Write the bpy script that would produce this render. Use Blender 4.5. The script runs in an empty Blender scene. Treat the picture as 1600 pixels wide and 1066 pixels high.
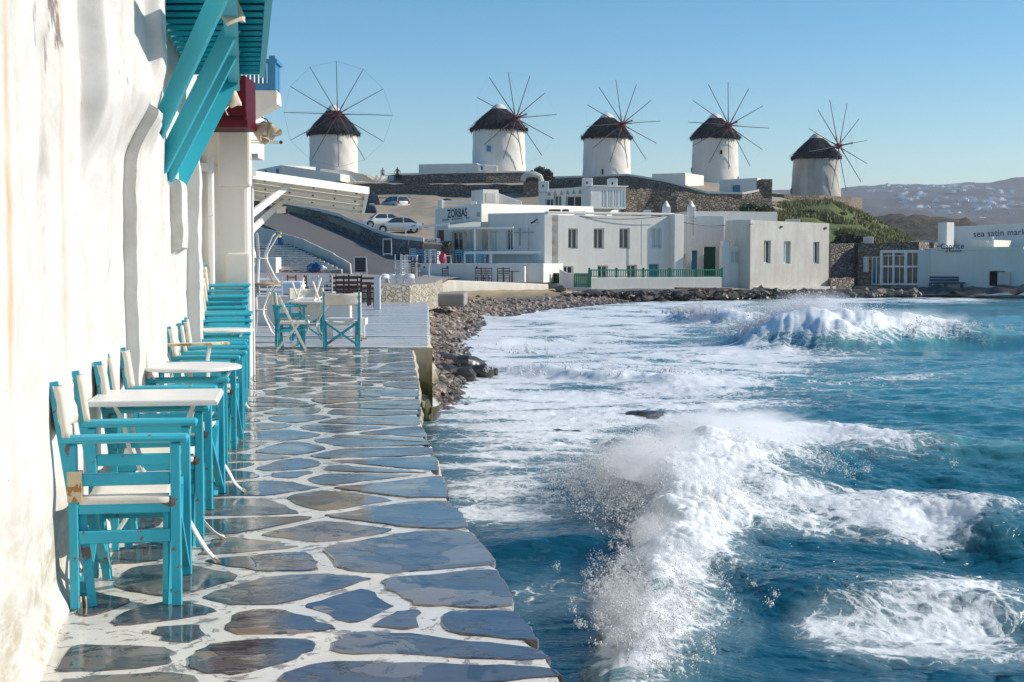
import bpy, bmesh, math, random
import numpy as np
from mathutils import Vector, Matrix

random.seed(7)
scene = bpy.context.scene
COL = scene.collection

# ---------------------------------------------------------------- camera, sky, sun, exposure
EYE = 1.38
FPX = 2200.0
PITCH = math.atan((533 - 410) / FPX)
cam_data = bpy.data.cameras.new('camera')
cam_data.sensor_width = 36.0
cam_data.lens = FPX / 1600 * 36
cam_data.clip_start = 0.05
cam_data.clip_end = 12000
cam = bpy.data.objects.new('camera', cam_data)
cam.location = (0, 0, EYE)
cam.rotation_euler = (math.pi / 2 - PITCH, 0, 0)
COL.objects.link(cam)
scene.camera = cam

SUN_AZ = math.radians(84)      # clockwise from +Y, the sun stands to the right
SUN_EL = math.radians(29)
world = bpy.data.worlds.new('World')
scene.world = world
world.use_nodes = True
wn = world.node_tree
for n in list(wn.nodes):
    wn.nodes.remove(n)
wout = wn.nodes.new('ShaderNodeOutputWorld')
wbg = wn.nodes.new('ShaderNodeBackground')
sky = wn.nodes.new('ShaderNodeTexSky')
sky.sky_type = 'NISHITA'
sky.sun_disc = False
sky.sun_elevation = SUN_EL
sky.sun_rotation = SUN_AZ
sky.altitude = 0
sky.air_density = 1.0
sky.dust_density = 0.35
sky.ozone_density = 3.0
hsv = wn.nodes.new('ShaderNodeHueSaturation'); hsv.inputs['Saturation'].default_value = 1.38; hsv.inputs['Hue'].default_value = 0.496
wn.links.new(sky.outputs[0], hsv.inputs['Color']); wn.links.new(hsv.outputs[0], wbg.inputs[0])
wn.links.new(wbg.outputs[0], wout.inputs[0])
wbg.inputs[1].default_value = 0.112

sun_data = bpy.data.lights.new('sun', 'SUN')
sun_data.energy = 4.2
sun_data.angle = math.radians(0.5)
sun_data.color = (1.0, 0.92, 0.81)
sun = bpy.data.objects.new('sun', sun_data)
sd = Vector((math.sin(SUN_AZ) * math.cos(SUN_EL), math.cos(SUN_AZ) * math.cos(SUN_EL), math.sin(SUN_EL)))
sun.rotation_euler = sd.to_track_quat('Z', 'Y').to_euler()
sun.location = (30, 5, 30)
COL.objects.link(sun)

scene.view_settings.view_transform = 'Standard'
scene.view_settings.look = 'None'
scene.view_settings.exposure = 0.30
scene.view_settings.gamma = 1
scene.view_settings.use_curve_mapping = False
scene.cycles.max_bounces = 6
scene.cycles.volume_bounces = 4
scene.cycles.volume_max_steps = 128
scene.cycles.use_denoising = True

# ---------------------------------------------------------------- helpers
CP, SP = math.cos(PITCH), math.sin(PITCH)

def at(px, py, Y):
    """point of the place seen at photo pixel (px, py) at the distance Y in front of the viewpoint"""
    cx = (px - 800) / FPX
    cy = -(py - 533) / FPX
    dx, dy, dz = cx, CP + cy * SP, -SP + cy * CP
    t = Y / dy
    return Vector((dx * t, Y, EYE + dz * t))

def ground(px, py, z=0.0):
    cx = (px - 800) / FPX
    cy = -(py - 533) / FPX
    dx, dy, dz = cx, CP + cy * SP, -SP + cy * CP
    t = (z - EYE) / dz
    return Vector((dx * t, dy * t, z))

class MB:
    def __init__(s):
        s.v = []; s.f = []
    def poly(s, pts):
        b = len(s.v); s.v += [tuple(p) for p in pts]; s.f.append(tuple(range(b, b + len(pts)))); return s
    def hexa(s, p):
        """8 corners: bottom 4 ccw, top 4 ccw"""
        b = len(s.v); s.v += [tuple(q) for q in p]
        for f in ((3, 2, 1, 0), (4, 5, 6, 7), (0, 1, 5, 4), (1, 2, 6, 5), (2, 3, 7, 6), (3, 0, 4, 7)):
            s.f.append(tuple(b + i for i in f))
        return s
    def box(s, x0, y0, z0, x1, y1, z1):
        return s.hexa([(x0, y0, z0), (x1, y0, z0), (x1, y1, z0), (x0, y1, z0), (x0, y0, z1), (x1, y0, z1), (x1, y1, z1), (x0, y1, z1)])
    def bar(s, p0, p1, w, h, up=(0, 0, 1)):
        """rectangular bar from p0 to p1: w across, h along up"""
        p0 = Vector(p0); p1 = Vector(p1); d = (p1 - p0).normalized(); up = Vector(up)
        sx = d.cross(up)
        if sx.length < 1e-4:
            sx = d.cross(Vector((1, 0, 0)))
        sx.normalize(); uz = sx.cross(d).normalized()
        a = sx * w / 2; c = uz * h / 2
        return s.hexa([p0 - a - c, p0 + a - c, p1 + a - c, p1 - a - c, p0 - a + c, p0 + a + c, p1 + a + c, p1 - a + c])
    def tube(s, pts, r, n=6, flat=None):
        pts = [Vector(p) for p in pts]
        rs = r if isinstance(r, (list, tuple)) else [r] * len(pts)
        b = len(s.v); m = len(pts)
        ref = None
        for i, p in enumerate(pts):
            d = (pts[min(i + 1, m - 1)] - pts[max(i - 1, 0)]).normalized()
            if ref is None:
                ref = Vector((0, 0, 1)) if abs(d.z) < 0.9 else Vector((1, 0, 0))
            a = d.cross(ref)
            if a.length < 1e-5:
                a = d.cross(Vector((0, 1, 0)))
            a.normalize(); c = a.cross(d).normalized(); ref = c
            for k in range(n):
                t = 2 * math.pi * k / n
                s.v.append(tuple(p + a * math.cos(t) * rs[i] * (flat[0] if flat else 1) + c * math.sin(t) * rs[i] * (flat[1] if flat else 1)))
        for i in range(m - 1):
            for k in range(n):
                k2 = (k + 1) % n
                s.f.append((b + i * n + k, b + (i + 1) * n + k, b + (i + 1) * n + k2, b + i * n + k2))
        s.f.append(tuple(b + k for k in range(n)))
        s.f.append(tuple(b + (m - 1) * n + k for k in reversed(range(n))))
        return s
    def lathe(s, prof, n=24, c=(0, 0, 0), jit=None):
        b = len(s.v); m = len(prof)
        for i, (r, z) in enumerate(prof):
            for k in range(n):
                t = 2 * math.pi * k / n
                rr, zz = r, z
                if jit:
                    rr, zz = jit(i, k, r, z)
                s.v.append((c[0] + rr * math.cos(t), c[1] + rr * math.sin(t), c[2] + zz))
        for i in range(m - 1):
            for k in range(n):
                k2 = (k + 1) % n
                s.f.append((b + i * n + k, b + i * n + k2, b + (i + 1) * n + k2, b + (i + 1) * n + k))
        if prof[-1][0] > 1e-4:
            s.f.append(tuple(b + (m - 1) * n + k for k in range(n)))
        if prof[0][0] > 1e-4:
            s.f.append(tuple(b + k for k in reversed(range(n))))
        return s
    def prism(s, poly, z0, z1):
        b = len(s.v); n = len(poly)
        s.v += [(p[0], p[1], z0) for p in poly] + [(p[0], p[1], z1) for p in poly]
        s.f.append(tuple(b + i for i in reversed(range(n))))
        s.f.append(tuple(b + n + i for i in range(n)))
        for i in range(n):
            j = (i + 1) % n
            s.f.append((b + i, b + j, b + n + j, b + n + i))
        return s
    def blob(s, c, r, seed=0, amp=0.25, sub=1, squash=(1, 1, 1)):
        """rough stone: a displaced icosphere"""
        vs, fs = ICO[sub]
        rnd = random.Random(seed)
        ph = [rnd.uniform(0, 6.28) for _ in range(6)]
        ang = rnd.uniform(0, 6.28); ca, sa = math.cos(ang), math.sin(ang)
        b = len(s.v)
        for x, y, z in vs:
            k = 1 + amp * (math.sin(2.3 * x + ph[0]) * math.sin(2.7 * y + ph[1]) + 0.6 * math.sin(4.1 * z + ph[2]) * math.sin(3.7 * x + ph[3])) + amp * 0.5 * rnd.uniform(-1, 1)
            X, Yy = x * squash[0] * k, y * squash[1] * k
            s.v.append((c[0] + r * (X * ca - Yy * sa), c[1] + r * (X * sa + Yy * ca), c[2] + r * z * squash[2] * k))
        s.f += [tuple(b + i for i in f) for f in fs]
        return s
    def build(s, name, mat, parent=None, smooth=False, world=False, sharp=0.6):
        me = bpy.data.meshes.new(name)
        v = s.v
        off = None
        if parent is not None and world:
            l = parent.location; off = (l.x, l.y, l.z)
        elif parent is None:
            xs = [p[0] for p in v]; ys = [p[1] for p in v]; zs = [p[2] for p in v]
            off = ((min(xs) + max(xs)) / 2, (min(ys) + max(ys)) / 2, min(zs))
        if off:
            v = [(p[0] - off[0], p[1] - off[1], p[2] - off[2]) for p in v]
        me.from_pydata(v, [], s.f)
        if smooth:
            me.polygons.foreach_set('use_smooth', [True] * len(me.polygons))
            if sharp:
                me.set_sharp_from_angle(angle=sharp)
        me.materials.append(mat)
        me.update()
        o = bpy.data.objects.new(name, me)
        COL.objects.link(o)
        if parent is not None:
            o.parent = parent
        elif off:
            o.location = off
        return o

def _ico(sub):
    bm = bmesh.new()
    bmesh.ops.create_icosphere(bm, subdivisions=sub, radius=1)
    bm.verts.ensure_lookup_table()
    r = ([tuple(v.co) for v in bm.verts], [tuple(v.index for v in f.verts) for f in bm.faces])
    bm.free(); return r
ICO = {1: _ico(1), 2: _ico(2), 3: _ico(3)}

def tag(o, label=None, cat=None, group=None, kind=None):
    if label: o['label'] = label
    if cat: o['category'] = cat
    if group: o['group'] = group
    if kind: o['kind'] = kind
    return o

def thing(name, label, cat, loc=(0, 0, 0), rz=0, group=None):
    o = bpy.data.objects.new(name, None)
    o.empty_display_size = 0.2
    o.location = loc; o.rotation_euler = (0, 0, rz)
    COL.objects.link(o)
    return tag(o, label, cat, group)

def copy_tree(o, parent=None, kids=None):
    if kids is None:
        kids = {}
        for q in COL.objects:
            if q.parent is not None:
                kids.setdefault(q.parent.name, []).append(q)
    c = o.copy(); COL.objects.link(c)
    if parent is not None: c.parent = parent
    for ch in kids.get(o.name, []):
        copy_tree(ch, c, kids)
    return c

def bevel(o, w, seg=2, ang=0.6):
    m = o.modifiers.new('bevel', 'BEVEL'); m.width = w; m.segments = seg; m.limit_method = 'ANGLE'; m.angle_limit = ang
    return o

# ---- numpy noise
def _h(ix, iy, seed):
    h = (ix * 374761393 + iy * 668265263 + seed * 974634777) & 0xFFFFFFFF
    h = ((h ^ (h >> 13)) * 1274126177) & 0xFFFFFFFF
    return (h ^ (h >> 16)) & 0xFFFF
def pn(x, y, seed=0):
    xi = np.floor(x).astype(np.int64); yi = np.floor(y).astype(np.int64)
    xf = x - xi; yf = y - yi
    u = xf * xf * xf * (xf * (xf * 6 - 15) + 10); v = yf * yf * yf * (yf * (yf * 6 - 15) + 10)
    def g(ox, oy):
        a = _h(xi + ox, yi + oy, seed) * (2 * np.pi / 65536)
        return np.cos(a) * (xf - ox) + np.sin(a) * (yf - oy)
    n0 = g(0, 0) * (1 - u) + g(1, 0) * u
    n1 = g(0, 1) * (1 - u) + g(1, 1) * u
    return (n0 * (1 - v) + n1 * v) * 1.5
def fbm(x, y, o=4, seed=0, gain=0.5):
    r = 0; a = 1.0
    for i in range(o):
        r = r + a * pn(x * 2 ** i + i * 17.3, y * 2 ** i - i * 9.1, seed + i); a *= gain
    return r
def sstep(a, b, x):
    t = np.clip((x - a) / (b - a), 0, 1); return t * t * (3 - 2 * t)

# ---------------------------------------------------------------- materials
class NT:
    def __init__(s, name):
        s.m = bpy.data.materials.new(name); s.m.use_nodes = True
        s.t = s.m.node_tree; s.p = s.t.nodes['Principled BSDF']; s.out = s.t.nodes['Material Output']
        s._co = None
    def n(s, typ, **kw):
        nd = s.t.nodes.new(typ)
        for k, v in kw.items():
            if k.startswith('i_'):
                nd.inputs[k[2:].replace('_', ' ')].default_value = v
            else:
                setattr(nd, k, v)
        return nd
    def l(s, a, b): s.t.links.new(a, b)
    def co(s, scale=(1, 1, 1), kind='Object'):
        if s._co is None: s._co = s.n('ShaderNodeTexCoord')
        mp = s.n('ShaderNodeMapping'); mp.inputs['Scale'].default_value = scale
        s.l(s._co.outputs[kind], mp.inputs['Vector']); return mp.outputs[0]
    def noise(s, sc, detail=4, rough=0.55, scale=(1, 1, 1), dist=0.0, vec=None):
        nd = s.n('ShaderNodeTexNoise'); nd.inputs['Scale'].default_value = sc; nd.inputs['Detail'].default_value = detail
        nd.inputs['Roughness'].default_value = rough; nd.inputs['Distortion'].default_value = dist
        s.l(vec if vec is not None else s.co(scale), nd.inputs['Vector']); return nd.outputs['Fac']
    def voro(s, sc, feature='F1', scale=(1, 1, 1), out='Distance', vec=None):
        nd = s.n('ShaderNodeTexVoronoi'); nd.feature = feature; nd.inputs['Scale'].default_value = sc
        s.l(vec if vec is not None else s.co(scale), nd.inputs['Vector']); return nd.outputs[out]
    def ramp(s, fac, stops, interp='LINEAR'):
        r = s.n('ShaderNodeValToRGB'); r.color_ramp.interpolation = interp
        while len(r.color_ramp.elements) < len(stops): r.color_ramp.elements.new(0.5)
        for e, (p, c) in zip(r.color_ramp.elements, stops):
            e.position = p; e.color = (c, c, c, 1) if not hasattr(c, '__len__') else (*c[:3], 1)
        s.l(fac, r.inputs[0]); return r.outputs[0]
    def mix(s, fac, a, b, mode='MIX'):
        m = s.n('ShaderNodeMix'); m.data_type = 'RGBA'; m.blend_type = mode
        for val, idx in ((fac, 0), (a, 6), (b, 7)):
            if hasattr(val, 'links'): s.l(val, m.inputs[idx])
            elif hasattr(val, '__len__'): m.inputs[idx].default_value = (*val[:3], 1)
            elif idx == 0: m.inputs[0].default_value = val
            else: m.inputs[idx].default_value = (val, val, val, 1)
        return m.outputs[2]
    def math(s, op, a, b=0.0, clamp=False):
        m = s.n('ShaderNodeMath'); m.operation = op; m.use_clamp = clamp
        for val, i in ((a, 0), (b, 1)):
            if hasattr(val, 'links'): s.l(val, m.inputs[i])
            else: m.inputs[i].default_value = val
        return m.outputs[0]
    def bump(s, h, strength=0.3, dist=0.02, prev=None):
        b = s.n('ShaderNodeBump'); b.inputs['Strength'].default_value = strength; b.inputs['Distance'].default_value = dist
        s.l(h, b.inputs['Height'])
        if prev is not None: s.l(prev, b.inputs['Normal'])
        return b.outputs[0]
    def attr(s, name):
        a = s.n('ShaderNodeAttribute'); a.attribute_name = name; return a
    def rnd(s): return s.n('ShaderNodeObjectInfo').outputs['Random']
    def set(s, color=None, rough=None, normal=None, **kw):
        if color is not None:
            if hasattr(color, 'links'): s.l(color, s.p.inputs['Base Color'])
            else: s.p.inputs['Base Color'].default_value = (*color[:3], 1)
        if rough is not None:
            if hasattr(rough, 'links'): s.l(rough, s.p.inputs['Roughness'])
            else: s.p.inputs['Roughness'].default_value = rough
        if normal is not None: s.l(normal, s.p.inputs['Normal'])
        for k, v in kw.items():
            s.p.inputs[k.replace('_', ' ')].default_value = v
        return s.m

def m_plain(name, c, rough=0.6, var=0.12, sc=6, metal=0.0, bump=0.1):
    t = NT(name)
    f = t.noise(sc, 5)
    col = t.mix(f, tuple(x * (1 - var) for x in c), tuple(min(1, x * (1 + var)) for x in c))
    m = t.set(col, rough, t.bump(f, bump, 0.01)); t.p.inputs['Metallic'].default_value = metal
    return m

def m_plaster(name, c=(0.78, 0.765, 0.73), dirt=0.18, sc=1.0, bump=0.5):
    t = NT(name)
    big = t.noise(0.6 * sc, 5, 0.6)
    streak = t.noise(1.2 * sc, 5, 0.65, scale=(2.2, 2.2, 0.25))
    fine = t.noise(14 * sc, 6, 0.6)
    c2 = tuple(x * (1 - dirt) * (1, 0.97, 0.9)[i] for i, x in enumerate(c))
    f = t.ramp(t.math('MULTIPLY', big, streak), [(0.12, 0.0), (0.42, 1.0)])
    col = t.mix(f, c2, c)
    lump = t.noise(3.5 * sc, 4, 0.5)
    n1 = t.bump(lump, bump * 0.6, 0.03)
    n2 = t.bump(fine, bump * 0.5, 0.006, n1)
    return t.set(col, 0.85, n2)

def m_paint(name, c, chip=(0.16, 0.12, 0.10), amt=0.60, rough=0.5):
    t = NT(name)
    n1 = t.noise(7, 8, 0.7, scale=(1, 1, 1.0), dist=0.4)
    n2 = t.noise(60, 3)
    f = t.ramp(n1, [(amt, 0.0), (amt + 0.012, 1.0)])
    shade = t.mix(t.noise(3.0, 5), tuple(x * 0.80 for x in c), tuple(min(1, x * 1.14) for x in c))
    shade = t.mix(t.math('MULTIPLY', t.noise(26, 5, .6, scale=(1, .12, 1)), .5), shade, tuple(x * .72 + .03 for x in c))
    col = t.mix(f, shade, chip)
    h = t.math('SUBTRACT', t.math('MULTIPLY', n2, 0.25), f)
    return t.set(col, t.mix(f, rough, 0.85), t.bump(h, 0.5, 0.003))

def m_stonewall(name, cols, sc=2.2, mortar=(0.2, 0.17, 0.14), squash=1.6, bump=1.0, dist=0.12):
    t = NT(name)
    warp = t.n('ShaderNodeVectorMath'); warp.operation = 'ADD'
    nz = t.n('ShaderNodeTexNoise'); nz.inputs['Scale'].default_value = 3 * sc
    t.l(t.co(), nz.inputs['Vector'])
    sc2 = t.n('ShaderNodeVectorMath'); sc2.operation = 'SCALE'; sc2.inputs['Scale'].default_value = 0.12
    t.l(nz.outputs['Color'], sc2.inputs[0]); t.l(t.co((1, 1, squash)), warp.inputs[0]); t.l(sc2.outputs[0], warp.inputs[1])
    e = t.voro(sc, 'DISTANCE_TO_EDGE', vec=warp.outputs[0])
    cell = t.voro(sc, 'F1', out='Color', vec=warp.outputs[0])
    sep = t.n('ShaderNodeSeparateColor'); t.l(cell, sep.inputs[0])
    col = t.ramp(sep.outputs[0], [(i / max(1, len(cols) - 1) * 0.95, c) for i, c in enumerate(cols)])
    col = t.mix(t.noise(9, 4), col, t.mix(0.5, col, (0.05, 0.045, 0.04)))
    joint = t.ramp(e, [(0.01, 0.0), (0.06, 1.0)])
    col = t.mix(joint, mortar, col)
    h = t.math('ADD', t.ramp(e, [(0.0, 0.0), (0.16, 1.0)]), t.math('MULTIPLY', t.noise(12, 4), 0.4))
    return t.set(col, 0.9, t.bump(h, bump, dist))

M = {}
M['white'] = m_plaster('whitewash', (0.80, 0.775, 0.725), 0.12)
M['white_old'] = m_plaster('weathered_whitewash', (0.70, 0.665, 0.60), 0.28, 0.8, 0.8)
M['white_mill'] = m_plaster('mill_whitewash', (0.80, 0.77, 0.72), 0.15, 0.5, 0.6)
M['mill_old'] = m_plaster('worn_mill_plaster', (0.62, 0.58, 0.53), 0.5, 0.45, 1.0)
M['white_paint'] = m_paint('white_paint', (0.80, 0.79, 0.76), (0.40, 0.30, 0.20), 0.70)
M['white_metal'] = m_paint('white_enamel', (0.80, 0.78, 0.73), (0.36, 0.20, 0.08), 0.68, 0.35)
M['rusty_metal'] = m_paint('rusty_enamel', (0.62, 0.50, 0.30), (0.36, 0.18, 0.05), 0.52, 0.5)
M['teal'] = m_paint('turquoise_paint', (0.018, 0.41, 0.53), (0.17, 0.12, 0.10), 0.59, 0.42)
M['teal_smooth'] = m_paint('turquoise_beam_paint', (0.018, 0.44, 0.56), (0.10, 0.2, 0.22), 0.80, 0.5)
M['teal_bounce_lit'] = m_paint('turquoise_plank_bounce_light', (0.035, 0.66, 0.78), (0.05, 0.15, 0.2), 0.78, 0.5)  # turquoise lightened: the terrace's bounce light on the canopy is put into the colour
M['blue'] = m_plain('blue_paint', (0.04, 0.22, 0.40), 0.5)
M['navy'] = m_plain('navy_bench_paint', (0.02, 0.06, 0.14), 0.5)
M['blue_door'] = m_plain('blue_door_paint', (0.03, 0.20, 0.30), 0.5)
M['green'] = m_plain('green_paint', (0.010, 0.24, 0.12), 0.5)
M['green_dark'] = m_plain('dark_green_paint', (0.008, 0.07, 0.03), 0.5)
M['red'] = m_plain('dark_red_paint', (0.075, 0.004, 0.010), 0.5)
M['red_door'] = m_plain('red_brown_paint', (0.20, 0.035, 0.015), 0.5)
M['canvas'] = m_plaster('cream_canvas', (0.76, 0.72, 0.64), 0.12, 5.0, 0.15)
M['cloth'] = m_plain('white_cloth', (0.82, 0.82, 0.83), 0.9, 0.03)
M['wood'] = m_plain('dark_brown_wood', (0.075, 0.022, 0.012), 0.4, 0.3)
M['black'] = m_plain('black_matt', (0.012, 0.013, 0.016), 0.5)
M['board'] = m_plain('chalkboard', (0.010, 0.012, 0.022), 0.6)
M['grey'] = m_plain('grey_metal', (0.25, 0.26, 0.27), 0.4, metal=0.6)
M['asphalt'] = m_plain('asphalt', (0.10, 0.095, 0.09), 0.9, 0.2, 2)
M['concrete'] = m_plain('concrete_paving', (0.30, 0.27, 0.24), 0.85, 0.2, 1.5, bump=0.3)
M['dirt'] = m_plain('dry_dirt', (0.33, 0.27, 0.19), 0.95, 0.35, 0.8, bump=0.5)
M['tyre'] = m_plain('tyre_rubber', (0.015, 0.015, 0.015), 0.8)
M['rim'] = m_plain('alloy', (0.5, 0.5, 0.5), 0.3, metal=0.8)
M['silver'] = m_plain('silver_car_paint', (0.66, 0.66, 0.63), 0.3, 0.02, metal=0.15)
M['car_white'] = m_plain('white_car_paint', (0.72, 0.72, 0.70), 0.25, 0.02)
M['car_dark'] = m_plain('dark_car_paint', (0.02, 0.03, 0.05), 0.25, 0.02)
M['lamp_red'] = m_plain('red_lens', (0.3, 0.01, 0.01), 0.2)
M['lamp_clear'] = m_plain('clear_lens', (0.6, 0.62, 0.62), 0.1)
M['thatch'] = None
M['spoke'] = m_plain('weathered_timber', (0.06, 0.055, 0.06), 0.7, 0.3)
M['hubred'] = m_plain('red_hub_paint', (0.13, 0.012, 0.018), 0.6, 0.3)
M['rock'] = m_plain('wet_rock', (0.055, 0.045, 0.038), 0.35, 0.6, 4, bump=0.8)
M['drystone_rock'] = m_plain('dry_boulder', (0.20, 0.165, 0.13), 0.8, 0.5, 3, bump=0.8)
M['bin'] = m_plain('blue_plastic', (0.01, 0.07, 0.20), 0.4)
M['yellow'] = m_plain('yellow_plastic', (0.6, 0.5, 0.05), 0.4)
M['pink'] = m_plain('pink_plastic', (0.5, 0.03, 0.10), 0.5)
M['skin'] = m_plain('skin', (0.35, 0.2, 0.14), 0.6)
M['shirt'] = m_plain('olive_shirt', (0.25, 0.24, 0.05), 0.8)
M['trousers'] = m_plain('dark_trousers', (0.02, 0.022, 0.03), 0.8)
M['poly'] = m_plain('cream_canvas_panel', (0.66, 0.62, 0.50), 0.7, 0.08)
M['shell'] = m_plain('lamp_shell', (0.60, 0.50, 0.38), 0.5, 0.4, 9)
M['text'] = m_plain('black_lettering', (0.012, 0.013, 0.03), 0.6, 0.02)
M['text_blue'] = m_plain('navy_lettering', (0.012, 0.03, 0.13), 0.6, 0.02)
M['frost'] = m_plain('frosted_glass', (0.52, 0.60, 0.58), 0.25, 0.04)
M['stone_tan'] = m_stonewall('tan_rubble_wall', [(0.30, 0.24, 0.17), (0.42, 0.35, 0.26), (0.20, 0.15, 0.11), (0.48, 0.42, 0.33)], 2.6, (0.06, 0.05, 0.04))
M['stone_grey'] = m_stonewall('grey_stone_wall', [(0.16, 0.135, 0.12), (0.28, 0.24, 0.20), (0.20, 0.165, 0.15), (0.38, 0.33, 0.28)], 2.4, (0.05, 0.042, 0.038))
M['stone_brown'] = m_stonewall('brown_stone_wall', [(0.34, 0.26, 0.19), (0.50, 0.41, 0.31), (0.24, 0.18, 0.14), (0.42, 0.33, 0.25)], 2.6, (0.10, 0.08, 0.065))
M['stone_white'] = m_stonewall('whitewashed_rubble', [(0.62, 0.56, 0.44), (0.70, 0.65, 0.55), (0.45, 0.38, 0.26)], 5.5, (0.40, 0.33, 0.22), 1.0, 1.0, 0.05)
M['setts'] = m_stonewall('white_jointed_setts', [(0.28, 0.26, 0.25), (0.36, 0.33, 0.31), (0.22, 0.21, 0.2)], 2.0, (0.66, 0.64, 0.60), 1.0, 0.3, 0.02)

t = NT('thatch')
st = t.noise(5, 6, 0.7, scale=(3.5, 3.5, 0.6))
t_col = t.ramp(st, [(0.3, (0.006, 0.008, 0.014)), (0.58, (0.015, 0.015, 0.022)), (0.82, (0.045, 0.036, 0.036))])
M['red'].node_tree.nodes['Principled BSDF'].inputs['Specular IOR Level'].default_value = .12
M['thatch'] = t.set(t_col, 0.95, t.bump(st, 1.0, 0.15))

def m_glass(name, c=(0.02, 0.035, 0.045)):
    t = NT(name)
    f = t.noise(0.8, 2)
    return t.set(t.mix(f, c, tuple(min(1, x * 2.2) for x in c)), 0.06)
M['glass'] = m_glass('window_glass')
M['glass_teal'] = m_glass('teal_window_glass', (0.01, 0.09, 0.12))
# ================================================================ LEFT HOUSE: near plaster wall
def wall_x(Y):
    """plan line of the house wall"""
    Y = np.asarray(Y, dtype=float)
    xs = np.array([-2.0, 3.0, 4.6, 5.35, 8.0, 12.4, 16.6, 17.2])
    vs = np.array([-1.28, -1.50, -1.625, -1.79, -2.20, -2.855, -3.67, -3.72])
    return np.interp(Y, xs, vs)

steps = [(8.0, 0.075, 2.6, -1, 2.25), (10.85, 0.09, 1.0, 1.47, 2.02), (12.35, 0.11, 1.8, -1, 2.3)]
def wall_surface(Y, z):
    x = wall_x(Y)
    # broad hand-plastered unevenness
    x = x + 0.012 * fbm(Y * .8, z * 1.3, 3, 3) + 0.0028 * fbm(Y * 2.4, z * 6, 4, 5)
    for y0, d, L, z0, z1 in steps:
        on = (Y >= y0) & (Y < y0 + L)
        k = np.where(on, 1 - sstep(0.55, 1.0, (Y - y0) / L), 0) * (sstep(z0 - 0.02, z0 + 0.02, z) * (1 - sstep(z1 - 0.02, z1 + 0.03, z)))
        x = x + d * k * (1 + 0.10 * fbm(z * 3.0, z * 0 + y0, 3, 9))
    # two hanging chimney breasts with rounded undersides
    w = 0.04 * fbm(Y * 3, z * 2.5, 3, 21)
    b1 = sstep(6.40, 6.46, Y + w * 0.3) * (1 - sstep(8.3, 9.6, Y))
    lo = 1.80 + 0.10 * (Y - 6.4)
    b1z = sstep(lo, lo + 0.42, z + w)
    x = x + 0.125 * b1 * b1z
    foot = np.exp(-((Y - 6.9) / 0.45) ** 2 - ((z - 1.98) / 0.24) ** 2)
    x = x + 0.06 * foot * sstep(6.40, 6.46, Y) + 0.05 * np.exp(-((Y - 8.3) / 0.6) ** 2 - ((z - 2.28) / 0.20) ** 2)
    b2 = sstep(8.10, 8.16, Y + w * 0.3) * (1 - sstep(9.3, 10.6, Y))
    b2z = sstep(2.28, 2.62, z + w)
    x = x + 0.09 * b2 * b2z
    # rounded foot of the wall
    x = x + 0.045 * np.exp(-(z / 0.07) ** 2) + 0.02 * np.exp(-z / 0.35)
    return x

ys = [np.linspace(-2, 4.3, 20), np.linspace(4.35, 17.1, 460)]
for y0, d, L, z0, z1 in steps: ys.append(np.array([y0 - 0.002, y0, y0 + 0.002]))
ys.append(np.linspace(6.38, 6.50, 14)); ys.append(np.linspace(8.06, 8.2, 12))
YS = np.unique(np.concatenate(ys)); ZS = np.concatenate([np.linspace(-0.05, 0.3, 14), np.linspace(0.33, 3.2, 112), np.linspace(3.3, 5.2, 22)])
YY, ZZ = np.meshgrid(YS, ZS, indexing='ij')
XX = wall_surface(YY, ZZ)
nY, nZ = YY.shape
co = np.stack([XX, YY, ZZ], -1).reshape(-1, 3)
idx = np.arange(nY * nZ).reshape(nY, nZ)
f = np.stack([idx[1:, :-1], idx[:-1, :-1], idx[:-1, 1:], idx[1:, 1:]], -1).reshape(-1, 4)
me = bpy.data.meshes.new('wall')
me.vertices.add(len(co)); me.vertices.foreach_set('co', co.ravel())
me.loops.add(f.size); me.loops.foreach_set('vertex_index', f.ravel().astype(np.int32))
me.polygons.add(len(f)); me.polygons.foreach_set('loop_start', np.arange(0, f.size, 4, dtype=np.int32))
me.update(calc_edges=True)
me.polygons.foreach_set('use_smooth', [True] * len(f)); me.set_sharp_from_angle(angle=0.9)
# rust runs, grime and peeled patches, each with a shape of its own
rust = np.zeros_like(YY)
for y0, w0, s in ((4.545, 0.030, 1.0), (5.90, 0.045, 0.55), (5.96, 0.015, 0.5), (12.9, 0.02, 0.3)):
    c = y0 + 0.02 * fbm(ZZ * 1.2, YY * 0 + y0, 2, 31)
    rust = np.maximum(rust, s * np.exp(-((YY - c) / w0) ** 2) * (0.65 + 0.5 * fbm(ZZ * 3, YY * 9, 3, 33)) * sstep(0.2, 1.6, ZZ))
grime = np.clip((0.75 - ZZ) / 0.75, 0, 1) ** 1.1 * 1.25 * (0.6 + 0.8 * fbm(YY * 1.4, ZZ * 7, 5, 35)) * (1 - sstep(5.6, 7.5, YY)) * 1.2
grime = np.maximum(grime, 0.35 * sstep(0.15, 0.6, fbm(YY * 2.5, ZZ * 0.7, 4, 37)))
peel = np.zeros_like(YY)
for y0, z0, ry, rz, s in ((5.74, 2.46, 0.16, 0.17, 1), (5.84, 2.34, 0.10, 0.11, 1), (5.58, 2.20, 0.02, 0.08, 0.9), (5.35, 2.30, 0.05, 0.07, .7), (5.15, 2.42, .06, .06, .6), (5.5, 2.12, .015, .04, .8), (7.15, 2.30, 0.05, 0.015, .9), (6.8, 2.3, 0.03, 0.012, .9)):
    d = 1 - np.sqrt(((YY - y0) / ry) ** 2 + ((ZZ - z0) / rz) ** 2) + 0.8 * fbm(YY * 14, ZZ * 8, 4, 41)
    peel = np.maximum(peel, s * sstep(0.25, 0.45, d))
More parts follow.
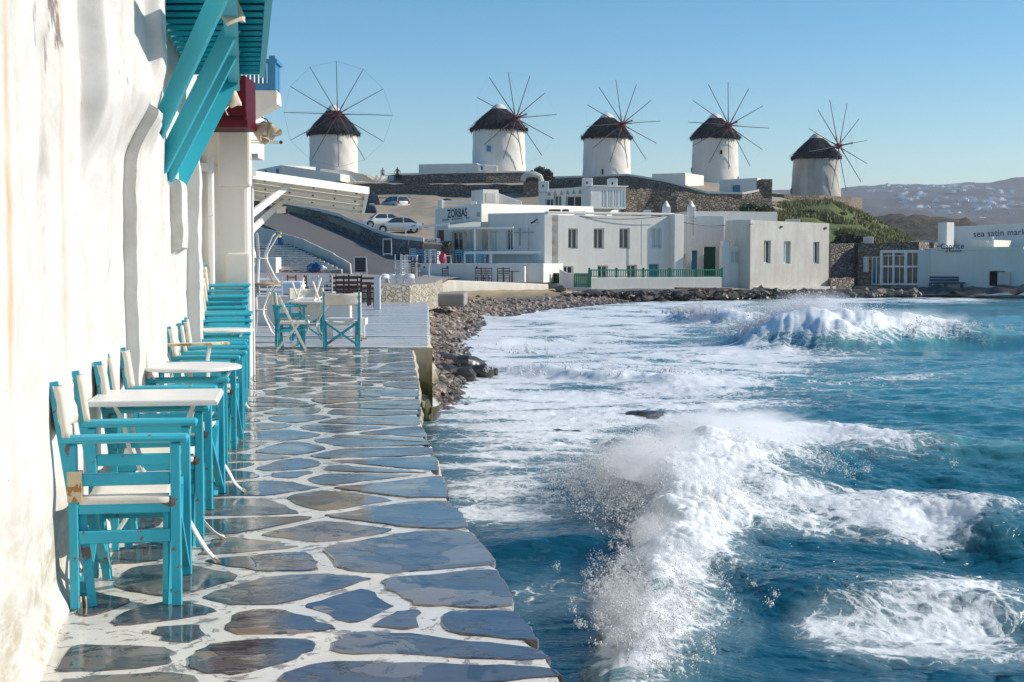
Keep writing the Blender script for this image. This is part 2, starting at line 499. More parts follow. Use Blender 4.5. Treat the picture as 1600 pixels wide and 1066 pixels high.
for nm, arr in (('rust', rust), ('grime', grime), ('peel', peel)):
    a = me.attributes.new(nm, 'FLOAT', 'POINT'); a.data.foreach_set('value', np.clip(arr, 0, 1).ravel().astype(np.float32))
t = NT('near_whitewash')
base = t.mix(t.noise(1.4, 6, 0.6, scale=(1, 1, 0.35)), (0.64, 0.628, 0.60), (0.715, 0.70, 0.675))
base = t.mix(t.ramp(t.noise(5, 8, .7, scale=(1, .5, .8), dist=.5), [(.40, 0.0), (.66, .55)]), base, (.52, .49, .43))
base = t.mix(t.ramp(t.noise(38, 4, .8, scale=(1, .35, .6)), [(.67, 0.0), (.71, .75)]), base, (.30, .26, .22))
ck = t.math('MULTIPLY', t.ramp(t.voro(1.1, 'DISTANCE_TO_EDGE', vec=t.co((1, .6, .45))), [(0.0, 1.0), (.006, 0.0)]), t.ramp(t.noise(1.3, 4), [(.5, 0.0), (.62, .7)]))
base = t.mix(ck, base, (.33, .30, .27))
col = t.mix(t.attr('rust').outputs['Fac'], base, (0.55, 0.34, 0.10))
gm = t.math('MULTIPLY', t.attr('grime').outputs['Fac'], t.ramp(t.noise(16, 7, 0.7, scale=(1, .35, 1)), [(0.40, 0.1), (0.60, 1.0)]))
col = t.mix(gm, col, (0.42, 0.38, 0.28))
pe = t.math('MULTIPLY', t.attr('peel').outputs['Fac'], t.ramp(t.noise(30, 5, 0.7), [(0.33, 0.0), (0.5, 1.0)]))
col = t.mix(pe, col, t.mix(t.noise(24, 6), (0.12, 0.09, 0.08), (0.34, 0.28, 0.25)))
b1 = t.bump(t.noise(2.6, 5, 0.5, scale=(1, .6, 1)), 0.30, 0.012)
b2 = t.bump(t.noise(22, 7, 0.65, scale=(1, .6, 1)), 0.30, 0.004, b1)
b3 = t.bump(t.math('SUBTRACT', 1.0, pe), 0.8, 0.01, b2)
m_near = t.set(col, 0.8, b3)
me.materials.append(m_near)
house = thing('white_house', 'long rust-streaked white house wall with hanging chimney breasts beside the row of director chairs', 'house', (-3.0, 8.0, 0))
o = bpy.data.objects.new('wall', me); COL.objects.link(o); o.parent = house; o.location = (3.0, -8.0, 0)
# body of the house behind the plaster skin, and its roof slab
mb = MB()
yb = [-2, 3, 4.6, 5.35, 8, 12.4, 16.6]
for a, b in zip(yb[:-1], yb[1:]):
    xa, xb = float(wall_x(a)) - 0.12, float(wall_x(b)) - 0.12
    mb.hexa([(xa - 3.5, a, -0.1), (xa, a, -0.1), (xb, b, -0.1), (xb - 3.5, b, -0.1), (xa - 3.5, a, 5.1), (xa, a, 5.1), (xb, b, 5.1), (xb - 3.5, b, 5.1)])
mb.build('masonry', M['white'], house, world=True)
mb = MB(); mb.box(-6, -2, 5.2, -1.2, 16.6, 5.35); mb.build('roof', M['white'], house, world=True)

# white corner wall facing the viewpoint, at the end of the row
house2 = thing('white_house', 'white corner house end wall under the dark red box, behind the turquoise chair stack', 'house', (-3.6, 17.0, 0))
mb = MB()
xr = at(388, 300, 16.7).x
W2 = MB().hexa([(-7, 16.7, -.05), (xr, 16.7, -.05), (xr - .02, 17.0, -.05), (-7, 17.0, -.05), (-7, 16.7, 3.25), (xr, 16.7, 3.25), (xr - .02, 17.0, 3.25), (-7, 17.0, 3.25)])
MB().box(-9, 17.0, -.05, -4.5, 22, 3.25).build('wall', M['white'], house2, world=True)
bevel(W2.build('wall', M['white'], house2, world=True), 0.05)
# lower raised dado patch and pilaster edge
bevel(MB().box(at(352, 300, 16.7).x, 16.655, 0, xr + 0.02, 16.80, at(352, 395, 16.7).z).build('plinth', M['white'], house2, world=True), 0.03)
bevel(MB().box(at(341, 300, 16.7).x, 16.66, at(341, 292, 16.7).z, xr + 0.03, 16.8, 3.0).build('pilaster', M['white'], house2, world=True), 0.03)
MB().tube([(float(wall_x(16.3)) + 0.10, 16.5, 0), (float(wall_x(16.3)) + 0.10, 16.5, 2.6)], 0.035, 10).build('drain_pipe', M['white_paint'], house2, True, world=True)

# dark red bay box above it
rb = thing('shutter_box', 'dark red painted wooden box projecting above the white corner wall', 'wooden box', at(338, 196, 15.9))
p0 = at(288, 195, 15.9); p1 = at(385, 195, 15.9); zt = at(338, 118, 15.9).z
bevel(MB().box(p0.x, 15.9, p0.z, p1.x, 16.5, zt).build('panel', M['red'], rb, world=True), 0.02)
MB().box(p0.x, 15.86, p0.z - 0.03, p1.x + 0.02, 16.5, p0.z + 0.05).build('moulding', M['red'], rb, world=True)
MB().box(p0.x, 15.87, p0.z + 0.10, p1.x + 0.01, 15.9, p0.z + 0.12).build('moulding', M['red'], rb, world=True)
MB().tube([at(357, 166, 15.8), at(352, 172, 15.75), at(356, 180, 15.8)], 0.006, 6).build('hook', M['white_metal'], rb, True, world=True)

# balcony beyond with blue slat railing
bz0 = at(410, 148, 19).z; bz1 = at(410, 186, 19).z
bal = thing('balcony', 'white concrete balcony with blue plank railing high above the corner wall', 'balcony', at(405, 148, 19.0))
xl, xr2 = at(383, 100, 19).x, at(433, 148, 19).x
mb = MB()
mb.hexa([(xl - 1.5, 19, bz0 - .02), (xr2, 19, bz0 - .02), (xr2 - .03, 19.5, bz0 - .02), (xl - 1.5, 19.5, bz0 - .02), (xl - 1.5, 19, bz0 + .06), (xr2, 19, bz0 + .06), (xr2 - .03, 19.5, bz0 + .06), (xl - 1.5, 19.5, bz0 + .06)])
bevel(mb.build('slab', M['white'], bal, world=True), 0.01)
mb = MB(); xm = at(386, 186, 19).x
zf = at(433, 162, 19).z
mb.hexa([(xl - 1.5, 19.02, bz1), (xm, 19.02, bz1), (xm, 19.4, bz1), (xl - 1.5, 19.4, bz1), (xl - 1.5, 19.02, zf), (xr2 - .01, 19.02, zf), (xr2 - .01, 19.4, zf), (xl - 1.5, 19.4, zf)])
mb.hexa([(xl - 1.5, 19.02, zf), (xr2 - .01, 19.02, zf), (xr2 - .01, 19.4, zf), (xl - 1.5, 19.4, zf), (xl - 1.5, 19.02, bz0 - .02), (xr2 - .01, 19.02, bz0 - .02), (xr2 - .01, 19.4, bz0 - .02), (xl - 1.5, 19.4, bz0 - .02)])
mb.build('corbel', M['white'], bal, world=True)
zr = at(410, 92, 19).z
n = 9
for i in range(n):
    x = xl - .1 + (xr2 - xl + .08) * i / n
    MB().box(x, 19.03, bz0 + .09, x + (xr2 - xl) / n * .82, 19.06, zr - .05).build('slat', M['blue'], bal, world=True)
for i in range(2):
    y = 19.1 + i * .2
    MB().box(xr2 - .06, y, bz0 + .09, xr2 - .03, y + .16, zr - .05).build('slat', M['blue'], bal, world=True)
MB().box(xl - .3, 19.0, zr - .05, xr2, 19.09, zr).build('handrail', M['blue'], bal, world=True)
MB().box(xr2 - .09, 19.09, zr - .05, xr2, 19.5, zr).build('handrail', M['blue'], bal, world=True)
MB().box(xr2 - .10, 18.98, bz0 + .062, xr2 - .02, 19.02, zr + .04).build('post', M['blue'], bal, world=True)
MB().box(xl - .3, 19.0, bz0 + .062, xr2 - .1, 19.025, bz0 + .15).build('bottom_rail', M['blue'], bal, world=True)
# upper house that carries balcony and box
hz = thing('white_house', 'upper storey of the white corner house behind the blue balcony', 'house', (-6.0, 22, 3.3))
MB().box(-9.5, 17.1, 3.25, -4.55, 26, 5.6).build('wall', M['white'], hz, world=True)

# ---------------- turquoise canopy (underside of a plank balcony) with diagonal braces
cz = 3.03
can = thing('plank_canopy', 'turquoise plank canopy with diagonal braces projecting from the white wall overhead', 'canopy', (-2.2, 10, 3.0))
def canopy_in(Y): return float(wall_x(Y)) + 0.04
def canopy_out(Y): return -1.51 + (Y - 8.85) * -0.189
Yp = 8.55; i = 0
while Yp < 12.5:
    w = 0.26
    a, b = Yp, Yp + w - 0.03
    tilt = 0.055
    mb = MB()
    mb.hexa([(canopy_in(a), a, cz + .0), (canopy_out(a), a, cz), (canopy_out(b), b, cz + tilt), (canopy_in(b), b, cz + tilt),
             (canopy_in(a), a, cz + .03), (canopy_out(a), a, cz + .03), (canopy_out(b), b, cz + .03 + tilt), (canopy_in(b), b, cz + .03 + tilt)])
    mb.build('plank', M['teal_bounce_lit'], can, world=True)
    Yp += w; i += 1
Ys0, Ye0 = 7.6, 12.53
MB().bar((canopy_out(8.5), 8.5, cz + .05), (canopy_out(Ye0), Ye0, cz + .05), 0.045, 0.15).build('fascia', M['teal_smooth'], can, world=True)
def beam_x(Y): return -1.75 + (Y - 8.85) * -0.190
MB().bar((beam_x(Ys0), Ys0, cz - .075), (beam_x(Ye0), Ye0, cz - .075), 0.09, 0.13).build('beam', M['teal_smooth'], can, world=True)
MB().box(canopy_in(12.5) - .05, 12.47, cz - .0, canopy_out(12.5), 12.52, cz + .12).build('fascia', M['teal_smooth'], can, world=True)
MB().hexa([(canopy_in(8.5), 8.5, cz + .125), (canopy_out(8.5), 8.5, cz + .125), (canopy_out(12.5), 12.5, cz + .125), (canopy_in(12.5), 12.5, cz + .125), (canopy_in(8.5), 8.5, cz + .15), (canopy_out(8.5), 8.5, cz + .15), (canopy_out(12.5), 12.5, cz + .15), (canopy_in(12.5), 12.5, cz + .15)]).build('deck', M['teal_bounce_lit'], can, world=True)
for (bx, by, bY, tY) in ((243, 212, 9.5, 7.75), (259, 248, 10.2, 9.55), (269, 262, 10.75, 10.45), (284, 282, 11.66, 12.0)):
    p = at(bx, by, bY); q = Vector((beam_x(tY), tY, cz - .09))
    q = q + (q - p) * 0.02
    d = (q - p).normalized()
    MB().bar(p - d * 0.10, q, 0.045, 0.105, up=(-0.9, -0.1, 0.9)).build('brace', M['teal_smooth'], can, world=True)
def shell_lamp(p, s, lab, tilt=0.3, seed=1):
    L = thing('shell_lamp', lab, 'lamp', p)
    mb = MB()
    mb.lathe([(0.018 * s, 0.0), (0.03 * s, -0.03 * s), (0.05 * s, -0.07 * s), (0.095 * s, -0.16 * s), (0.09 * s, -0.158 * s), (0.045 * s, -0.065 * s), (0.012 * s, -0.02 * s)], 14,
             jit=lambda i, k, r, z: (r * (1 + 0.10 * math.sin(k * 2.7 + i)), z + (0.02 * s * math.sin(k * 2.1) if 2 < i < 5 else 0)))
    sh = mb.build('shade', M['shell'], L, True); sh.rotation_euler = (tilt, tilt * 0.6, 0)
    MB().lathe([(0.0, -0.09 * s), (0.02 * s, -0.10 * s), (0.028 * s, -0.13 * s), (0.018 * s, -0.155 * s), (0.0, -0.16 * s)][::-1], 10).build('bulb', M['lamp_clear'], L, True).rotation_euler = (tilt, tilt * 0.6, 0)
    MB().tube([(0, 0, 0.0), (0.0, 0, 0.05 * s), (-0.05 * s, 0, 0.10 * s)], 0.008 * s, 6).build('bracket', M['wood'], L, True)
    return L
shell_lamp(at(364, 136, 12.3), 0.95, 'shell lamp hanging from the far end of the turquoise canopy beam', 0.25)
shell_lamp(at(361, -16, 8.8), 1.15, 'shell lamp at the top edge beside the nearest turquoise brace', 0.3)
l3 = shell_lamp(at(391, 196, 16.5), 1.5, 'large ragged shell lamp sticking out beside the dark red box', -0.2); l3.rotation_euler = (0, -1.0, 0)
l4 = shell_lamp(at(420, 193, 16.5), 1.0, 'small shell lamp on a thin curved arm against the sky', -0.2); l4.rotation_euler = (0, -0.4, 0)
MB().tube([at(405, 188, 16.5) - Vector(l4.location), at(413, 187, 16.5) - Vector(l4.location), at(418, 191, 16.5) - Vector(l4.location), (0, 0, 0)], 0.008, 6).build('curved_arm', M['wood'], l4, True)
rod = thing('wall_rod', 'pale double rod with black knob sticking out of the corner wall', 'rod', at(386, 221, 16.75))
MB().tube([at(384, 219, 16.75), at(438, 221, 16.75)], 0.009, 6).build('rod', M['white_metal'], rod, True, world=True)
MB().tube([at(384, 223, 16.75), at(438, 224, 16.75)], 0.009, 6).build('rod', M['white_metal'], rod, True, world=True)
MB().blob(at(439, 222.5, 16.75), 0.022, 1, 0, 2).build('knob', M['black'], rod, True, world=True)
MB().blob(at(389.5, 221, 16.75), 0.018, 1, 0, 2).build('collar', M['black'], rod, True, world=True)
sg = MB().box(at(386, 0, 16.9).x, 16.9, at(0, 247, 16.9).z, at(400, 0, 16.9).x, 16.93, at(0, 240, 16.9).z).build('wall_bracket', M['grey'])
tag(sg, 'small grey metal plate jutting from the corner wall below the rod', 'bracket')

# ---------------- white folding awning with post and braces
aw = thing('awning', 'white timber awning with cream panels, post and diagonal braces over the terrace end', 'awning', at(391, 460, 17.2))
A = at(392, 273, 16.9); B = at(574, 298, 20.0); C = at(567, 332, 24.0); D = at(396, 309, 21.0)
MB().bar(at(313, 261, 16.65), at(400, 269, 16.85), 0.03, 0.10).build('beam', M['white_paint'], aw, world=True)
MB().bar(A, B, 0.06, 0.10).build('beam', M['white_paint'], aw, world=True)
MB().bar(D, C, 0.05, 0.06).build('beam', M['white_paint'], aw, world=True)
MB().bar(B, C, 0.05, 0.07).build('beam', M['white_paint'], aw, world=True)
MB().bar(A, D, 0.05, 0.07).build('beam', M['white_paint'], aw, world=True)
def bil(u, v): return (A * (1 - u) + B * u) * (1 - v) + (D * (1 - u) + C * u) * v
for k in range(1, 3):
    v = k / 3
    MB().bar(bil(0, v) + Vector((0, 0, -.02)), bil(1, v) + Vector((0, 0, -.02)), 0.06, 0.04).build('batten', M['white_paint'], aw, world=True)
for k in range(3):
    v0, v1 = k / 3 + .01, (k + 1) / 3 - .01
    mb = MB(); up = Vector((0, 0, .03))
    mb.hexa([bil(0.01, v0) + up * .3, bil(.99, v0) + up * .3, bil(.99, v1) + up * .3, bil(0.01, v1) + up * .3, bil(0.01, v0) + up, bil(.99, v0) + up, bil(.99, v1) + up, bil(0.01, v1) + up])
    mb.build('panel', M['poly'], aw, world=True)
    for j in range(5):
        p = bil(0.1 + j * .2, (v0 + v1) / 2)
        MB().blob(p, 0.018, j, 0, 1).build('bolt', M['wood'], aw, world=True)
po0, po1 = at(392.5, 470, 17.2), at(392.5, 272, 17.2)
MB().box(po0.x - .035, 17.17, 0.0, po0.x + .035, 17.24, po1.z).build('post', M['white_paint'], aw, world=True)
MB().bar(at(392, 336, 17.2), at(462, 280, 18.2), 0.04, 0.08).build('brace', M['white_paint'], aw, world=True)
MB().bar(at(392, 361, 17.3), at(442, 314, 21.5), 0.04, 0.08).build('brace', M['white_paint'], aw, world=True)
f3 = thing('floodlight', 'small floodlight under the lower edge of the white awning', 'lamp', at(440, 325, 21.4))
MB().box(-.07, -.05, -.08, .07, .03, .02).build('housing', M['white_metal'], f3)
MB().tube([(0.05, -.04, -.05), (0.05, .08, -.05)], 0.05, 10).build('lens', M['black'], f3, True)

# ================================================================ TERRACE
edge_pts = [(2.0, 0.55), (3.5, 0.34), (4.63, 0.147), (5.15, 0.07), (5.73, -0.013), (6.46, -0.094), (7.2, -0.21), (8.1, -0.37), (9.2, -0.48), (12.1, -0.80), (16.0, -1.08), (22.5, -1.62)]
eY = np.array([p[0] for p in edge_pts]); eX = np.array([p[1] for p in edge_pts])
def edge_x(Y): return np.interp(Y, eY, eX)
SEA = -1.2
# mortar bed and quay body
def slab(name, rows, z0, z1, mat, bump_amp=0.0, kind='structure', rag=0.0):
    """rows: list of (Y, xl, xr); a solid with a top sheet, jagged right face"""
    Ys = np.array([r[0] for r in rows]); L = np.array([r[1] for r in rows]); R = np.array([r[2] for r in rows])
    yy = np.arange(Ys[0], Ys[-1] + 1e-6, 0.08 if Ys[-1] < 24 else 0.25)
    nx = 40
    xl = np.interp(yy, Ys, L); xr_ = np.interp(yy, Ys, R)
    xr_ = xr_ + rag * fbm(yy * 2.2, yy * 0 + 3, 4, 51)
    u = np.linspace(0, 1, nx)
    X = xl[:, None] * (1 - u) + xr_[:, None] * u; Yg = np.repeat(yy[:, None], nx, 1)
    Z = z1 + bump_amp * fbm(X * 3, Yg * 3, 3, 53)
    verts = [np.stack([X, Yg, Z], -1).reshape(-1, 3)]
    faces = []
    ii = np.arange(len(yy) * nx).reshape(len(yy), nx)
    faces.append(np.stack([ii[:-1, :-1], ii[:-1, 1:], ii[1:, 1:], ii[1:, :-1]], -1).reshape(-1, 4))
    # right face
    nz = 22; w = np.linspace(0, 1, nz); base = len(yy) * nx
    zz = z1 + (z0 - z1) * w
    YG = np.repeat(yy[:, None], nz, 1); ZG = np.repeat(zz[None, :], len(yy), 0)
    XG = xr_[:, None] + rag * 1.5 * fbm(YG * 3.1, ZG * 3.7, 4, 57) * np.minimum(1, w * 8) + 0.02
    XG[:, 0] = xr_; ZG[:, 0] = Z[:, -1]
    verts.append(np.stack([XG, YG, ZG], -1).reshape(-1, 3))
    jj = base + np.arange(len(yy) * nz).reshape(len(yy), nz)
    faces.append(np.stack([jj[:-1, :-1], jj[:-1, 1:], jj[1:, 1:], jj[1:, :-1]], -1).reshape(-1, 4))
    # front face
    base2 = base + len(yy) * nz
    XF = np.linspace(xl[0], xr_[0] + .02, nx)[:, None] + np.zeros((1, nz)); YF = yy[0] + rag * fbm(XF * 3, zz[None, :] * 3 + XF * 0, 3, 58) * np.minimum(1, w * 8)[None, :]; ZF = np.repeat(zz[None, :], nx, 0)
    ZF[:, 0] = Z[0]
    verts.append(np.stack([XF, YF, ZF], -1).reshape(-1, 3))
    kk = base2 + np.arange(nx * nz).reshape(nx, nz)
    faces.append(np.stack([kk[:-1, :-1], kk[:-1, 1:], kk[1:, 1:], kk[1:, :-1]], -1)[:, :, ::-1].reshape(-1, 4))
    V = np.concatenate(verts); F = np.concatenate(faces)
    me = bpy.data.meshes.new(name)
    me.vertices.add(len(V)); me.vertices.foreach_set('co', V.ravel())
    me.loops.add(F.size); me.loops.foreach_set('vertex_index', F.ravel().astype(np.int32))
    me.polygons.add(len(F)); me.polygons.foreach_set('loop_start', np.arange(0, F.size, 4, dtype=np.int32))
    me.update(calc_edges=True)
    me.polygons.foreach_set('use_smooth', [True] * len(F)); me.set_sharp_from_angle(angle=0.9)
    me.materials.append(mat)
    o = bpy.data.objects.new(name, me); COL.objects.link(o)
    if kind: o['kind'] = kind
    return o

t = NT('limewashed_joint')
geo = t.n('ShaderNodeNewGeometry'); sp = t.n('ShaderNodeSeparateXYZ'); t.l(geo.outputs['Normal'], sp.inputs[0])
up = t.ramp(sp.outputs[2], [(0.55, 0.0), (0.8, 1.0)])
wash = t.mix(t.noise(3, 6, 0.65), (0.56, 0.52, 0.44), (0.78, 0.75, 0.69))
worn = t.ramp(t.noise(9, 8, 0.72, dist=0.8), [(0.555, 0.0), (0.585, 0.9)])
wash = t.mix(worn, wash, (0.22, 0.21, 0.20))
posz = t.n('ShaderNodeSeparateXYZ'); t.l(geo.outputs['Position'], posz.inputs[0])
side = t.mix(t.noise(4, 7, 0.7, scale=(1, 1, 0.5)), (0.26, 0.20, 0.12), (0.62, 0.55, 0.42))
alg = t.ramp(t.math('ADD', t.math('MULTIPLY', posz.outputs[2], -0.7), t.math('MULTIPLY', t.noise(5, 6, 0.7), 0.6)), [(0.42, 0.0), (0.72, 1.0)])
side = t.mix(alg, side, t.mix(t.noise(12, 5), (0.05, 0.06, 0.015), (0.16, 0.13, 0.06)))
col = t.mix(up, side, wash)
rg = t.mix(up, 0.8, t.ramp(t.noise(2.0, 4), [(0.45, 0.07), (0.66, 0.5)]))
hb = t.math('ADD', t.math('MULTIPLY', t.noise(5, 6, 0.6), 1.0), t.math('MULTIPLY', worn, -0.3))
M['joint'] = t.set(col, rg, t.bump(hb, 0.5, 0.012))
rows = [(y, float(wall_x(y)) - 0.3, float(edge_x(y)) - .02) for y in list(np.linspace(2.0, 17, 60))] + [(17.3, -9, float(edge_x(17.3))), (22.55, -10, float(edge_x(22.5)))]
terr = slab('terrace', rows, -2.0, 0.0, M['joint'], 0.004, 'structure', 0.05)

# wet flagstones
t = NT('wet_flagstone')
r = t.rnd()
off = t.n('ShaderNodeCombineXYZ'); t.l(t.math('MULTIPLY', r, 37.0), off.inputs[0]); t.l(t.math('MULTIPLY', r, 91.0), off.inputs[1])
ad = t.n('ShaderNodeVectorMath'); ad.operation = 'ADD'; t.l(t.co(), ad.inputs[0]); t.l(off.outputs[0], ad.inputs[1]); vec = ad.outputs[0]
wn_ = t.n('ShaderNodeTexNoise'); wn_.inputs['Scale'].default_value = 3.0; wn_.inputs['Detail'].default_value = 6; t.l(vec, wn_.inputs['Vector'])
sc_ = t.n('ShaderNodeVectorMath'); sc_.operation = 'SCALE'; sc_.inputs['Scale'].default_value = .55; t.l(wn_.outputs['Color'], sc_.inputs[0])
wv_ = t.n('ShaderNodeVectorMath'); wv_.operation = 'ADD'; t.l(vec, wv_.inputs[0]); t.l(sc_.outputs[0], wv_.inputs[1]); wvec = wv_.outputs[0]
n1 = t.noise(2.0, 7, 0.62, dist=0.8, vec=vec)
base = t.ramp(r, [(0.0, (0.030, 0.038, 0.052)), (0.22, (0.10, 0.092, 0.085)), (0.42, (0.035, 0.046, 0.072)), (0.6, (0.16, 0.14, 0.115)), (0.8, (0.06, 0.066, 0.078)), (1.0, (0.085, 0.06, 0.045))])
# layers of slate broken away: patches of other colour and level with ragged borders
pc_ = t.voro(2.9, 'F1', out='Color', vec=wvec); ps = t.n('ShaderNodeSeparateColor'); t.l(pc_, ps.inputs[0])
lay = t.ramp(ps.outputs[0], [(0.0, (0.035, 0.045, 0.07)), (0.3, (0.19, 0.17, 0.15)), (0.55, (0.06, 0.058, 0.065)), (0.8, (0.27, 0.21, 0.15))], 'CONSTANT')
col = t.mix(t.ramp(ps.outputs[1], [(0.34, 0.0), (0.40, 0.8)]), base, lay)
col = t.mix(t.ramp(n1, [(0.38, 0.0), (0.66, 0.75)]), col, t.mix(0.5, col, (0.15, 0.135, 0.12)))
col = t.mix(t.ramp(t.noise(5, 8, .75, dist=1.0, vec=vec), [(0.53, 0.0), (0.58, 0.8)]), col, (0.025, 0.025, 0.03))
eg = t.voro(2.9, 'DISTANCE_TO_EDGE', vec=wvec)
crk = t.math('MULTIPLY', t.ramp(eg, [(0.0, 1.0), (0.014, 0.0)]), t.ramp(t.noise(1.6, 3, .5, vec=vec), [(.45, 0.0), (.6, 1.0)]))
col = t.mix(t.math('MULTIPLY', crk, 0.8), col, (0.02, 0.018, 0.016))
lime = t.ramp(t.noise(7, 7, .75, dist=.6, vec=vec), [(0.66, 0.0), (0.70, .6)])
col = t.mix(lime, col, (.45, .43, .40))
wet = t.math('ADD', t.noise(1.3, 5, 0.65, vec=vec), t.math('MULTIPLY', t.math('SUBTRACT', r, .5), .22))
rough = t.ramp(wet, [(0.36, 0.015), (0.58, 0.045), (0.66, 0.16), (0.80, 0.38)])
film = t.math('ADD', t.math('MULTIPLY', t.noise(2.6, 2, 0.4, dist=0.4), 0.9), t.math('MULTIPLY', t.noise(11, 4, 0.55, scale=(.5, 1.6, 1)), 0.10))
dryb = t.math('MULTIPLY', t.noise(22, 7, .7, vec=vec), t.math('MULTIPLY', rough, 1.6))
hb = t.math('ADD', film, t.math('ADD', t.math('MULTIPLY', dryb, .8), t.math('MULTIPLY', ps.outputs[1], .10)))
nb = t.bump(t.math('SUBTRACT', hb, t.math('MULTIPLY', crk, 0.25)), 0.26, 0.028)
M['flag'] = t.set(col, rough, nb, IOR=1.65)

def clip(poly, px_, py_, nx_, ny_):
    """keep the side where (p - (px,py)).n <= 0"""
    out = []
    n = len(poly)
    for i in range(n):
        a = poly[i]; b = poly[(i + 1) % n]
        da = (a[0] - px_) * nx_ + (a[1] - py_) * ny_; db = (b[0] - px_) * nx_ + (b[1] - py_) * ny_
        if da <= 0: out.append(a)
        if (da < 0 < db) or (db < 0 < da):
            k = da / (da - db); out.append((a[0] + (b[0] - a[0]) * k, a[1] + (b[1] - a[1]) * k))
    return out
rs = random.Random(11)
seeds = []
Yr = 3.4; row = 0
while Yr < 22.9:
    dY = 0.45 + rs.uniform(-0.12, 0.12) + 0.010 * Yr
    xl = float(wall_x(Yr)) - 0.35 if Yr < 16.7 else -6.5
    xr_ = float(edge_x(Yr)) + 0.3
    x = xl + rs.uniform(0.0, 0.5)
    while x < xr_ - .50:
        seeds.append((x, Yr + rs.uniform(-0.25, 0.25)))
        if rs.random() < .16: seeds.append((x + rs.uniform(-.12, .12), seeds[-1][1] + rs.choice((-.27, .27))))
        x += 0.52 + rs.uniform(-0.24, 0.44)
    Yr += dY; row += 1
SHEAR = 0.155
stones = []
for i, (sx, sy) in enumerate(seeds):
    poly = [(sx - 1.2, sy - 1.2), (sx + 1.2, sy - 1.2), (sx + 1.2, sy + 1.2), (sx - 1.2, sy + 1.2)]
    for j, (tx, ty) in enumerate(seeds):
        if i == j: continue
        dx, dy = tx - sx, ty - sy
        dd = math.hypot(dx, dy)
        if dd > 2.4: continue
        gap = 0.015 + 0.024 * ((i * 7 + j * 13 + i * j) % 5) / 4 + .0016 * sy
        poly = clip(poly, sx + dx / 2 - dx / dd * gap, sy + dy / 2 - dy / dd * gap, dx / dd, dy / dd)
        if len(poly) < 3: break
    if len(poly) < 3: continue
    cxm = sum(p[0] for p in poly) / len(poly); cym = sum(p[1] for p in poly) / len(poly)
    for yt in (cym - 0.16, cym + 0.16):
        e0, e1 = float(edge_x(yt - .1)), float(edge_x(yt + .1)); sl = (e1 - e0) / .2
        nl = math.hypot(1, sl); poly = clip(poly, (e0 + e1) / 2 + 0.012, yt, 1 / nl, -sl / nl)
        if len(poly) < 3: break
    if len(poly) < 3: continue
    if cym < 16.9:
        e = float(wall_x(cym)) + 0.10; poly = clip(poly, e, cym, -1 / 1.012, -SHEAR / 1.012)
    else:
        poly = clip(poly, 0, 16.95, 0, -1) if cxm < at(388, 0, 16.7).x else poly
    if len(poly) < 3: continue
    poly = clip(poly, 0, 22.5, 0, 1)
    if len(poly) < 3: continue
    area = 0.5 * abs(sum(poly[k][0] * poly[(k + 1) % len(poly)][1] - poly[(k + 1) % len(poly)][0] * poly[k][1] for k in range(len(poly))))
    if area < 0.035: continue
    for _ in range(2):
        q = []
        for k in range(len(poly)):
            a = poly[k]; b = poly[(k + 1) % len(poly)]
            L = math.hypot(b[0] - a[0], b[1] - a[1])
            c = min(0.22, 0.055 / max(L, .01))
            q.append((a[0] + (b[0] - a[0]) * c, a[1] + (b[1] - a[1]) * c)); q.append((b[0] - (b[0] - a[0]) * c, b[1] - (b[1] - a[1]) * c))
        poly = q
    # ragged outline
    q = []
    for k in range(len(poly)):
        a = poly[k]; b = poly[(k + 1) % len(poly)]
        L = math.hypot(b[0] - a[0], b[1] - a[1]); n = max(1, int(L / 0.07))
        for s_ in range(n):
            u = s_ / n; q.append((a[0] + (b[0] - a[0]) * u + rs.uniform(-.013, .013), a[1] + (b[1] - a[1]) * u + rs.uniform(-.013, .013)))
    stones.append((cym, cxm, q))
stones.sort()
for k, (cym, cxm, q) in enumerate(stones[:300]):
    tx, ty = rs.uniform(-.006, .006), rs.uniform(-.006, .006); h = 0.0045 + rs.uniform(0, .002)
    me = bpy.data.meshes.new('paving_stone')
    cx_ = sum(p[0] for p in q) / len(q); cy_ = sum(p[1] for p in q) / len(q)
    n = len(q)
    vs = [(p[0] - cx_, p[1] - cy_, -0.03) for p in q] + [((p[0] - cx_), (p[1] - cy_), h - .003 + tx * (p[0] - cx_) + ty * (p[1] - cy_)) for p in q] + \
         [((p[0] - cx_) * .975, (p[1] - cy_) * .975, h + tx * (p[0] - cx_) + ty * (p[1] - cy_)) for p in q]
    fs = [tuple(2 * n + a for a in range(n))]
    for a in range(n):
        b = (a + 1) % n; fs.append((a, b, n + b, n + a)); fs.append((n + a, n + b, 2 * n + b, 2 * n + a))
    me.from_pydata(vs, [], fs); me.materials.append(M['flag'])
    o = bpy.data.objects.new('paving_stone', me); COL.objects.link(o); o.parent = terr; o.location = (cx_, cy_, 0)
print('stones', len(stones))

# wide whitewashed steps at the far end
t = NT('limewashed_step')
wash = t.mix(t.noise(1.4, 7, 0.7, scale=(1, 1, 1), dist=.5), (0.38, 0.38, 0.375), (0.56, 0.55, 0.53))
M['step'] = t.set(wash, t.ramp(t.noise(1.0, 4), [(0.4, 0.15), (0.6, 0.5)]), t.bump(t.noise(4, 5), 0.4, 0.02))
xs = -1.36
for i, (y0, y1, z1) in enumerate(((22.6, 26.0, 0.012), (26.0, 31.0, 0.012), (31.0, 36.5, 0.012), (36.5, 48.6, 0.012))):
    R0, R1 = -0.0600 * y0, -0.0600 * y1
    slab('step', [(y0, -14, R0), (y1, -16, R1)], -2.2, z1, M['step'], 0.006, 'structure', 0.03)
    nose = MB().box(-13, y0 - .01, z1 - .006, R0 - .01, y0 + .06 + .004 * y0, z1 + .010).build('step_edge', M['white_paint']); tag(nose, kind='structure')
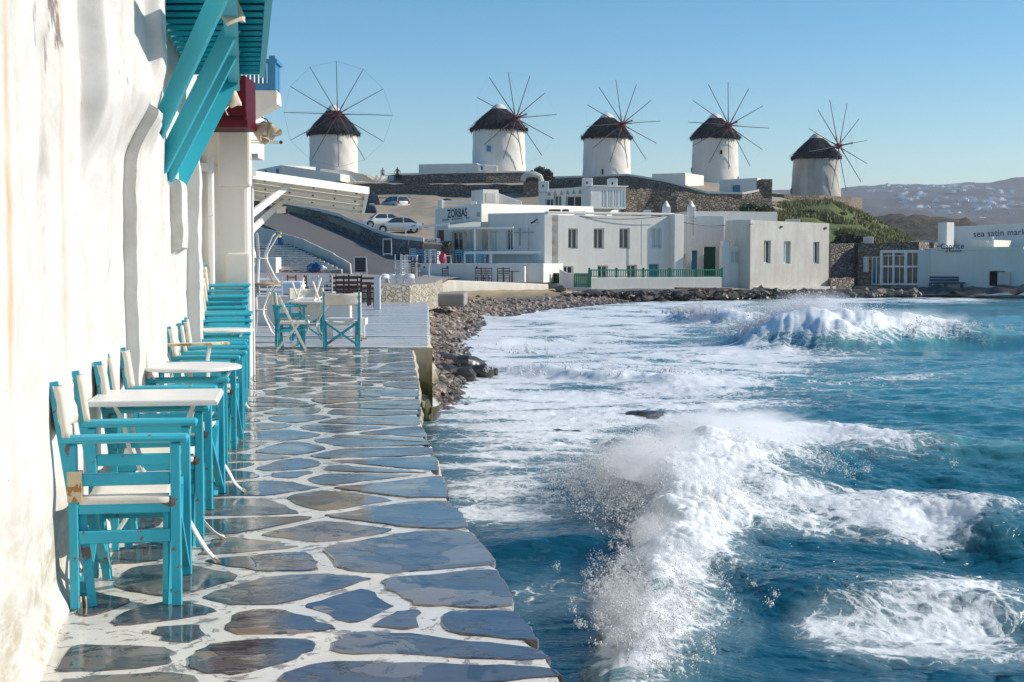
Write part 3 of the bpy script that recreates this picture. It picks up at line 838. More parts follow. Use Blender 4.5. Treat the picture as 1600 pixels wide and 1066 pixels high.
slab('quay_pier', [(22.5, -2.0, -1.345), (24.0, -2.1, -1.42)], -2.0, 0.012, M['joint'], 0.01, 'structure', 0.16)
# ================================================================ FURNITURE
def sling(mb, pts, t=0.012):
    """thin cloth sheet through rows of points (list of rows)"""
    n = len(pts[0]); b = len(mb.v)
    for r in pts:
        for p in r: mb.v.append(tuple(p))
    for i in range(len(pts) - 1):
        for k in range(n - 1):
            mb.f.append((b + i * n + k, b + (i + 1) * n + k, b + (i + 1) * n + k + 1, b + i * n + k + 1))
    return mb

def director_chair(label, group, W=0.56, D=0.395, paint='teal', canvas='canvas', seat_on=True):
    t = thing('director_chair', label, 'chair', (0, 0, 0), 0, group)
    P = M[paint]; h = 0.675
    for s in (-1, 1):
        y = s * W / 2
        for nm, x, w in (('leg', 0.0, .036), ('leg', D, .040)):
            bevel(MB().box(x - w / 2, y - .016, 0, x + w / 2, y + .016, h - .02).build(nm, P, t), .004, 1)
        # slanting inner legs of the folding frame
        MB().bar((0.06, y * .86, 0.0), (0.02, y * .90, 0.44), 0.028, 0.034).build('inner_leg', P, t)
        MB().bar((D - .04, y * .86, 0.0), (D - .03, y * .90, 0.44), 0.028, 0.034).build('inner_leg', P, t)
        o = MB().tube([(-.05, y, h - .002), (-.03, y, h), (D * .5, y, h + .002), (D + .045, y, h), (D + .052, y, h - .002)], [0.014, 0.023, 0.023, 0.023, 0.014], 10, flat=(1.25, .85)).build('arm_rest', P, t, True)
        for zc, hh in ((0.515, .050), (0.405, .055), (0.285, .052)):
            bevel(MB().box(0.018, y - .012, zc - hh / 2, D - .02, y + .012, zc + hh / 2).build('side_rail', P, t), .004, 1)
        bevel(MB().box(0.018, y * .93 - .014, .375, D - .02, y * .93 + .014, .43).build('seat_rail', P, t), .004, 1)
        # leaning back post
        MB().bar((0.005, y, 0.40), (-0.070, y, 0.905), 0.026, 0.038, up=(1, 0, 0.2)).build('back_post', P, t)
    for x in (0.03, D - .03):
        MB().bar((x, -W / 2 + .03, .05), (x, W / 2 - .03, .40), 0.022, 0.040, up=(1, 0, 0)).build('cross_brace', P, t)
        MB().bar((x + .024, W / 2 - .03, .05), (x + .024, -W / 2 + .03, .40), 0.022, 0.040, up=(1, 0, 0)).build('cross_brace', P, t)
    # canvas back, wrapped round both posts
    mb = MB(); rows = []
    for j in range(7):
        z = 0.685 + j * 0.034
        lean = -0.070 * (z - .40) / .505 + 0.005
        r = []
        for k in range(13):
            u = k / 12; y = -W / 2 - .022 + (W + .044) * u
            bow = -0.045 * math.sin(math.pi * u) - (0.014 if 0 < k < 12 else 0.0)
            dip = -0.022 * math.sin(math.pi * u) * (j / 6)
            r.append((lean + bow + .006 * math.sin(j * 1.9 + k), y, z + dip))
        rows.append(r)
    sling(mb, rows)
    for s in (-1, 1):
        y = s * (W / 2 + .022); yi = s * (W / 2 - .022)
        rr = []
        for j in range(7):
            z = 0.685 + j * 0.034; lean = -0.070 * (z - .40) / .505 + 0.005
            rr.append([(lean, y, z), (lean + .026, y, z), (lean + .028, yi, z), (lean + .004, yi, z)])
        sling(mb, rr if s > 0 else rr)
    o = mb.build('backrest', M[canvas], t, True, sharp=None)
    so = o.modifiers.new('cloth', 'SOLIDIFY'); so.thickness = 0.004
    if seat_on:
        mb = MB(); rows = []
        for j in range(9):
            x = 0.025 + (D - .05) * j / 8; r = []
            for k in range(15):
                u = k / 14; y = -W / 2 * .93 - .018 + (W * .93 + .036) * u
                sag = -0.035 * math.sin(math.pi * u) ** 0.7 if 0 < k < 14 else -.02
                r.append((x, y, 0.452 + sag + .003 * math.sin(j + k * .7)))
            rows.append(r)
        sling(mb, rows)
        for s in (-1, 1):
            y = s * (W / 2 * .93 + .018)
            sling(mb, [[(0.025 + (D - .05) * j / 8, y, .452), (0.025 + (D - .05) * j / 8, y + s * .012, .44), (0.025 + (D - .05) * j / 8, y + s * .010, .42), (0.025 + (D - .05) * j / 8, y - s * .004, .405)] for j in range(9)])
        o = mb.build('seat', M[canvas], t, True, sharp=None)
        so = o.modifiers.new('cloth', 'SOLIDIFY'); so.thickness = 0.005
    return t

ROW = 'turquoise director chairs along the white wall'
def row_angle(Y):
    sl = (float(wall_x(Y + .5)) - float(wall_x(Y - .5)))
    return -math.atan(sl)
chair0 = director_chair('nearest turquoise director chair, paint chipped to bare wood, canvas back against the rust-streaked wall', ROW)
def put(o, Y, off=0.065, z=0.0, dr=0.0):
    a = row_angle(Y) + dr
    o.location = (float(wall_x(Y)) + off + 0.082, Y, z + .006); o.rotation_euler = (0, 0, a)
put(chair0, 5.80, 0.0)
MB().box(-.02, -.25, .43, .035, -.305, .55).build('hinge_plate', M['rusty_metal'], chair0)
MB().tube([(0.03, -.24, -.025), (0.025, -.24, .05)], 0.007, 6).build('bolt', M['rusty_metal'], chair0, True)
labs = [(6.93, 'second turquoise director chair, its arms under the square white table'),
        (8.02, 'third turquoise director chair, standing between the square table and the large round table'),
        (9.35, 'turquoise director chair just beyond the large round white table'),
        (10.55, 'turquoise director chair just beyond the rusty rimmed table'),
        (11.75, 'turquoise director chair with bright canvas back before the farthest round table'),
        (12.75, 'turquoise director chair pushed under the farthest round table')]
proto = chair0
for k, (Y, lab) in enumerate(labs):
    c = copy_tree(proto)
    for q in [q for q in COL.objects if q.parent == c and (q.name.startswith('hinge_plate') or q.name.startswith('bolt'))]:
        bpy.data.objects.remove(q)
    c['label'] = lab; put(c, Y, [0.0, 0.02, -.01, 0.03, 0.01, 0.0][k], 0, [0.06, -0.07, 0.08, -0.05, 0.07, -0.03][k])
    if k == 0: clean = c
for k in range(4):
    c = copy_tree(clean); c['group'] = 'turquoise director chairs stacked at the end of the row'
    c['label'] = ['bottom chair of the low turquoise stack of director chairs', 'second chair up in the low turquoise stack', 'third chair up in the low turquoise stack', 'topmost chair of the low turquoise stack of director chairs'][k]
    put(c, 13.95 + .03 * k, 0.02 + .008 * k, 0.062 * k, 0.02 * (-1) ** k)
names8 = ['bottom', 'second', 'third', 'fourth', 'fifth', 'sixth', 'seventh', 'topmost']
for k in range(8):
    c = copy_tree(clean); c['group'] = 'turquoise director chairs stacked at the end of the row'
    c['label'] = '%s chair of the tall turquoise stack against the corner wall' % (names8[k] if k in (0, 7) else names8[k] + ' from below')
    put(c, 16.15 + .01 * k, -.01 + .008 * k, 0.062 * k, 0.02 * (-1) ** k)

def curved_table(label, top='round', R=0.32, lr=.011, H=0.745, nleg=4, mat='white_metal', rim='white_metal', rz=0, cat='table', spread=0.36, pinch=0.10):
    t = thing('cafe_table', label, cat, (0, 0, 0), rz, 'white metal cafe tables')
    if top == 'round':
        MB().lathe([(0.0, H - .012), (R - .01, H - .012), (R, H - .008), (R, H - .002), (R - .008, H), (0.0, H)], 48).build('table_top', M[mat], t, True)
        MB().lathe([(R + .001, H - .022), (R + .006, H - .02), (R + .006, H - .006), (R + .001, H - .004)], 48).build('rim', M[rim], t, True)
    else:
        bevel(MB().box(-R, -R, H - .012, R, R, H).build('table_top', M[mat], t), .003, 1)
        for a in range(4):
            c, s = math.cos(a * math.pi / 2), math.sin(a * math.pi / 2)
            p = lambda x, y: (x * c - y * s, x * s + y * c, H - .018)
            MB().bar(p(R + .002, -R - .004), p(R + .002, R + .004), .006, .016).build('rim', M[rim], t)
    prof = [(H - .014, R * .93), (H * .85, R * .72), (H * .68, pinch + .07), (H * .5, pinch), (H * .35, pinch + .035), (H * .18, pinch + .14), (H * .06, spread * .82), (0.0, spread)]
    for k in range(nleg):
        a = 2 * math.pi * (k + .5) / nleg; c, s = math.cos(a), math.sin(a)
        # smooth the profile
        pts = []
        for i in range(len(prof) - 1):
            for u in (0, .33, .66):
                p0 = prof[max(i - 1, 0)]; p1 = prof[i]; p2 = prof[i + 1]; p3 = prof[min(i + 2, len(prof) - 1)]
                q = [0.5 * ((2 * p1[j]) + (-p0[j] + p2[j]) * u + (2 * p0[j] - 5 * p1[j] + 4 * p2[j] - p3[j]) * u * u + (-p0[j] + 3 * p1[j] - 3 * p2[j] + p3[j]) * u ** 3) for j in (0, 1)]
                pts.append((q[1] * c, q[1] * s, q[0]))
        pts.append((prof[-1][1] * c, prof[-1][1] * s, 0))
        MB().tube(pts, lr, 8, flat=(1.3, .6)).build('leg', M[mat], t, True)
        MB().tube([pts[-2], pts[-1]], 0.012, 6).build('foot', M['rusty_metal'], t, True)
    MB().lathe([(pinch + .008, H * .5 - .008), (pinch + .014, H * .5), (pinch + .008, H * .5 + .008), (pinch + .002, H * .5)], 20).build('ring', M[mat], t, True)
    return t
def tput(o, Y, off, z=0.0, rz=0.0):
    o.location = (float(wall_x(Y)) + off, Y, z + .012); o.rotation_euler = (0, 0, row_angle(Y) + rz)
tb = curved_table('square white enamel table with bowed legs beside the nearest chair', 'square', .285, spread=.40); tput(tb, 6.62, .315)
tb = curved_table('large round white cafe table with curved legs, second table from the foreground', 'round', .30, H=.75, nleg=3); tput(tb, 8.45, .33, 0, .6)
tb = curved_table('small cafe table with yellow rusty rim, third table from the foreground', 'round', .24, H=.80, nleg=3, rim='rusty_metal'); tput(tb, 9.95, .26, 0, .2)
tb.rotation_euler = (-0.052, -.02, .2)
tb = curved_table('farthest round white cafe table of the row, before the turquoise stacks', 'round', .275, nleg=3); tput(tb, 13.2, .31, 0, .2)

# stacked white garden tables and bowed legs up in the air
Yq = 26.0
for k, (px, flip) in enumerate(((398, 0), (401, 1))):
    tq = curved_table(['white garden table standing by the awning post with another turned over on it', 'upturned white garden table with its curved legs in the air'][k], 'round', .42, H=0.92, nleg=5, mat='white_metal', rim='rusty_metal', spread=.44, pinch=.15, lr=.02)
    b = ground(px, 521, 0.05)
    tq.location = (at(px, 0, Yq).x, Yq, 0.05)
    if flip:
        tq.rotation_euler = (math.pi, 0, .4); tq.location.z = .05 + 1.86

# second table group beyond
c = director_chair('turquoise director chair with pale canvas back seen from behind, by the white folding table', 'turquoise chairs round the far table')
c.location = (at(531, 0, 22.2).x - .02, 22.3, .012); c.rotation_euler = (0, 0, math.radians(92 + 6)); farproto = c
# the back faces the viewpoint
c2 = copy_tree(farproto); c2['label'] = 'turquoise director chair in shade at the left of the far white table'
c2.location = (at(432, 0, 22.8).x, 22.6, .012); c2.rotation_euler = (0, 0, math.radians(14))
c3 = copy_tree(farproto); c3['label'] = 'turquoise director chair on the far side of the far white table'
c3.location = (at(468, 0, 23.8).x, 24.3, .05); c3.rotation_euler = (0, 0, math.radians(-80))
tb = curved_table('white round table between the far turquoise chairs', 'round', .40, H=.75, spread=.42); tb.location = (at(487, 0, 22.9).x, 22.75, .012); tb['label'] = 'white round table between the far turquoise chairs'

def folding_chair(label, group=None):
    t = thing('folding_chair', label, 'folding chair', (0, 0, 0), 0, group)
    w = .20; P = M['white_metal']
    for s in (-1, 1):
        MB().bar((-.20, s * w, .86), (.22, s * w, 0), .022, .028, up=(1, 0, 0)).build('leg', P, t)
        MB().bar((.14, s * (w - .03), .45), (-.24, s * (w - .03), 0), .022, .028, up=(1, 0, 0)).build('leg', P, t)
    for z, x in ((.84, -.19), (.76, -.15), (.68, -.112), (.60, -.073)):
        MB().box(x - .008, -w, z - .022, x + .008, w, z + .022).build('back_slat', P, t)
    for k in range(6):
        x = -.17 + k * .064
        MB().box(x, -w + .01, .445, x + .052, w - .01, .46).build('seat_slat', P, t)
    for s in (-1, 1):
        MB().box(-.18, s * (w - .012) - .01, .42, .21, s * (w - .012) + .01, .444).build('seat_frame', P, t)
    return t
fc = folding_chair('white folding chair in front of the far turquoise chairs'); fc.location = (at(452, 0, 21.8).x, 21.75, .012); fc.rotation_euler = (0, 0, math.radians(8))
fc2 = folding_chair('white folding chair turned upside down on the far white table', None)
fc2.location = (at(478, 0, 22.8).x, 22.7, 1.10); fc2.rotation_euler = (0, math.radians(172), math.radians(75)); fc2.scale = (.9, .9, .7)

# low pale wall and bench behind the group
lw = MB().box(at(392, 0, 30.5).x - 3, 30.5, 0.0, at(545, 0, 30.5).x, 30.75, at(0, 462, 30.5).z).build('parapet_wall', M['white']); bevel(lw, .03); tag(lw, 'low pale parapet wall behind the far turquoise chairs', 'wall')
bn = thing('bench', 'pale blue wooden bench with tall end post right of the turquoise chair', 'bench', at(556, 530, 25.2))
pz = lambda py: at(0, py, 25.2).z
MB().box(at(549, 0, 25.2).x, 25.2, 0.04, at(561, 0, 25.2).x, 25.3, pz(457)).build('end_post', M['white_paint'], bn, world=True)
MB().box(at(505, 0, 25.2).x, 25.25, pz(508), at(567, 0, 25.2).x, 25.75, pz(498)).build('seat', M['white_paint'], bn, world=True)
MB().box(at(556, 0, 25.2).x, 25.25, 0.04, at(566, 0, 25.2).x, 25.35, pz(508)).build('leg', M['white_paint'], bn, world=True)
MB().box(at(507, 0, 25.2).x, 25.25, 0.04, at(515, 0, 25.2).x, 25.35, pz(508)).build('leg', M['white_paint'], bn, world=True)
MB().box(at(505, 0, 25.7).x, 25.72, pz(470), at(556, 0, 25.7).x, 25.76, pz(460)).build('back_rail', M['white_paint'], bn, world=True)
br = thing('cleat', 'small rusty iron cleat on the whitewashed step beside the pale bench', 'cleat', ground(562, 533, 0.04))
MB().box(-.05, -.05, 0, .05, .05, .03).build('base', M['rusty_metal'], br)
MB().lathe([(0.03, .03), (.03, .09), (.06, .11), (.05, .13), (0, .14)], 10).build('head', M['rusty_metal'], br, True)
MB().bar((-.12, 0, .05), (.12, 0, .04), .03, .03).build('bar', M['rusty_metal'], br)

# taverna furniture further back
def ladder_chair(label, group, mat='wood', H=0.96, w=.21):
    t = thing('ladder_back_chair', label, 'chair', (0, 0, 0), 0, group)
    P = M[mat]
    for s in (-1, 1):
        MB().bar((0.0, s * w, 0), (-.05, s * w, H), .038, .038, up=(1, 0, 0)).build('leg', P, t)
        MB().bar((.40, s * w, 0), (.40, s * w, .46), .038, .038, up=(1, 0, 0)).build('leg', P, t)
        MB().bar((.0, s * w, .22), (.40, s * w, .22), .022, .028).build('stretcher', P, t)
    for z in (.58, .72, .88):
        MB().box(-.05 - .02 * (z - .5), -w, z - .03, -.03 - .02 * (z - .5), w, z + .035).build('back_slat', P, t)
    for x in (0.0, .40):
        MB().box(x - .012, -w, .25, x + .012, w, .285).build('stretcher', P, t)
    bevel(MB().box(-.02, -w - .01, .44, .42, w + .01, .475).build('seat', P, t), .01, 1)
    return t
lc = ladder_chair('dark brown ladder-back chair at the right end of the brown chairs, by the white post', 'dark brown taverna chairs')
lc.location = (at(572, 0, 42).x, 42.0, .02); lc.rotation_euler = (0, 0, math.radians(100))
spec = [(545, 43.0, 92, 'dark brown ladder-back chair next left of the end chair, backrest towards the viewpoint'),
        (524, 43.2, 90, 'dark brown ladder-back chair, third from the white post'),
        (476, 43.6, 15, 'dark brown ladder-back chair seen from the side by the white-clothed table'),
        (552, 45.4, -90, 'dark brown chair on the far side of the brown table'),
        (532, 45.4, -90, 'dark brown chair on the far side, behind the third brown chair'),
        (454, 44.6, -30, 'dark brown chair half hidden behind the white cloth')]
for px, Y, a, lab in spec:
    q = copy_tree(lc); q['label'] = lab; q.location = (at(px, 0, Y).x, Y, .02); q.rotation_euler = (0, 0, math.radians(a))
bt = thing('dining_table', 'dark brown table among the ladder-back chairs', 'table', (at(540, 0, 44.3).x, 44.3, .02))
bevel(MB().box(-.75, -.40, .70, .75, .40, .74).build('table_top', M['wood'], bt), .01, 1)
for sx in (-1, 1):
    for sy in (-1, 1):
        MB().box(sx * .68 - .03, sy * .34 - .03, 0, sx * .68 + .03, sy * .34 + .03, .70).build('leg', M['wood'], bt)
wt = thing('dining_table', 'small table under a rumpled white cloth left of the brown chairs', 'table', (at(452, 0, 43.5).x, 43.3, .02))
for sx in (-1, 1):
    for sy in (-1, 1):
        MB().box(sx * .32 - .03, sy * .32 - .03, 0, sx * .32 + .03, sy * .32 + .03, .74).build('leg', M['white_paint'], wt)
MB().box(-.38, -.38, .74, .38, .38, .77).build('table_top', M['white_paint'], wt)
tc = MB()
Nn = 26; rowsc = []
for i in range(Nn):
    r = []
    for k in range(Nn):
        x = -.78 + 1.56 * i / (Nn - 1); y = -.78 + 1.56 * k / (Nn - 1)
        ox = max(0, abs(x) - .39); oy = max(0, abs(y) - .39); d = max(ox, oy)
        X = math.copysign(min(abs(x), .40 + .05 * d), x); Y2 = math.copysign(min(abs(y), .40 + .05 * d), y)
        wv = .03 * math.sin(14 * (x if oy > ox else y)) * min(1, d * 4)
        if ox >= oy and d > 0: X += math.copysign(wv, x)
        elif d > 0: Y2 += math.copysign(wv, y)
        r.append((wt.location.x + X, wt.location.y + Y2, .02 + .782 - d + .006 * math.sin(9 * x + 5 * y)))
    rowsc.append(r)
sling(tc, rowsc); o = tc.build('tablecloth', M['cloth'], smooth=True, sharp=None); o.modifiers.new('cloth', 'SOLIDIFY').thickness = .006
tag(o, 'rumpled white tablecloth over the small table left of the brown chairs', 'tablecloth')
wd = [(491, 42.6, 'white draped chair between the tablecloth and the brown chairs'), (505, 42.4, 'white wooden chair beside the draped one'), (412, 40.5, 'white ladder-back chair behind the stacked garden tables'), (425, 40.0, 'white chair at the left of the white-clothed table')]
wc = ladder_chair(wd[0][2], 'white wooden taverna chairs', 'white_paint')
wc.location = (at(491, 0, 42.6).x, 42.6, .02); wc.rotation_euler = (0, 0, math.radians(95))
for px, Y, lab in wd[1:]:
    q = copy_tree(wc); q['label'] = lab; q.location = (at(px, 0, Y).x, Y, .02); q.rotation_euler = (0, 0, math.radians(80 + px % 7 * 5))
pp = thing('white_post', 'white wooden post right of the brown chairs', 'post', (at(587, 0, 41).x, 41, .02))
bevel(MB().box(-.09, -.09, 0, .09, .09, at(0, 433, 41).z - .02).build('shaft', M['white_paint'], pp), .01)
MB().box(-.11, -.11, at(0, 433, 41).z - .02, .11, .11, at(0, 431, 41).z - .02).build('cap', M['white_paint'], pp)

# white plastic chairs behind the rubble wall
def plastic_chair(label, group):
    t = thing('plastic_chair', label, 'chair', (0, 0, 0), 0, group)
    P = M['cloth']
    mb = MB(); rows = []
    for j in range(7):
        z = .40 + j * .07; r = []
        for k in range(11):
            a = math.pi * (k / 10) - math.pi; rr = .27 - .02 * j / 6
            r.append((rr * math.cos(a) * 1.0, -.02 + rr * .85 * math.sin(a) - (.02 * j / 6), z - (.12 * abs(math.cos(a)) ** 3 * (j / 6))))
        rows.append(r)
    sling(mb, rows); o = mb.build('backrest', P, t, True, sharp=None); o.modifiers.new('shell', 'SOLIDIFY').thickness = .02
    bevel(MB().box(-.24, -.22, .40, .24, .24, .43).build('seat', P, t), .01, 1)
    for sx in (-1, 1):
        for sy in (-1, 1):
            MB().bar((sx * .26, sy * .22, 0), (sx * .20, sy * .18, .40), .05, .04, up=(0, 1, 0)).build('leg', P, t)
    return t
pc = plastic_chair('leftmost of the four low white plastic seats behind the rubble wall', 'white plastic chairs behind the rubble wall')
pc.location = (at(597, 0, 54).x, 54.0, .58); pc.rotation_euler = (0, 0, math.radians(20)); pc.scale = (.8, .6, .44)
for px, lab, a in ((609, 'second low white plastic seat from the left behind the rubble wall', -10), (624, 'third low white plastic seat from the left behind the rubble wall', 5), (637, 'rightmost of the four low white plastic seats behind the rubble wall', 15)):
    q = copy_tree(pc); q['label'] = lab; q.location = (at(px, 0, 54.2).x, 54.2, .58); q.rotation_euler = (0, 0, math.radians(a))
# ================================================================ GROUND BEYOND THE TERRACE
def sheet(name, rows, mat, sub=8, amp=0.0, freq=0.5, kind='structure', seed=3, skirt=0.0, smooth=True):
    """loft through rows of (px, py, Y) points; each row has the same number of points"""
    P = [[Vector(q) if len(q) == 4 else at(*q) for q in r] for r in rows]
    def cr(a, b, c, d, u): return 0.5 * ((2 * b) + (-a + c) * u + (2 * a - 5 * b + 4 * c - d) * u * u + (-a + 3 * b - 3 * c + d) * u ** 3)
    n = len(P[0])
    dense = []
    for r in P:
        rr = []
        for k in range(n - 1):
            for s_ in range(sub):
                u = s_ / sub; rr.append(r[k].lerp(r[k + 1], u))
        rr.append(r[-1]); dense.append(rr)
    out = []
    for i in range(len(dense) - 1):
        for s_ in range(sub):
            u = s_ / sub; out.append([a.lerp(b, u) for a, b in zip(dense[i], dense[i + 1])])
    out.append(dense[-1])
    A_ = np.array([[tuple(p) for p in r] for r in out])
    if amp:
        A_[:, :, 2] += amp * fbm(A_[:, :, 0] * freq, A_[:, :, 1] * freq, 5, seed, .55)
    m, n2 = A_.shape[:2]
    if skirt:
        lo = A_[0].copy(); lo[:, 2] -= skirt; A_ = np.concatenate([lo[None], A_]); m += 1
    V = A_.reshape(-1, 3); ii = np.arange(m * n2).reshape(m, n2)
    F = np.stack([ii[:-1, :-1], ii[:-1, 1:], ii[1:, 1:], ii[1:, :-1]], -1).reshape(-1, 4)
    me = bpy.data.meshes.new(name); me.from_pydata(V.tolist(), [], F.tolist())
    if smooth: me.polygons.foreach_set('use_smooth', [True] * len(F)); me.set_sharp_from_angle(angle=1.0)
    me.materials.append(mat)
    o = bpy.data.objects.new(name, me); COL.objects.link(o)
    if kind: o['kind'] = kind
    return o

def wall_line(name, label, cat, bot, top, thick, mat, cap=None, sub=6, rag=0.0, kind=None, cap_h=0.12, seed=1):
    """wall through bottom points and top points (px, py, Y), thickness away from the viewer"""
    B = [at(*p) for p in bot]; T = [at(*p) for p in top]
    bb, tt = [], []
    for i in range(len(B) - 1):
        for s_ in range(sub):
            u = s_ / sub; bb.append(B[i].lerp(B[i + 1], u)); tt.append(T[i].lerp(T[i + 1], u))
    bb.append(B[-1]); tt.append(T[-1])
    rnd = random.Random(seed)
    mb = MB(); n = len(bb); th = Vector((0, thick, 0))
    for i in range(n):
        z = rnd.uniform(-rag, rag)
        tt[i] = tt[i] + Vector((0, 0, z))
        mb.v += [tuple(bb[i] - Vector((0, 0, .4))), tuple(tt[i]), tuple(tt[i] + th), tuple(bb[i] + th - Vector((0, 0, .4)))]
    for i in range(n - 1):
        a = 4 * i; b = a + 4
        for k in range(3): mb.f.append((a + k, b + k, b + k + 1, a + k + 1)[::-1])
    mb.f.append((0, 1, 2, 3)); mb.f.append(tuple(4 * (n - 1) + k for k in (3, 2, 1, 0)))
    root = thing(name, label, cat, (bb[n // 2].x, bb[n // 2].y, bb[n // 2].z))
    mb.build('wall', mat, root, world=True)
    if cap:
        mb = MB()
        for i in range(n - 1):
            a, b = tt[i], tt[i + 1]; o = Vector((0, -.06, 0)); o2 = Vector((0, thick + .06, 0)); h = Vector((0, 0, cap_h)); d = Vector((0, 0, -.03))
            mb.hexa([a + o + d, b + o + d, b + o2 + d, a + o2 + d, a + o + h, b + o + h, b + o2 + h, a + o2 + h])
        mb.build('cap', cap, root, world=True)
    return root

# plaza
sheet('plaza', [[(300, 446, 48.6), (590, 446, 48.6), (640, 447, 50), (690, 443, 62)],
                [(340, 434, 66), (590, 436, 66), (650, 437, 67), (700, 436, 80)],
                [(360, 424, 80), (530, 426, 83), (650, 432, 90), (720, 433, 96)],
                [(360, 423, 96), (560, 422, 96), (690, 430, 98), (720, 433, 104)]], M['concrete'], 6, 0.03, 0.4, skirt=1.6)
wall_line('rubble_wall', 'low rubble wall with flaking limewash in front of the white plastic chairs', 'wall',
          [(560, 474, 48.0), (590, 474, 48.0), (640, 473, 48.5), (680, 466, 54), (692, 460, 62)], [(560, 447, 48.0), (590, 446.5, 48.0), (640, 446, 48.5), (678, 442, 54), (690, 437, 62)], .5, M['stone_white'], None, 10, .03)
# road
road = sheet('road', [[(530, 431, 83.5), (600, 431, 84), (662, 431, 88)],
               [(505, 404, 92), (560, 401, 97), (628, 402, 103)],
               [(470, 382, 98), (530, 380, 107), (586, 385, 113)],
               [(430, 359, 105), (480, 358, 114), (532, 362, 121)],
               [(392, 343, 111), (420, 338, 121), (452, 331, 130)],
               [(350, 331, 119), (385, 326, 128), (420, 320, 138)]], M['asphalt'], 6, 0.03, .3)
wall_line('road_wall', 'brown stone wall with whitewashed coping curving between the road and the parked cars', 'wall',
          [(430, 330, 132), (452, 333, 130), (500, 347, 125), (532, 364, 121), (586, 387, 113), (628, 404, 103), (660, 408, 99)],
          [(430, 316, 132), (452, 320, 130), (500, 330, 125), (532, 339, 121), (586, 362, 113), (618, 372, 106), (662, 377, 99)], .5, M['stone_brown'], M['white'], 6, .02, cap_h=.24)
sw = wall_line('stair_wall', 'whitewashed stair wall running down between the road and the steps', 'wall',
          [(392, 372, 96), (430, 378, 93.5), (474, 396, 89), (520, 418, 84), (549, 427, 81)],
          [(392, 352, 96), (430, 361, 93.5), (474, 374, 89), (520, 396, 84), (547, 412, 81)], .45, M['white_old'], None, 6, .02)
for px, py in ((411, 362), (458, 377), (470, 382), (502, 395)):
    pass
# stairs
stz0, stz1 = at(460, 423, 79.5).z, at(430, 381, 92).z
ns = 15
st_root = thing('steps', 'broad flight of pale steps with white painted joints climbing beside the stair wall', 'steps', at(450, 423, 79.5))
for i in range(ns):
    y0 = 79.5 + (92 - 79.5) * i / ns; y1 = y0 + (92 - 79.5) / ns
    z1 = stz0 + (stz1 - stz0) * (i + 1) / ns
    yy = 424 - 42 * (i + .5) / ns
    xL = at(385, yy, y0).x; xR = at(533 - 88 * (i / ns) ** 0.9, yy, y0).x
    MB().box(xL, y0, stz0 - .6, xR, y1 if i < ns - 1 else 96, z1 - .02).build('step', M['setts'], st_root, world=True)
    MB().box(xL, y0 - .03, z1 - .06, xR, y0 + .10, z1).build('nosing', M['white'], st_root, world=True)
bevel(MB().box(at(398, 423, 78.6).x, 78.6, stz0 - .2, at(432, 423, 78.6).x, 80.3, at(420, 402, 78.6).z).build('block', M['white'], st_root, world=True), .05)
def bin_(px, py, Y, h, w, lab, lid=None):
    p = at(px, py, Y); b = thing('litter_bin', lab, 'bin', p)
    MB().lathe([(w * .42, 0), (w * .5, h * .85), (w * .53, h * .87), (w * .53, h * .92), (w * .44, h * .92), (w * .40, h * .3)], 12).build('body', M['bin'], b, True)
    if lid: MB().lathe([(w * .54, h * .90), (w * .5, h * 1.05), (w * .25, h * 1.22), (0, h * 1.25)], 12).build('lid', lid, b, True).rotation_euler = (0, -.25, 0)
    return b
bin_(438.5, 383.5, 90.5, .55, .38, 'blue litter bin with yellow bag standing at the top of the steps', M['yellow'])
for k, (px, py, lab) in enumerate(((485, 423, 'left blue refuse sack at the foot of the steps'), (494, 423, 'middle blue refuse sack at the foot of the steps, darker top'))):
    o = MB().blob(at(px, py - 4.5, 79.0), .24, 5 + k, .34, 2, (1.15, .8, .95)).build('refuse_sack', M['bin'], smooth=True); tag(o, lab, 'refuse sack', 'refuse sacks at the foot of the steps')
o = MB().blob(at(505, 419, 79.0), .16, 9, .3, 2, (1.4, .8, .8)).build('refuse_sack', M['cloth'], smooth=True); tag(o, 'small white refuse sack right of the blue sacks', 'refuse sack', 'refuse sacks at the foot of the steps')
sgx = thing('sandwich_stand', 'small dark trestle standing on the steps near the awning post', 'trestle', at(408, 396, 86))
MB().bar(at(402, 389, 86), at(418, 389, 86), .05, .05).build('top_rail', M['wood'], sgx, world=True)
for px in (404, 417): MB().bar(at(px, 389, 86), at(px, 396, 86), .04, .04).build('leg', M['wood'], sgx, world=True)
def sign(px0, px1, py0, py1, Y, lab):
    g = thing('menu_board', lab, 'sign board', at((px0 + px1) / 2, py1, Y))
    a, b = at(px0, py0, Y), at(px1, py1, Y); w = .045
    x0, x1, z1, z0 = a.x, b.x, a.z, b.z
    MB().box(x0 + .04, Y - .01, z0 + (z1 - z0) * .12, x1 - .04, Y + .02, z1 - .05).build('board', M['board'], g, world=True)
    for xa, xb, za, zb in ((x0, x0 + .05, z0, z1), (x1 - .05, x1, z0, z1), (x0 + .05, x1 - .05, z1 - .06, z1), (x0 + .05, x1 - .05, z0 + (z1 - z0) * .06, z0 + (z1 - z0) * .12)):
        MB().box(xa, Y - .03, za, xb, Y + .03, zb).build('frame', M['white_paint'], g, world=True)
    for x in (x0 + .03, x1 - .03):
        MB().bar((x, Y + .7, z0), (x, Y + .05, z1 - .02), .04, .04).build('back_leg', M['white_paint'], g, world=True)
    # chalk scribbles, too small to read
    rr = random.Random(int(px0))
    for j in range(7):
        z = z1 - .14 - j * (z1 - z0) * .10; x = x0 + .10
        mb = MB()
        while x < x1 - .12:
            l = rr.uniform(.02, .06); mb.box(x, Y - .014, z, x + l, Y - .0105, z + .012); x += l + .02
        mb.build('chalk_line', M['grey'], g, world=True)
sign(553, 573, 401, 428.5, 80, 'white framed menu board standing in the shaded lane above the brown chairs')
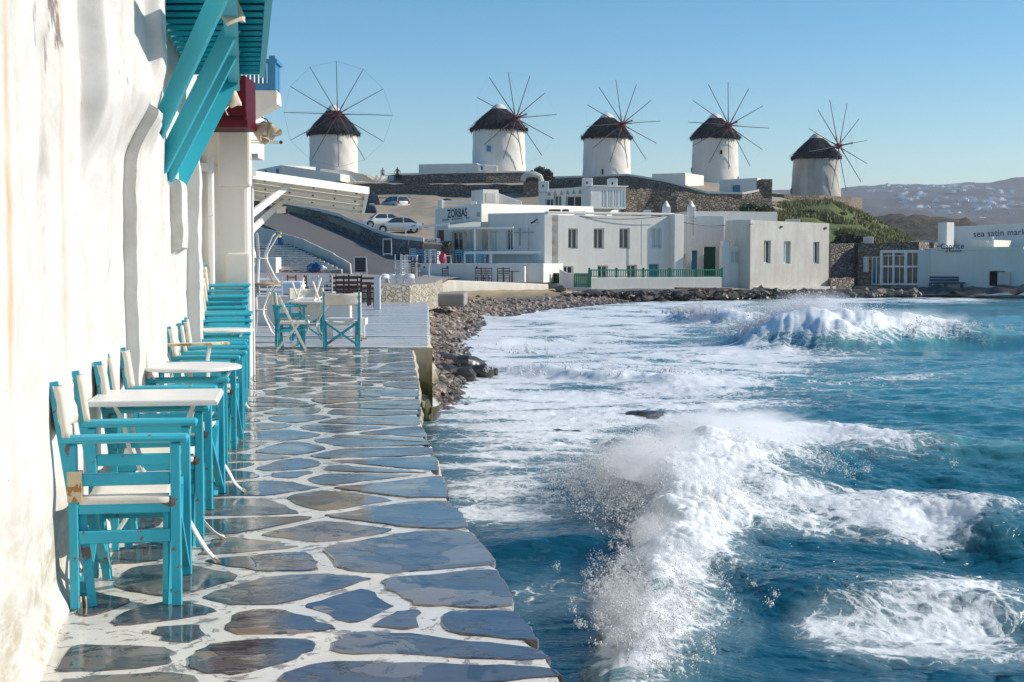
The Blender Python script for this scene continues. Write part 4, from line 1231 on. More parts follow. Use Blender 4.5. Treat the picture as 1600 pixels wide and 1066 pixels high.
sign(598, 612, 373, 399, 97, 'white framed menu board leaning against the brown stone wall')

# car park and upper ground
sheet('car_park', [[(425, 317, 132.3), (500, 332, 125.3), (586, 364, 113.3), (662, 380, 99.3), (700, 383, 99)],
                   [(430, 323, 138), (510, 340, 134), (600, 363, 129), (690, 369, 124), (720, 369, 122)],
                   [(435, 321, 147), (515, 328, 146), (600, 334, 146), (690, 340, 143), (720, 341, 140)],
                   [(440, 317, 155), (520, 324, 155), (600, 330, 155), (700, 333, 152), (720, 334, 150)]], M['dirt'], 6, .05, .3, skirt=.5)
wall_line('stone_wall', 'low reddish field wall directly behind the parked hatchback', 'wall', [(560, 333, 153), (640, 333, 153), (705, 332, 151)], [(560, 306, 153), (640, 309, 153), (705, 312, 151)], 1.2, M['stone_brown'], None, 8, .12, seed=4)
wall_line('stone_wall', 'long dark stone retaining wall above the car park, below the second windmill', 'wall', [(540, 315, 157), (640, 316, 157), (730, 318, 155), (850, 322, 152)], [(540, 288, 157), (640, 287, 157), (730, 288, 155), (850, 290, 152)], 1.0, M['stone_grey'], None, 8, .10, seed=5)
sheet('upper_ground', [[(380, 296, 150), (540, 291, 157.4), (640, 290, 157.4), (730, 291, 155.4), (850, 293, 152.5)],
                       [(380, 284, 168), (540, 282, 170), (640, 284, 170), (730, 284, 168), (850, 285, 165)],
                       [(380, 276, 180), (540, 275, 181), (640, 279, 178), (730, 279, 176), (850, 281, 174)]], M['dirt'], 6, .12, .3, skirt=.3)
wall_line('stone_wall', 'dark stone terrace wall with white top carrying the second windmill', 'wall', [(628, 285, 166), (680, 285, 165), (760, 286, 164), (828, 286, 165), (850, 284, 168)], [(628, 274, 166), (680, 271, 165), (760, 270, 164), (828, 269, 165), (850, 270, 168)], .6, M['stone_grey'], M['white'], 8, .02, cap_h=.15, seed=6)
sheet('mill_terrace', [[(628, 274, 166.3), (680, 272, 165.3), (760, 271, 164.3), (828, 270, 165.3), (870, 272, 168)], [(600, 271, 190), (680, 270, 190), (760, 270, 190), (828, 270, 190), (870, 272, 190)]], M['dirt'], 4)
# hill body
sheet('hill', [[(300, 340, 132.0), (600, 346, 134), (720, 360, 130), (860, 350, 128), (1000, 352, 128), (1120, 352, 128), (1220, 362, 128), (1330, 398, 130), (1460, 420, 134)],
               [(300, 300, 151), (600, 300, 160), (720, 300, 158), (860, 305, 150), (1000, 310, 142), (1120, 318, 140), (1220, 330, 142), (1330, 362, 144), (1460, 410, 148)],
               [(300, 283, 166), (600, 283, 172), (720, 280, 172), (860, 290, 168), (1000, 290, 162), (1120, 303, 160), (1220, 314, 165), (1340, 346, 170), (1465, 402, 170)],
               [(300, 276, 184), (600, 274, 186), (720, 274, 190), (860, 276, 184), (1000, 280, 184), (1120, 287, 184), (1220, 305, 186), (1348, 334, 200), (1450, 404, 200)],
               [(300, 277, 215), (600, 277, 215), (720, 277, 215), (860, 278, 215), (1000, 280, 215), (1120, 286, 215), (1220, 305, 215), (1335, 325, 225), (1440, 392, 225)],
               [(300, 330, 300), (600, 330, 300), (720, 330, 300), (860, 330, 300), (1000, 335, 300), (1120, 340, 300), (1220, 350, 300), (1320, 380, 300), (1430, 412, 300)]], M['dirt'], 10, .35, .15, skirt=3)

# ================================================================ WINDMILLS
def windmill(px, py, Y, r0, r1, h, caph, yaw, spoke_r, phase, label, mat, hub_z, rope=True, base_px=None, seed=1, missing=(), win=(), capc='white'):
    b = at(px, py, Y)
    t = thing('windmill', label, 'windmill', b, 0, 'whitewashed windmills on the ridge')
    rnd = random.Random(seed)
    prof = [(r0 * 1.01, -1.5)] + [(r0 + (r1 - r0) * u ** .9, h * u) for u in [i / 14 for i in range(15)]]
    to = MB().lathe(prof, 72, jit=lambda i, k, r, z: (r * (1 + .006 * math.sin(k * .9 + i) + .004 * math.sin(k * 2.3 - i * 1.7)), z)).build('tower', mat, t, True)
    # thatch cap with ragged eaves, layered
    R = r1 * 1.10
    def jit(i, k, r, z):
        a = rnd.uniform(-1, 1)
        if i == 0: return r * (1 + .03 * a), z + .22 * a
        return r * (1 + .018 * a), z + .05 * a
    layers = []
    for j, (ra, rb, za, zb) in enumerate(((1.0, .20, -.30, .88),)):
        mb = MB(); ex = .035 * j
        mb.lathe([(R * (ra + ex), caph * za if j else -.36), (R * (ra + ex + .01), (caph * za if j else -.36) + .10), (R * (ra * .66 + rb * .34 + .02 + ex), caph * (max(za, 0) * .66 + zb * .34)), (R * (ra * .33 + rb * .67 + .01 + ex * .5), caph * (max(za, 0) * .33 + zb * .67)), (R * rb, caph * zb)], 90, jit=jit)
        mb.build('thatch', M['thatch'], t, True, sharp=None).location = (0, 0, h)
    # loose reeds along the eaves
    mb = MB()
    for k in range(260):
        a = rnd.uniform(0, 6.283); w = rnd.uniform(.05, .16); l = rnd.uniform(.15, .62); rr = R * rnd.uniform(.97, 1.03)
        c, s = math.cos(a), math.sin(a); p = Vector((rr * c, rr * s, h - .10)); tx = Vector((-s, c, 0)) * w
        q = p + Vector((c * .08, s * .08, -l)); mb.poly([p - tx, q - tx * .4, q + tx * .4, p + tx]); mb.poly([p + tx + Vector((c, s, 0)) * .03, q + tx * .4, q - tx * .4, p - tx + Vector((c, s, 0)) * .03])
    for k in range(420):
        a = rnd.uniform(0, 6.283); u = rnd.uniform(0.02, .85); rr = R * (1.0 + (.22 - 1.0) * u) * 1.015; z = h + caph * .86 * u + .02; w = rnd.uniform(.05, .13); l = rnd.uniform(.3, .9)
        c, s = math.cos(a), math.sin(a); sl = Vector((c * R * .78, s * R * .78, -caph * .86)).normalized(); p = Vector((rr * c, rr * s, z)); tx = Vector((-s, c, 0)) * w
        nrm_ = Vector((c, s, .9)).normalized(); q = p + sl * l + nrm_ * rnd.uniform(.06, .16); mb.poly([p - tx, q - tx * .5, q + tx * .5, p + tx][::-1])
    fr = mb.build('eaves_fringe', M['thatch'], t); fr['kind'] = 'stuff'
    MB().lathe([(R * .30, caph * .80), (R * .23, caph * .90), (R * .13, caph * 1.0), (0.0, caph * 1.05)], 24).build('cap', M['white'] if capc == 'white' else M['white_old'], t, True).location = (0, 0, h)
    # axle and sails
    ax = Vector((math.sin(yaw), -math.cos(yaw), 0.10)).normalized()
    rt = Vector((0, 0, 1)).cross(ax).normalized(); up = ax.cross(rt).normalized()
    hubc = Vector((0, 0, hub_z)) + ax * (r1 + .9)
    MB().tube([Vector((0, 0, hub_z)) - ax * (r1 * .6), hubc + ax * .5], .19, 10).build('axle', M['hubred'], t, True)
    MB().tube([hubc - ax * .35, hubc + ax * .35], .38, 12).build('hub', M['hubred'], t, True)
    tip = hubc + ax * 2.3
    MB().tube([hubc + ax * .3, tip], [.11, .07], 8).build('bowsprit', M['spoke'], t, True)
    MB().blob(tip, .14, 3, .05, 1).build('knob', M['spoke'], t, True)
    tips = []
    for k in range(12):
        a = phase + k * math.pi / 6
        d = rt * math.cos(a) + up * math.sin(a)
        sgn = .12 if k % 2 else -.12
        L = spoke_r * rnd.uniform(.97, 1.03)
        tp = hubc + ax * sgn + d * L; tips.append(tp)
        if k in missing: continue
        so = MB().tube([hubc + ax * sgn, hubc + ax * sgn + d * L * .55 + up * rnd.uniform(-.04, .04), tp], [.065, .052, .040], 6).build('sail_spar', M['spoke'], t, True)
        MB().tube([hubc + ax * sgn, hubc + ax * sgn + d * L * .22], .085, 6).build('spar_root', M['hubred'], t, True)
    if rope:
        mb = MB()
        for k in range(12):
            if rope == 2 and k % 12 in (3, 4, 8): continue
            mb.tube([tips[k], tips[(k + 1) % 12]], .011 if rope == 1 else .0035, 4)
        for k in range(0, 12, 1): mb.tube([tip, tips[k]], .006, 4)
        ro = mb.build('rigging', M['spoke'], t); ro['kind'] = 'stuff'
    for wpx, wpy, ww, wh, wm in win:
        p = at(wpx, wpy, Y - r0); ang = math.asin(max(-1, min(1, (p.x - b.x) / r0)))
        n = Vector((math.sin(ang), -math.cos(ang), 0)); rr = r0 * .99 - .05
        z = p.z - b.z
        mb = MB(); c = n * rr + Vector((0, 0, z)); tx = Vector((n.y * -1, n.x, 0)) * ww / 2; tx = Vector((math.cos(ang), math.sin(ang), 0)) * ww / 2
        i0 = c - n * .3; i1 = c + n * .14
        mb.hexa([i1 - tx - Vector((0, 0, wh / 2)), i1 + tx - Vector((0, 0, wh / 2)), i0 + tx - Vector((0, 0, wh / 2)), i0 - tx - Vector((0, 0, wh / 2)),
                 i1 - tx + Vector((0, 0, wh / 2)), i1 + tx + Vector((0, 0, wh / 2)), i0 + tx + Vector((0, 0, wh / 2)), i0 - tx + Vector((0, 0, wh / 2))])
        w_ = mb.build('window' if wh < 1.7 else 'door', wm, t)
        MB().bar(i1 + n * .01 - tx * 1.0 + Vector((0, 0, -wh / 2)), i1 + n * .01 + tx + Vector((0, 0, -wh / 2)), .06, .06).build('sill', M['white'], w_)
    return t
R_ = math.radians
windmill(521.5, 269, 190, 3.23, 3.18, 5.3, 3.5, R_(15), 7.1, R_(90), 'leftmost windmill with ragged brown thatch and full ring of rigging, above the white houses', M['white_mill'], 6.9, 1, seed=1)
windmill(779.5, 268, 172, 3.25, 3.12, 5.3, 2.75, R_(31), 5.6, R_(97), 'widest windmill, second from the left, with blue window and door beside a low house', M['white_mill'], 5.7, 2, seed=2, missing=(3,),
         win=((763.5, 232.5, .50, .70, M['blue']), (764, 262.5, .62, .72, M['blue'])))
windmill(948, 276, 188, 3.2, 3.05, 5.4, 2.9, R_(27), 5.7, R_(96), 'middle windmill of the five, dark thatch, standing behind the stone walls', M['white_mill'], 6.2, 2, seed=3,
         win=((941.5, 269, .22, .8, M['black']),))
windmill(1117, 280, 195, 3.25, 3.05, 5.9, 3.0, R_(19), 6.05, R_(88), 'fourth windmill with small dark slit window, behind the white courtyard with blue door', M['white_mill'], 6.6, 2, seed=4,
         win=((1127, 238, .28, .55, M['black']), (1082, 263, .3, .5, M['black'])))
windmill(1274.5, 304, 195, 3.38, 3.05, 5.3, 2.95, R_(37), 6.2, R_(100), 'rightmost windmill with stained bare plaster, alone above the green slope', M['mill_old'], 6.0, 2, seed=5, missing=(4,),
         win=((1242, 297, .45, .75, M['black']),), capc='old')

# ================================================================ BUILDINGS
def facade_map(A, B):
    d = (B - A).normalized()
    def f(px, py):
        cx = (px - 800) / FPX; cy = -(py - 533) / FPX
        ray = Vector((cx, CP + cy * SP, -SP + cy * CP))
        # intersect in plan: ray.xy * t = A + d*u
        det = ray.x * (-d.y) - (-d.x) * ray.y
        t_ = (A.x * (-d.y) - (-d.x) * A.y) / det
        u = (ray.x * A.y - ray.y * A.x) / det
        u = ((ray.x * t_ - A.x) * d.x + (ray.y * t_ - A.y) * d.y)
        return u, EYE + ray.z * t_
    return f
def building(name, label, pxA, YA, pxB, YB, top, base, depth, mat, openings=(), th=0.28, parent=None, bev=0.07, topB=None, partname='wall', cat='building', group=None):
    a = at(pxA, 0, YA); b = at(pxB, 0, YB)
    A2 = Vector((a.x, YA)); B2 = Vector((b.x, YB)); d = (B2 - A2).normalized(); nrm = Vector((d.y, -d.x)); L = (B2 - A2).length
    z0 = at(0, base, YA).z; z1 = at(0, top, YA).z
    z1b = z1 if topB is None else at(0, topB, YB).z
    root = parent or thing(name, label, cat, (A2.x + d.x * L / 2, A2.y + d.y * L / 2, z0), 0, group)
    W = facade_map(A2, B2)
    holes = []
    for (x0, x1, y0, y1, kind) in openings:
        u0, v1 = W(x0, y0); u1, v0 = W(x1, y1)
        holes.append((max(.02, u0), min(L - .02, u1), max(z0 + .02, v0), min(min(z1, z1b) - .02, v1), kind))
    us = sorted({0.0, L} | {h[0] for h in holes} | {h[1] for h in holes}); zs = sorted({z0, min(z1, z1b)} | {h[2] for h in holes} | {h[3] for h in holes})
    bm = bmesh.new(); cache = {}
    def V(u, z, dd=0.0):
        zz = z
        if z == zs[-1]: zz = z1 + (z1b - z1) * (u / L)
        k = (round(u, 4), round(z, 4), round(dd, 3))
        if k not in cache:
            cache[k] = bm.verts.new((A2.x + d.x * u - nrm.x * dd - root.location.x, A2.y + d.y * u - nrm.y * dd - root.location.y, zz - root.location.z))
        return cache[k]
    def inh(u, z): return any(h[0] < u < h[1] and h[2] < z < h[3] for h in holes)
    for i in range(len(us) - 1):
        for j in range(len(zs) - 1):
            if not inh((us[i] + us[i + 1]) / 2, (zs[j] + zs[j + 1]) / 2):
                bm.faces.new((V(us[i], zs[j]), V(us[i + 1], zs[j]), V(us[i + 1], zs[j + 1]), V(us[i], zs[j + 1])))
    for (u0, u1, v0, v1, kind) in holes:
        # reveals, following the grid points on the hole's border
        uu = [u for u in us if u0 <= u <= u1]; vv = [v for v in zs if v0 <= v <= v1]
        for k in range(len(uu) - 1):
            bm.faces.new((V(uu[k], v0), V(uu[k], v0, th), V(uu[k + 1], v0, th), V(uu[k + 1], v0)))
            bm.faces.new((V(uu[k], v1), V(uu[k + 1], v1), V(uu[k + 1], v1, th), V(uu[k], v1, th)))
        for k in range(len(vv) - 1):
            bm.faces.new((V(u0, vv[k]), V(u0, vv[k + 1]), V(u0, vv[k + 1], th), V(u0, vv[k], th)))
            bm.faces.new((V(u1, vv[k]), V(u1, vv[k], th), V(u1, vv[k + 1], th), V(u1, vv[k + 1])))
        bm.faces.new((V(u0, v0, th), V(u0, v1, th), V(u1, v1, th), V(u1, v0, th))) if kind == 'niche' else None
    # sides, back, roof
    ztop = zs[-1]
    for u, flip in ((0.0, 0), (L, 1)):
        col = [V(u, z) for z in zs]; bk = [V(u, zs[0], depth), V(u, ztop, depth)]
        f = col + [bk[1], bk[0]]
        bm.faces.new(f if flip else f[::-1]) if False else bm.faces.new(f[::-1] if not flip else f)
    tops = [V(u, ztop) for u in us]
    bm.faces.new([V(0.0, ztop, depth)] + tops[::1] + [V(L, ztop, depth)])
    bm.faces.new((V(0.0, zs[0], depth), V(0.0, ztop, depth), V(L, ztop, depth), V(L, zs[0], depth)))
    bmesh.ops.recalc_face_normals(bm, faces=bm.faces)
    me = bpy.data.meshes.new(partname); bm.to_mesh(me); bm.free(); me.materials.append(mat)
    o = bpy.data.objects.new(partname, me); COL.objects.link(o); o.parent = root
    if bev: bevel(o, bev, 2, .9)
    def P(u, z, dd): return Vector((A2.x + d.x * u - nrm.x * dd, A2.y + d.y * u - nrm.y * dd, z))
    for (u0, u1, v0, v1, kind) in holes:
        if kind in ('niche', 'void'): continue
        pm = {'window': 'glass', 'shut': 'frost', 'door_blue': 'blue_door', 'door_green': 'green_dark', 'door_red': 'red_door', 'dark': 'black', 'pale': 'frost', 'teal': 'glass_teal', 'gate': 'green'}[kind]
        mb = MB(); dd = th - .06
        mb.hexa([P(u0, v0, dd), P(u1, v0, dd), P(u1, v0, dd + .06), P(u0, v0, dd + .06), P(u0, v1, dd), P(u1, v1, dd), P(u1, v1, dd + .06), P(u0, v1, dd + .06)])
        nm = 'door' if kind.startswith('door') or kind == 'gate' else 'window'
        if nm == 'window':
            fr = MB(); w = .07
            for (ua, ub, za, zb) in ((u0, u0 + w, v0, v1), (u1 - w, u1, v0, v1), (u0 + w, u1 - w, v1 - w, v1), (u0 + w, u1 - w, v0, v0 + w), ((u0 + u1) / 2 - w / 2, (u0 + u1) / 2 + w / 2, v0 + w, v1 - w)):
                if ub - ua < .01: continue
                fr.hexa([P(ua, za, dd - .05), P(ub, za, dd - .05), P(ub, za, dd - .003), P(ua, za, dd - .003), P(ua, zb, dd - .05), P(ub, zb, dd - .05), P(ub, zb, dd - .003), P(ua, zb, dd - .003)])
            wo = fr.build('window', M['white_paint'], root, world=True)
            g = mb.build('pane', M[pm], None); loc = Vector(g.location); g.parent = wo; g.location = loc - Vector(root.location)
        else:
            do = mb.build('door', M[pm], root, world=True)
            n_ = max(2, int((u1 - u0) / .25))
            for k in range(n_):
                ua = u0 + (u1 - u0) * k / n_ + .01; ub = u0 + (u1 - u0) * (k + 1) / n_ - .01
                q = MB().hexa([P(ua, v0 + .02, dd - .02), P(ub, v0 + .02, dd - .02), P(ub, v0 + .02, dd - .001), P(ua, v0 + .02, dd - .001), P(ua, v1 - .02, dd - .02), P(ub, v1 - .02, dd - .02), P(ub, v1 - .02, dd - .001), P(ua, v1 - .02, dd - .001)]).build('board', M[pm], None)
                loc = Vector(q.location); q.parent = do; q.location = loc - Vector(root.location)
    root_map = dict(root=root, P=P, W=W, L=L, z0=z0, z1=z1, A=A2, d=d, n=nrm)
    return root_map

# --- main white waterfront building
B1 = building('waterfront_house', 'two storey white waterfront house with four upper windows and green gate below', 863, 100, 1056, 103.6, 336, 456, 9, M['white'],
              [(888, 903, 357, 389, 'window'), (928, 944, 357, 389, 'window'), (968, 984, 357, 389, 'window'), (1018, 1034, 357, 388, 'shut'),
               (880, 896, 416, 428, 'dark'), (934, 950, 415, 436, 'window'), (980, 995, 414, 436, 'window'), (1014, 1030, 413, 436, 'door_blue')], .34)
r = B1['root']
P = B1['P']; W = B1['W']
def fbox(bm_, px0, px1, py0, py1, out, thick, name, mat, parent=None, bev=0):
    """box on a facade: from pixel rectangle, standing out by out, thick deep"""
    P, W = bm_['P'], bm_['W']
    u0, z1 = W(px0, py0); u1, z0 = W(px1, py1)
    mb = MB().hexa([P(u0, z0, -out), P(u1, z0, -out), P(u1, z0, -out + thick), P(u0, z0, -out + thick), P(u0, z1, -out), P(u1, z1, -out), P(u1, z1, -out + thick), P(u0, z1, -out + thick)])
    o = mb.build(name, mat, parent if parent is not None else bm_['root'], world=True)
    if bev: bevel(o, bev)
    return o
fbox(B1, 851, 872, 335, 452, .0, 3.0, 'side_wall', M['white'])
# roof clutter and parapet
fbox(B1, 1048, 1062, 335, 452, .55, 1.2, 'buttress', M['white'], bev=.05)
fbox(B1, 857, 1056, 330, 336.5, -.2, .5, 'parapet', M['white'], bev=.05)

B2 = building('waterfront_house', 'recessed white house with shaded arched niche and tall green door beside the blank seaside house', 1056, 107, 1135, 107.6, 336, 452, 8, M['white'],
              [(1056, 1066, 374, 385, 'door_green'), (1064, 1071, 398, 418, 'niche'), (1081, 1090, 392, 421, 'door_blue'), (1100, 1119, 386, 431, 'door_green')], .30)
fbox(B2, 1058, 1062, 333, 386, .08, .1, 'drain_pipe', M['white_old'])
# porch walls
pw = building('courtyard_wall', 'stepped white courtyard wall with grilled opening beside the green railing', 1131, 104.0, 1176, 105.0, 384, 452, .4, M['white'], [(1142, 1156, 392, 412, 'shut')], .2, cat='wall', topB=384)
fbox(pw, 1130, 1139, 376, 452, .06, .5, 'side_wall', M['white'], bev=.06)
fbox(pw, 1165, 1172, 375, 386, .04, .4, 'post', M['white'], bev=.04)
B3 = building('waterfront_house', 'blank weathered seaside house with three narrow windows, nearest the breaking wave', 1176, 103.6, 1300, 108.4, 344, 452, 2.6, M['white_old'],
              [(1194, 1204, 376, 411.5, 'window'), (1225, 1235, 377, 412, 'shut'), (1271, 1280, 378, 412, 'window')], .30, topB=349)
fbox(B3, 1178, 1300, 449, 458, .35, 1.0, 'plinth', M['white_old'])
for px, py in ((1219, 353), (1288, 355)): fbox(B3, px, px + 3, py, py + 3, .08, .3, 'spout', M['wood'])
B3b = building('waterfront_house', 'pale side block behind the courtyard wall with cracked render', 1085, 109.5, 1178, 108.4, 342, 450, 8, M['white'], [], .2, topB=343)
B3c = building('waterfront_house', 'long low roof parapet behind the seaside houses', 1086, 122, 1218, 124, 330, 352, 5, M['white'], [(1112, 1121, 330.6, 331.4, 'dark')], .2, bev=.04)
# chimney
for px, lab in ((1041, 'small white pointed chimney on the roof left of the aerial'), (1080, 'white rounded chimney on the roof beside the aerial')):
    ch = thing('chimney', lab, 'chimney', at(px, 336, 106))
    s = 2200 / 106; hh = 13 / s
    bevel(MB().box(-.28, -.28, -.2, .28, .28, hh).build('shaft', M['white'], ch), .05)
    MB().lathe([(.30, hh), (.16, hh + .22), (.06, hh + .42), (0, hh + .44)], 4).build('cap', M['white'], ch)
ae = thing('aerial', 'thin television aerial on the roof of the recessed white house', 'aerial', at(1083, 345, 105))
MB().bar(at(1083, 368, 105), at(1083, 338, 105), .04, .04).build('mast', M['grey'], ae, world=True)
for py in (341, 345, 350): MB().bar(at(1078, py, 105), at(1088, py + 1, 105), .03, .03).build('element', M['grey'], ae, world=True)
dsh = thing('satellite_dish', 'white satellite dish by the bushes above the seaside house', 'dish', at(1202, 331, 128))
MB().lathe([(0, 0), (.25, .03), (.42, .10), (.43, .11), (.25, .05), (0, .02)], 20).build('reflector', M['cloth'], dsh, True).rotation_euler = (1.3, 0, .3)
MB().bar((0, 0, 0), (0, .1, -.8), .06, .06).build('mast', M['grey'], dsh)

# --- terrace wall, green railing and gates in front
tw = building('garden_wall', 'low white garden wall carrying the long green railing', 922, 95.5, 1131, 98.5, 434, 456, .35, M['white'], [], .1, cat='wall', bev=.04)
rl = thing('railing', 'long green wooden railing on the low white garden wall', 'railing', at(1025, 433, 97))
u0, zt = tw['W'](922, 421); u1, _ = tw['W'](1129, 421); zb = tw['z1']
nb_ = 60
for v, h in ((zb + .08, .06), (zt - .05, .09)):
    MB().hexa([tw['P'](u0, v - h / 2, .10), tw['P'](u1, v - h / 2, .10), tw['P'](u1, v - h / 2, .2), tw['P'](u0, v - h / 2, .2), tw['P'](u0, v + h / 2, .10), tw['P'](u1, v + h / 2, .10), tw['P'](u1, v + h / 2, .2), tw['P'](u0, v + h / 2, .2)]).build('rail', M['green'], rl, world=True)
first = None
for k in range(nb_ + 1):
    u = u0 + (u1 - u0) * k / nb_
    big = k % 12 == 0
    w = .075 if big else .028
    p = tw['P'](u, 0, .15)
    if big:
        MB().box(p.x - w, p.y - w, zb, p.x + w, p.y + w, zt + .10).build('post', M['green'], rl, world=True)
    elif first is None:
        first = MB().box(-w, -w, 0, w, w, zt - zb - .1).build('baluster', M['green'], rl); first.location = Vector((p.x, p.y, zb + .05)) - Vector(rl.location)
    else:
        q = first.copy(); COL.objects.link(q); q.location = Vector((p.x, p.y, zb + .05)) - Vector(rl.location)
gt = thing('gate', 'double green plank gate between the white posts', 'gate', at(910, 450, 95.5))
for k in range(8):
    a, b = 896.5 + k * 3.2, 896.5 + (k + 1) * 3.2 - .3
    A_, B_ = at(a, 449, 95.6), at(b, 427, 95.6)
    MB().box(A_.x, 95.55, A_.z, B_.x, 95.6, B_.z).build('plank', M['green'], gt, world=True)
for py in (430, 445): MB().box(at(896.5, py, 95.6).x, 95.5, at(0, py + 1, 95.6).z, at(922, py, 95.6).x, 95.548, at(0, py - 1, 95.6).z).build('rail', M['green'], gt, world=True)
MB().box(at(921, 0, 95.5).x, 95.4, at(0, 449, 95.5).z, at(925, 0, 95.5).x, 95.6, at(0, 423, 95.5).z).build('post', M['green'], gt, world=True)
MB().box(at(895, 0, 95.5).x, 95.44, at(0, 451.5, 95.5).z, at(925, 0, 95.5).x, 95.9, at(0, 449, 95.5).z).build('threshold', M['white'], gt, world=True)
gw = building('gate_wall', 'white sloping wall with small dark green door left of the double gate', 858, 97.4, 897, 95.6, 426, 452, .4, M['white'], [(861, 874, 421.5, 443, 'door_green')], .2, cat='wall', bev=.04, topB=427)
# sloping pieces of wall
def slope_wall(name, label, pts, Y, thick, mat):
    mb = MB(); f_ = [at(px, py, Y) for px, py in pts]; b_ = [p + Vector((0, thick, 0)) for p in f_]
    n = len(f_); bse = 0; mb.v = [tuple(p) for p in f_] + [tuple(p) for p in b_]
    mb.f = [tuple(range(n))[::-1], tuple(range(n, 2 * n))] + [(i, (i + 1) % n, n + (i + 1) % n, n + i) for i in range(n)]
    bm = bmesh.new(); me = bpy.data.meshes.new(name)
    o = mb.build(name, mat); bm.from_mesh(o.data); bmesh.ops.recalc_face_normals(bm, faces=bm.faces); bm.to_mesh(o.data); bm.free()
    bevel(o, .04); return tag(o, label, 'wall')
slope_wall('garden_wall', 'white wall stepping down beside the small dark green door', [(874, 452), (874, 420), (890, 428), (896, 430), (896, 452)], 95.9, .5, M['white'])
slope_wall('garden_wall', 'white wall sloping down at the left of the small dark green door', [(846, 452), (846, 416), (861, 425), (861, 452)], 97.8, .5, M['white'])

# --- Zorbas taverna block (shaded front)
Z1 = building('taverna_house', 'white taverna block with blue-grey windows in shade, left of the waterfront house', 762, 104.5, 856, 101.5, 334, 444, 8, M['white'],
              [(765, 776, 361, 394, 'pale'), (791, 801, 359, 391, 'window'), (825, 837, 357, 391, 'teal'), (831, 843, 416, 438, 'teal')], .25, topB=332)
fbox(Z1, 762, 857, 395, 398, .5, .9, 'ledge', M['white'])
fbox(Z1, 801, 846, 363, 364.2, .5, .08, 'awning_bar', M['grey']); fbox(Z1, 817, 818.4, 357, 384, .5, .08, 'awning_arm', M['grey']); fbox(Z1, 843, 845, 335, 395, .08, .1, 'drain_pipe', M['white_old'])
lp = thing('wall_lamp', 'black lamp on a curved arm at the corner of the taverna block', 'lamp', at(846, 346, 101))
MB().tube([at(847, 352, 101), at(846, 345, 101), at(840, 343, 101), at(835, 345, 101)], .05, 6).build('arm', M['black'], lp, True, world=True)
MB().bar(at(836, 346, 101), at(829, 349, 101), .2, .12).build('head', M['black'], lp, world=True)
# sign gable
Z2 = building('taverna_house', 'taverna front with the black lettered sign, glass veranda and red door', 679, 108, 752, 105.2, 327, 432, 3.0, M['white'],
              [(683, 694, 360, 387, 'door_red'), (706, 723, 362, 414, 'window'), (724, 740, 362, 414, 'pale')], .3, topB=319)
Z3 = building('taverna_roof', 'sunlit cream upper roof wall running back behind the taverna sign', 752.5, 105.3, 975, 131, 318.5, 345, .8, M['white'], [], .1, bev=.05, topB=324)
for k, (a, b) in enumerate(((683, 691), (735, 744))):
    o = MB().box(at(a, 0, 109).x, 109, at(0, 326, 109).z - .4, at(b, 0, 109).x, 109.6, at(0, (312, 315)[k], 109).z).build('roof_post', M['white']); bevel(o, .04)
    tag(o, ('white roof post behind the left end of the taverna sign', 'white roof post behind the right end of the taverna sign')[k], 'post', 'roof posts behind the sign')
rr_ = thing('roof_rail', 'cream double rail between the two roof posts', 'rail', at(713, 320, 109.3))
for py in (314.5, 321): MB().bar(at(691, py, 109.3), at(735, py, 109.3), .1, .12).build('rail', M['white'], rr_, world=True)
chb = building('chimney_block', 'white chimney block with plaque beside the sloping cream wall', 754, 110, 779, 110.6, 296, 325, 2.2, M['white'], [], .1, bev=.04, cat='chimney')
fbox(chb, 759, 774, 302, 316, .03, .04, 'plaque', M['white_old'])
slope_wall('roof_wall', 'cream sloping roof wall falling right from the chimney block', [(779, 325), (779, 302), (815, 315), (815, 325)], 112, .5, M['white'])

def text(bmf, s, px, py, size, mat, name='lettering', parent=None, rot=0.0, out=.012, xs=1.0, weight=0.0):
    cu = bpy.data.curves.new(name, 'FONT'); cu.body = s; cu.size = size; cu.extrude = .006; cu.offset = weight
    cu.space_character = 1.08
    tmp = bpy.data.objects.new('tmp', cu); COL.objects.link(tmp)
    dg = bpy.context.evaluated_depsgraph_get(); me = bpy.data.meshes.new_from_object(tmp.evaluated_get(dg))
    bpy.data.objects.remove(tmp)
    u, z = bmf['W'](px, py); p = bmf['P'](u, z, -out)
    me.materials.clear(); me.materials.append(mat)
    o = bpy.data.objects.new(name, me); COL.objects.link(o)
    d = bmf['d']; n = bmf['n']
    rotm = Matrix(((d.x, 0, n.x), (d.y, 0, n.y), (0, 1, 0))).to_4x4()
    rl_ = Matrix.Rotation(rot, 4, 'Z')
    par = parent if parent is not None else bmf['root']
    o.parent = par
    o.matrix_local = Matrix.Translation(p - Vector(par.location)) @ rotm @ rl_ @ Matrix.Diagonal((xs, 1, 1, 1))
    return o
text(Z2, 'ZORBAS', 699.5, 340.6, .88, M['text'], rot=.05, xs=.56, weight=.022)
text(Z2, 'TAVERN', 691, 345.5, .19, M['text'], rot=.045, xs=.9)
text(Z2, 'KONSTANTI', 706, 344.2, .19, M['text'], rot=.045, xs=.95)
text(Z2, 'BAR', 728, 342, .19, M['text'], rot=.045)
fbox(Z2, 745.5, 749.5, 332, 338.5, .05, .05, 'plaque', M['grey'])
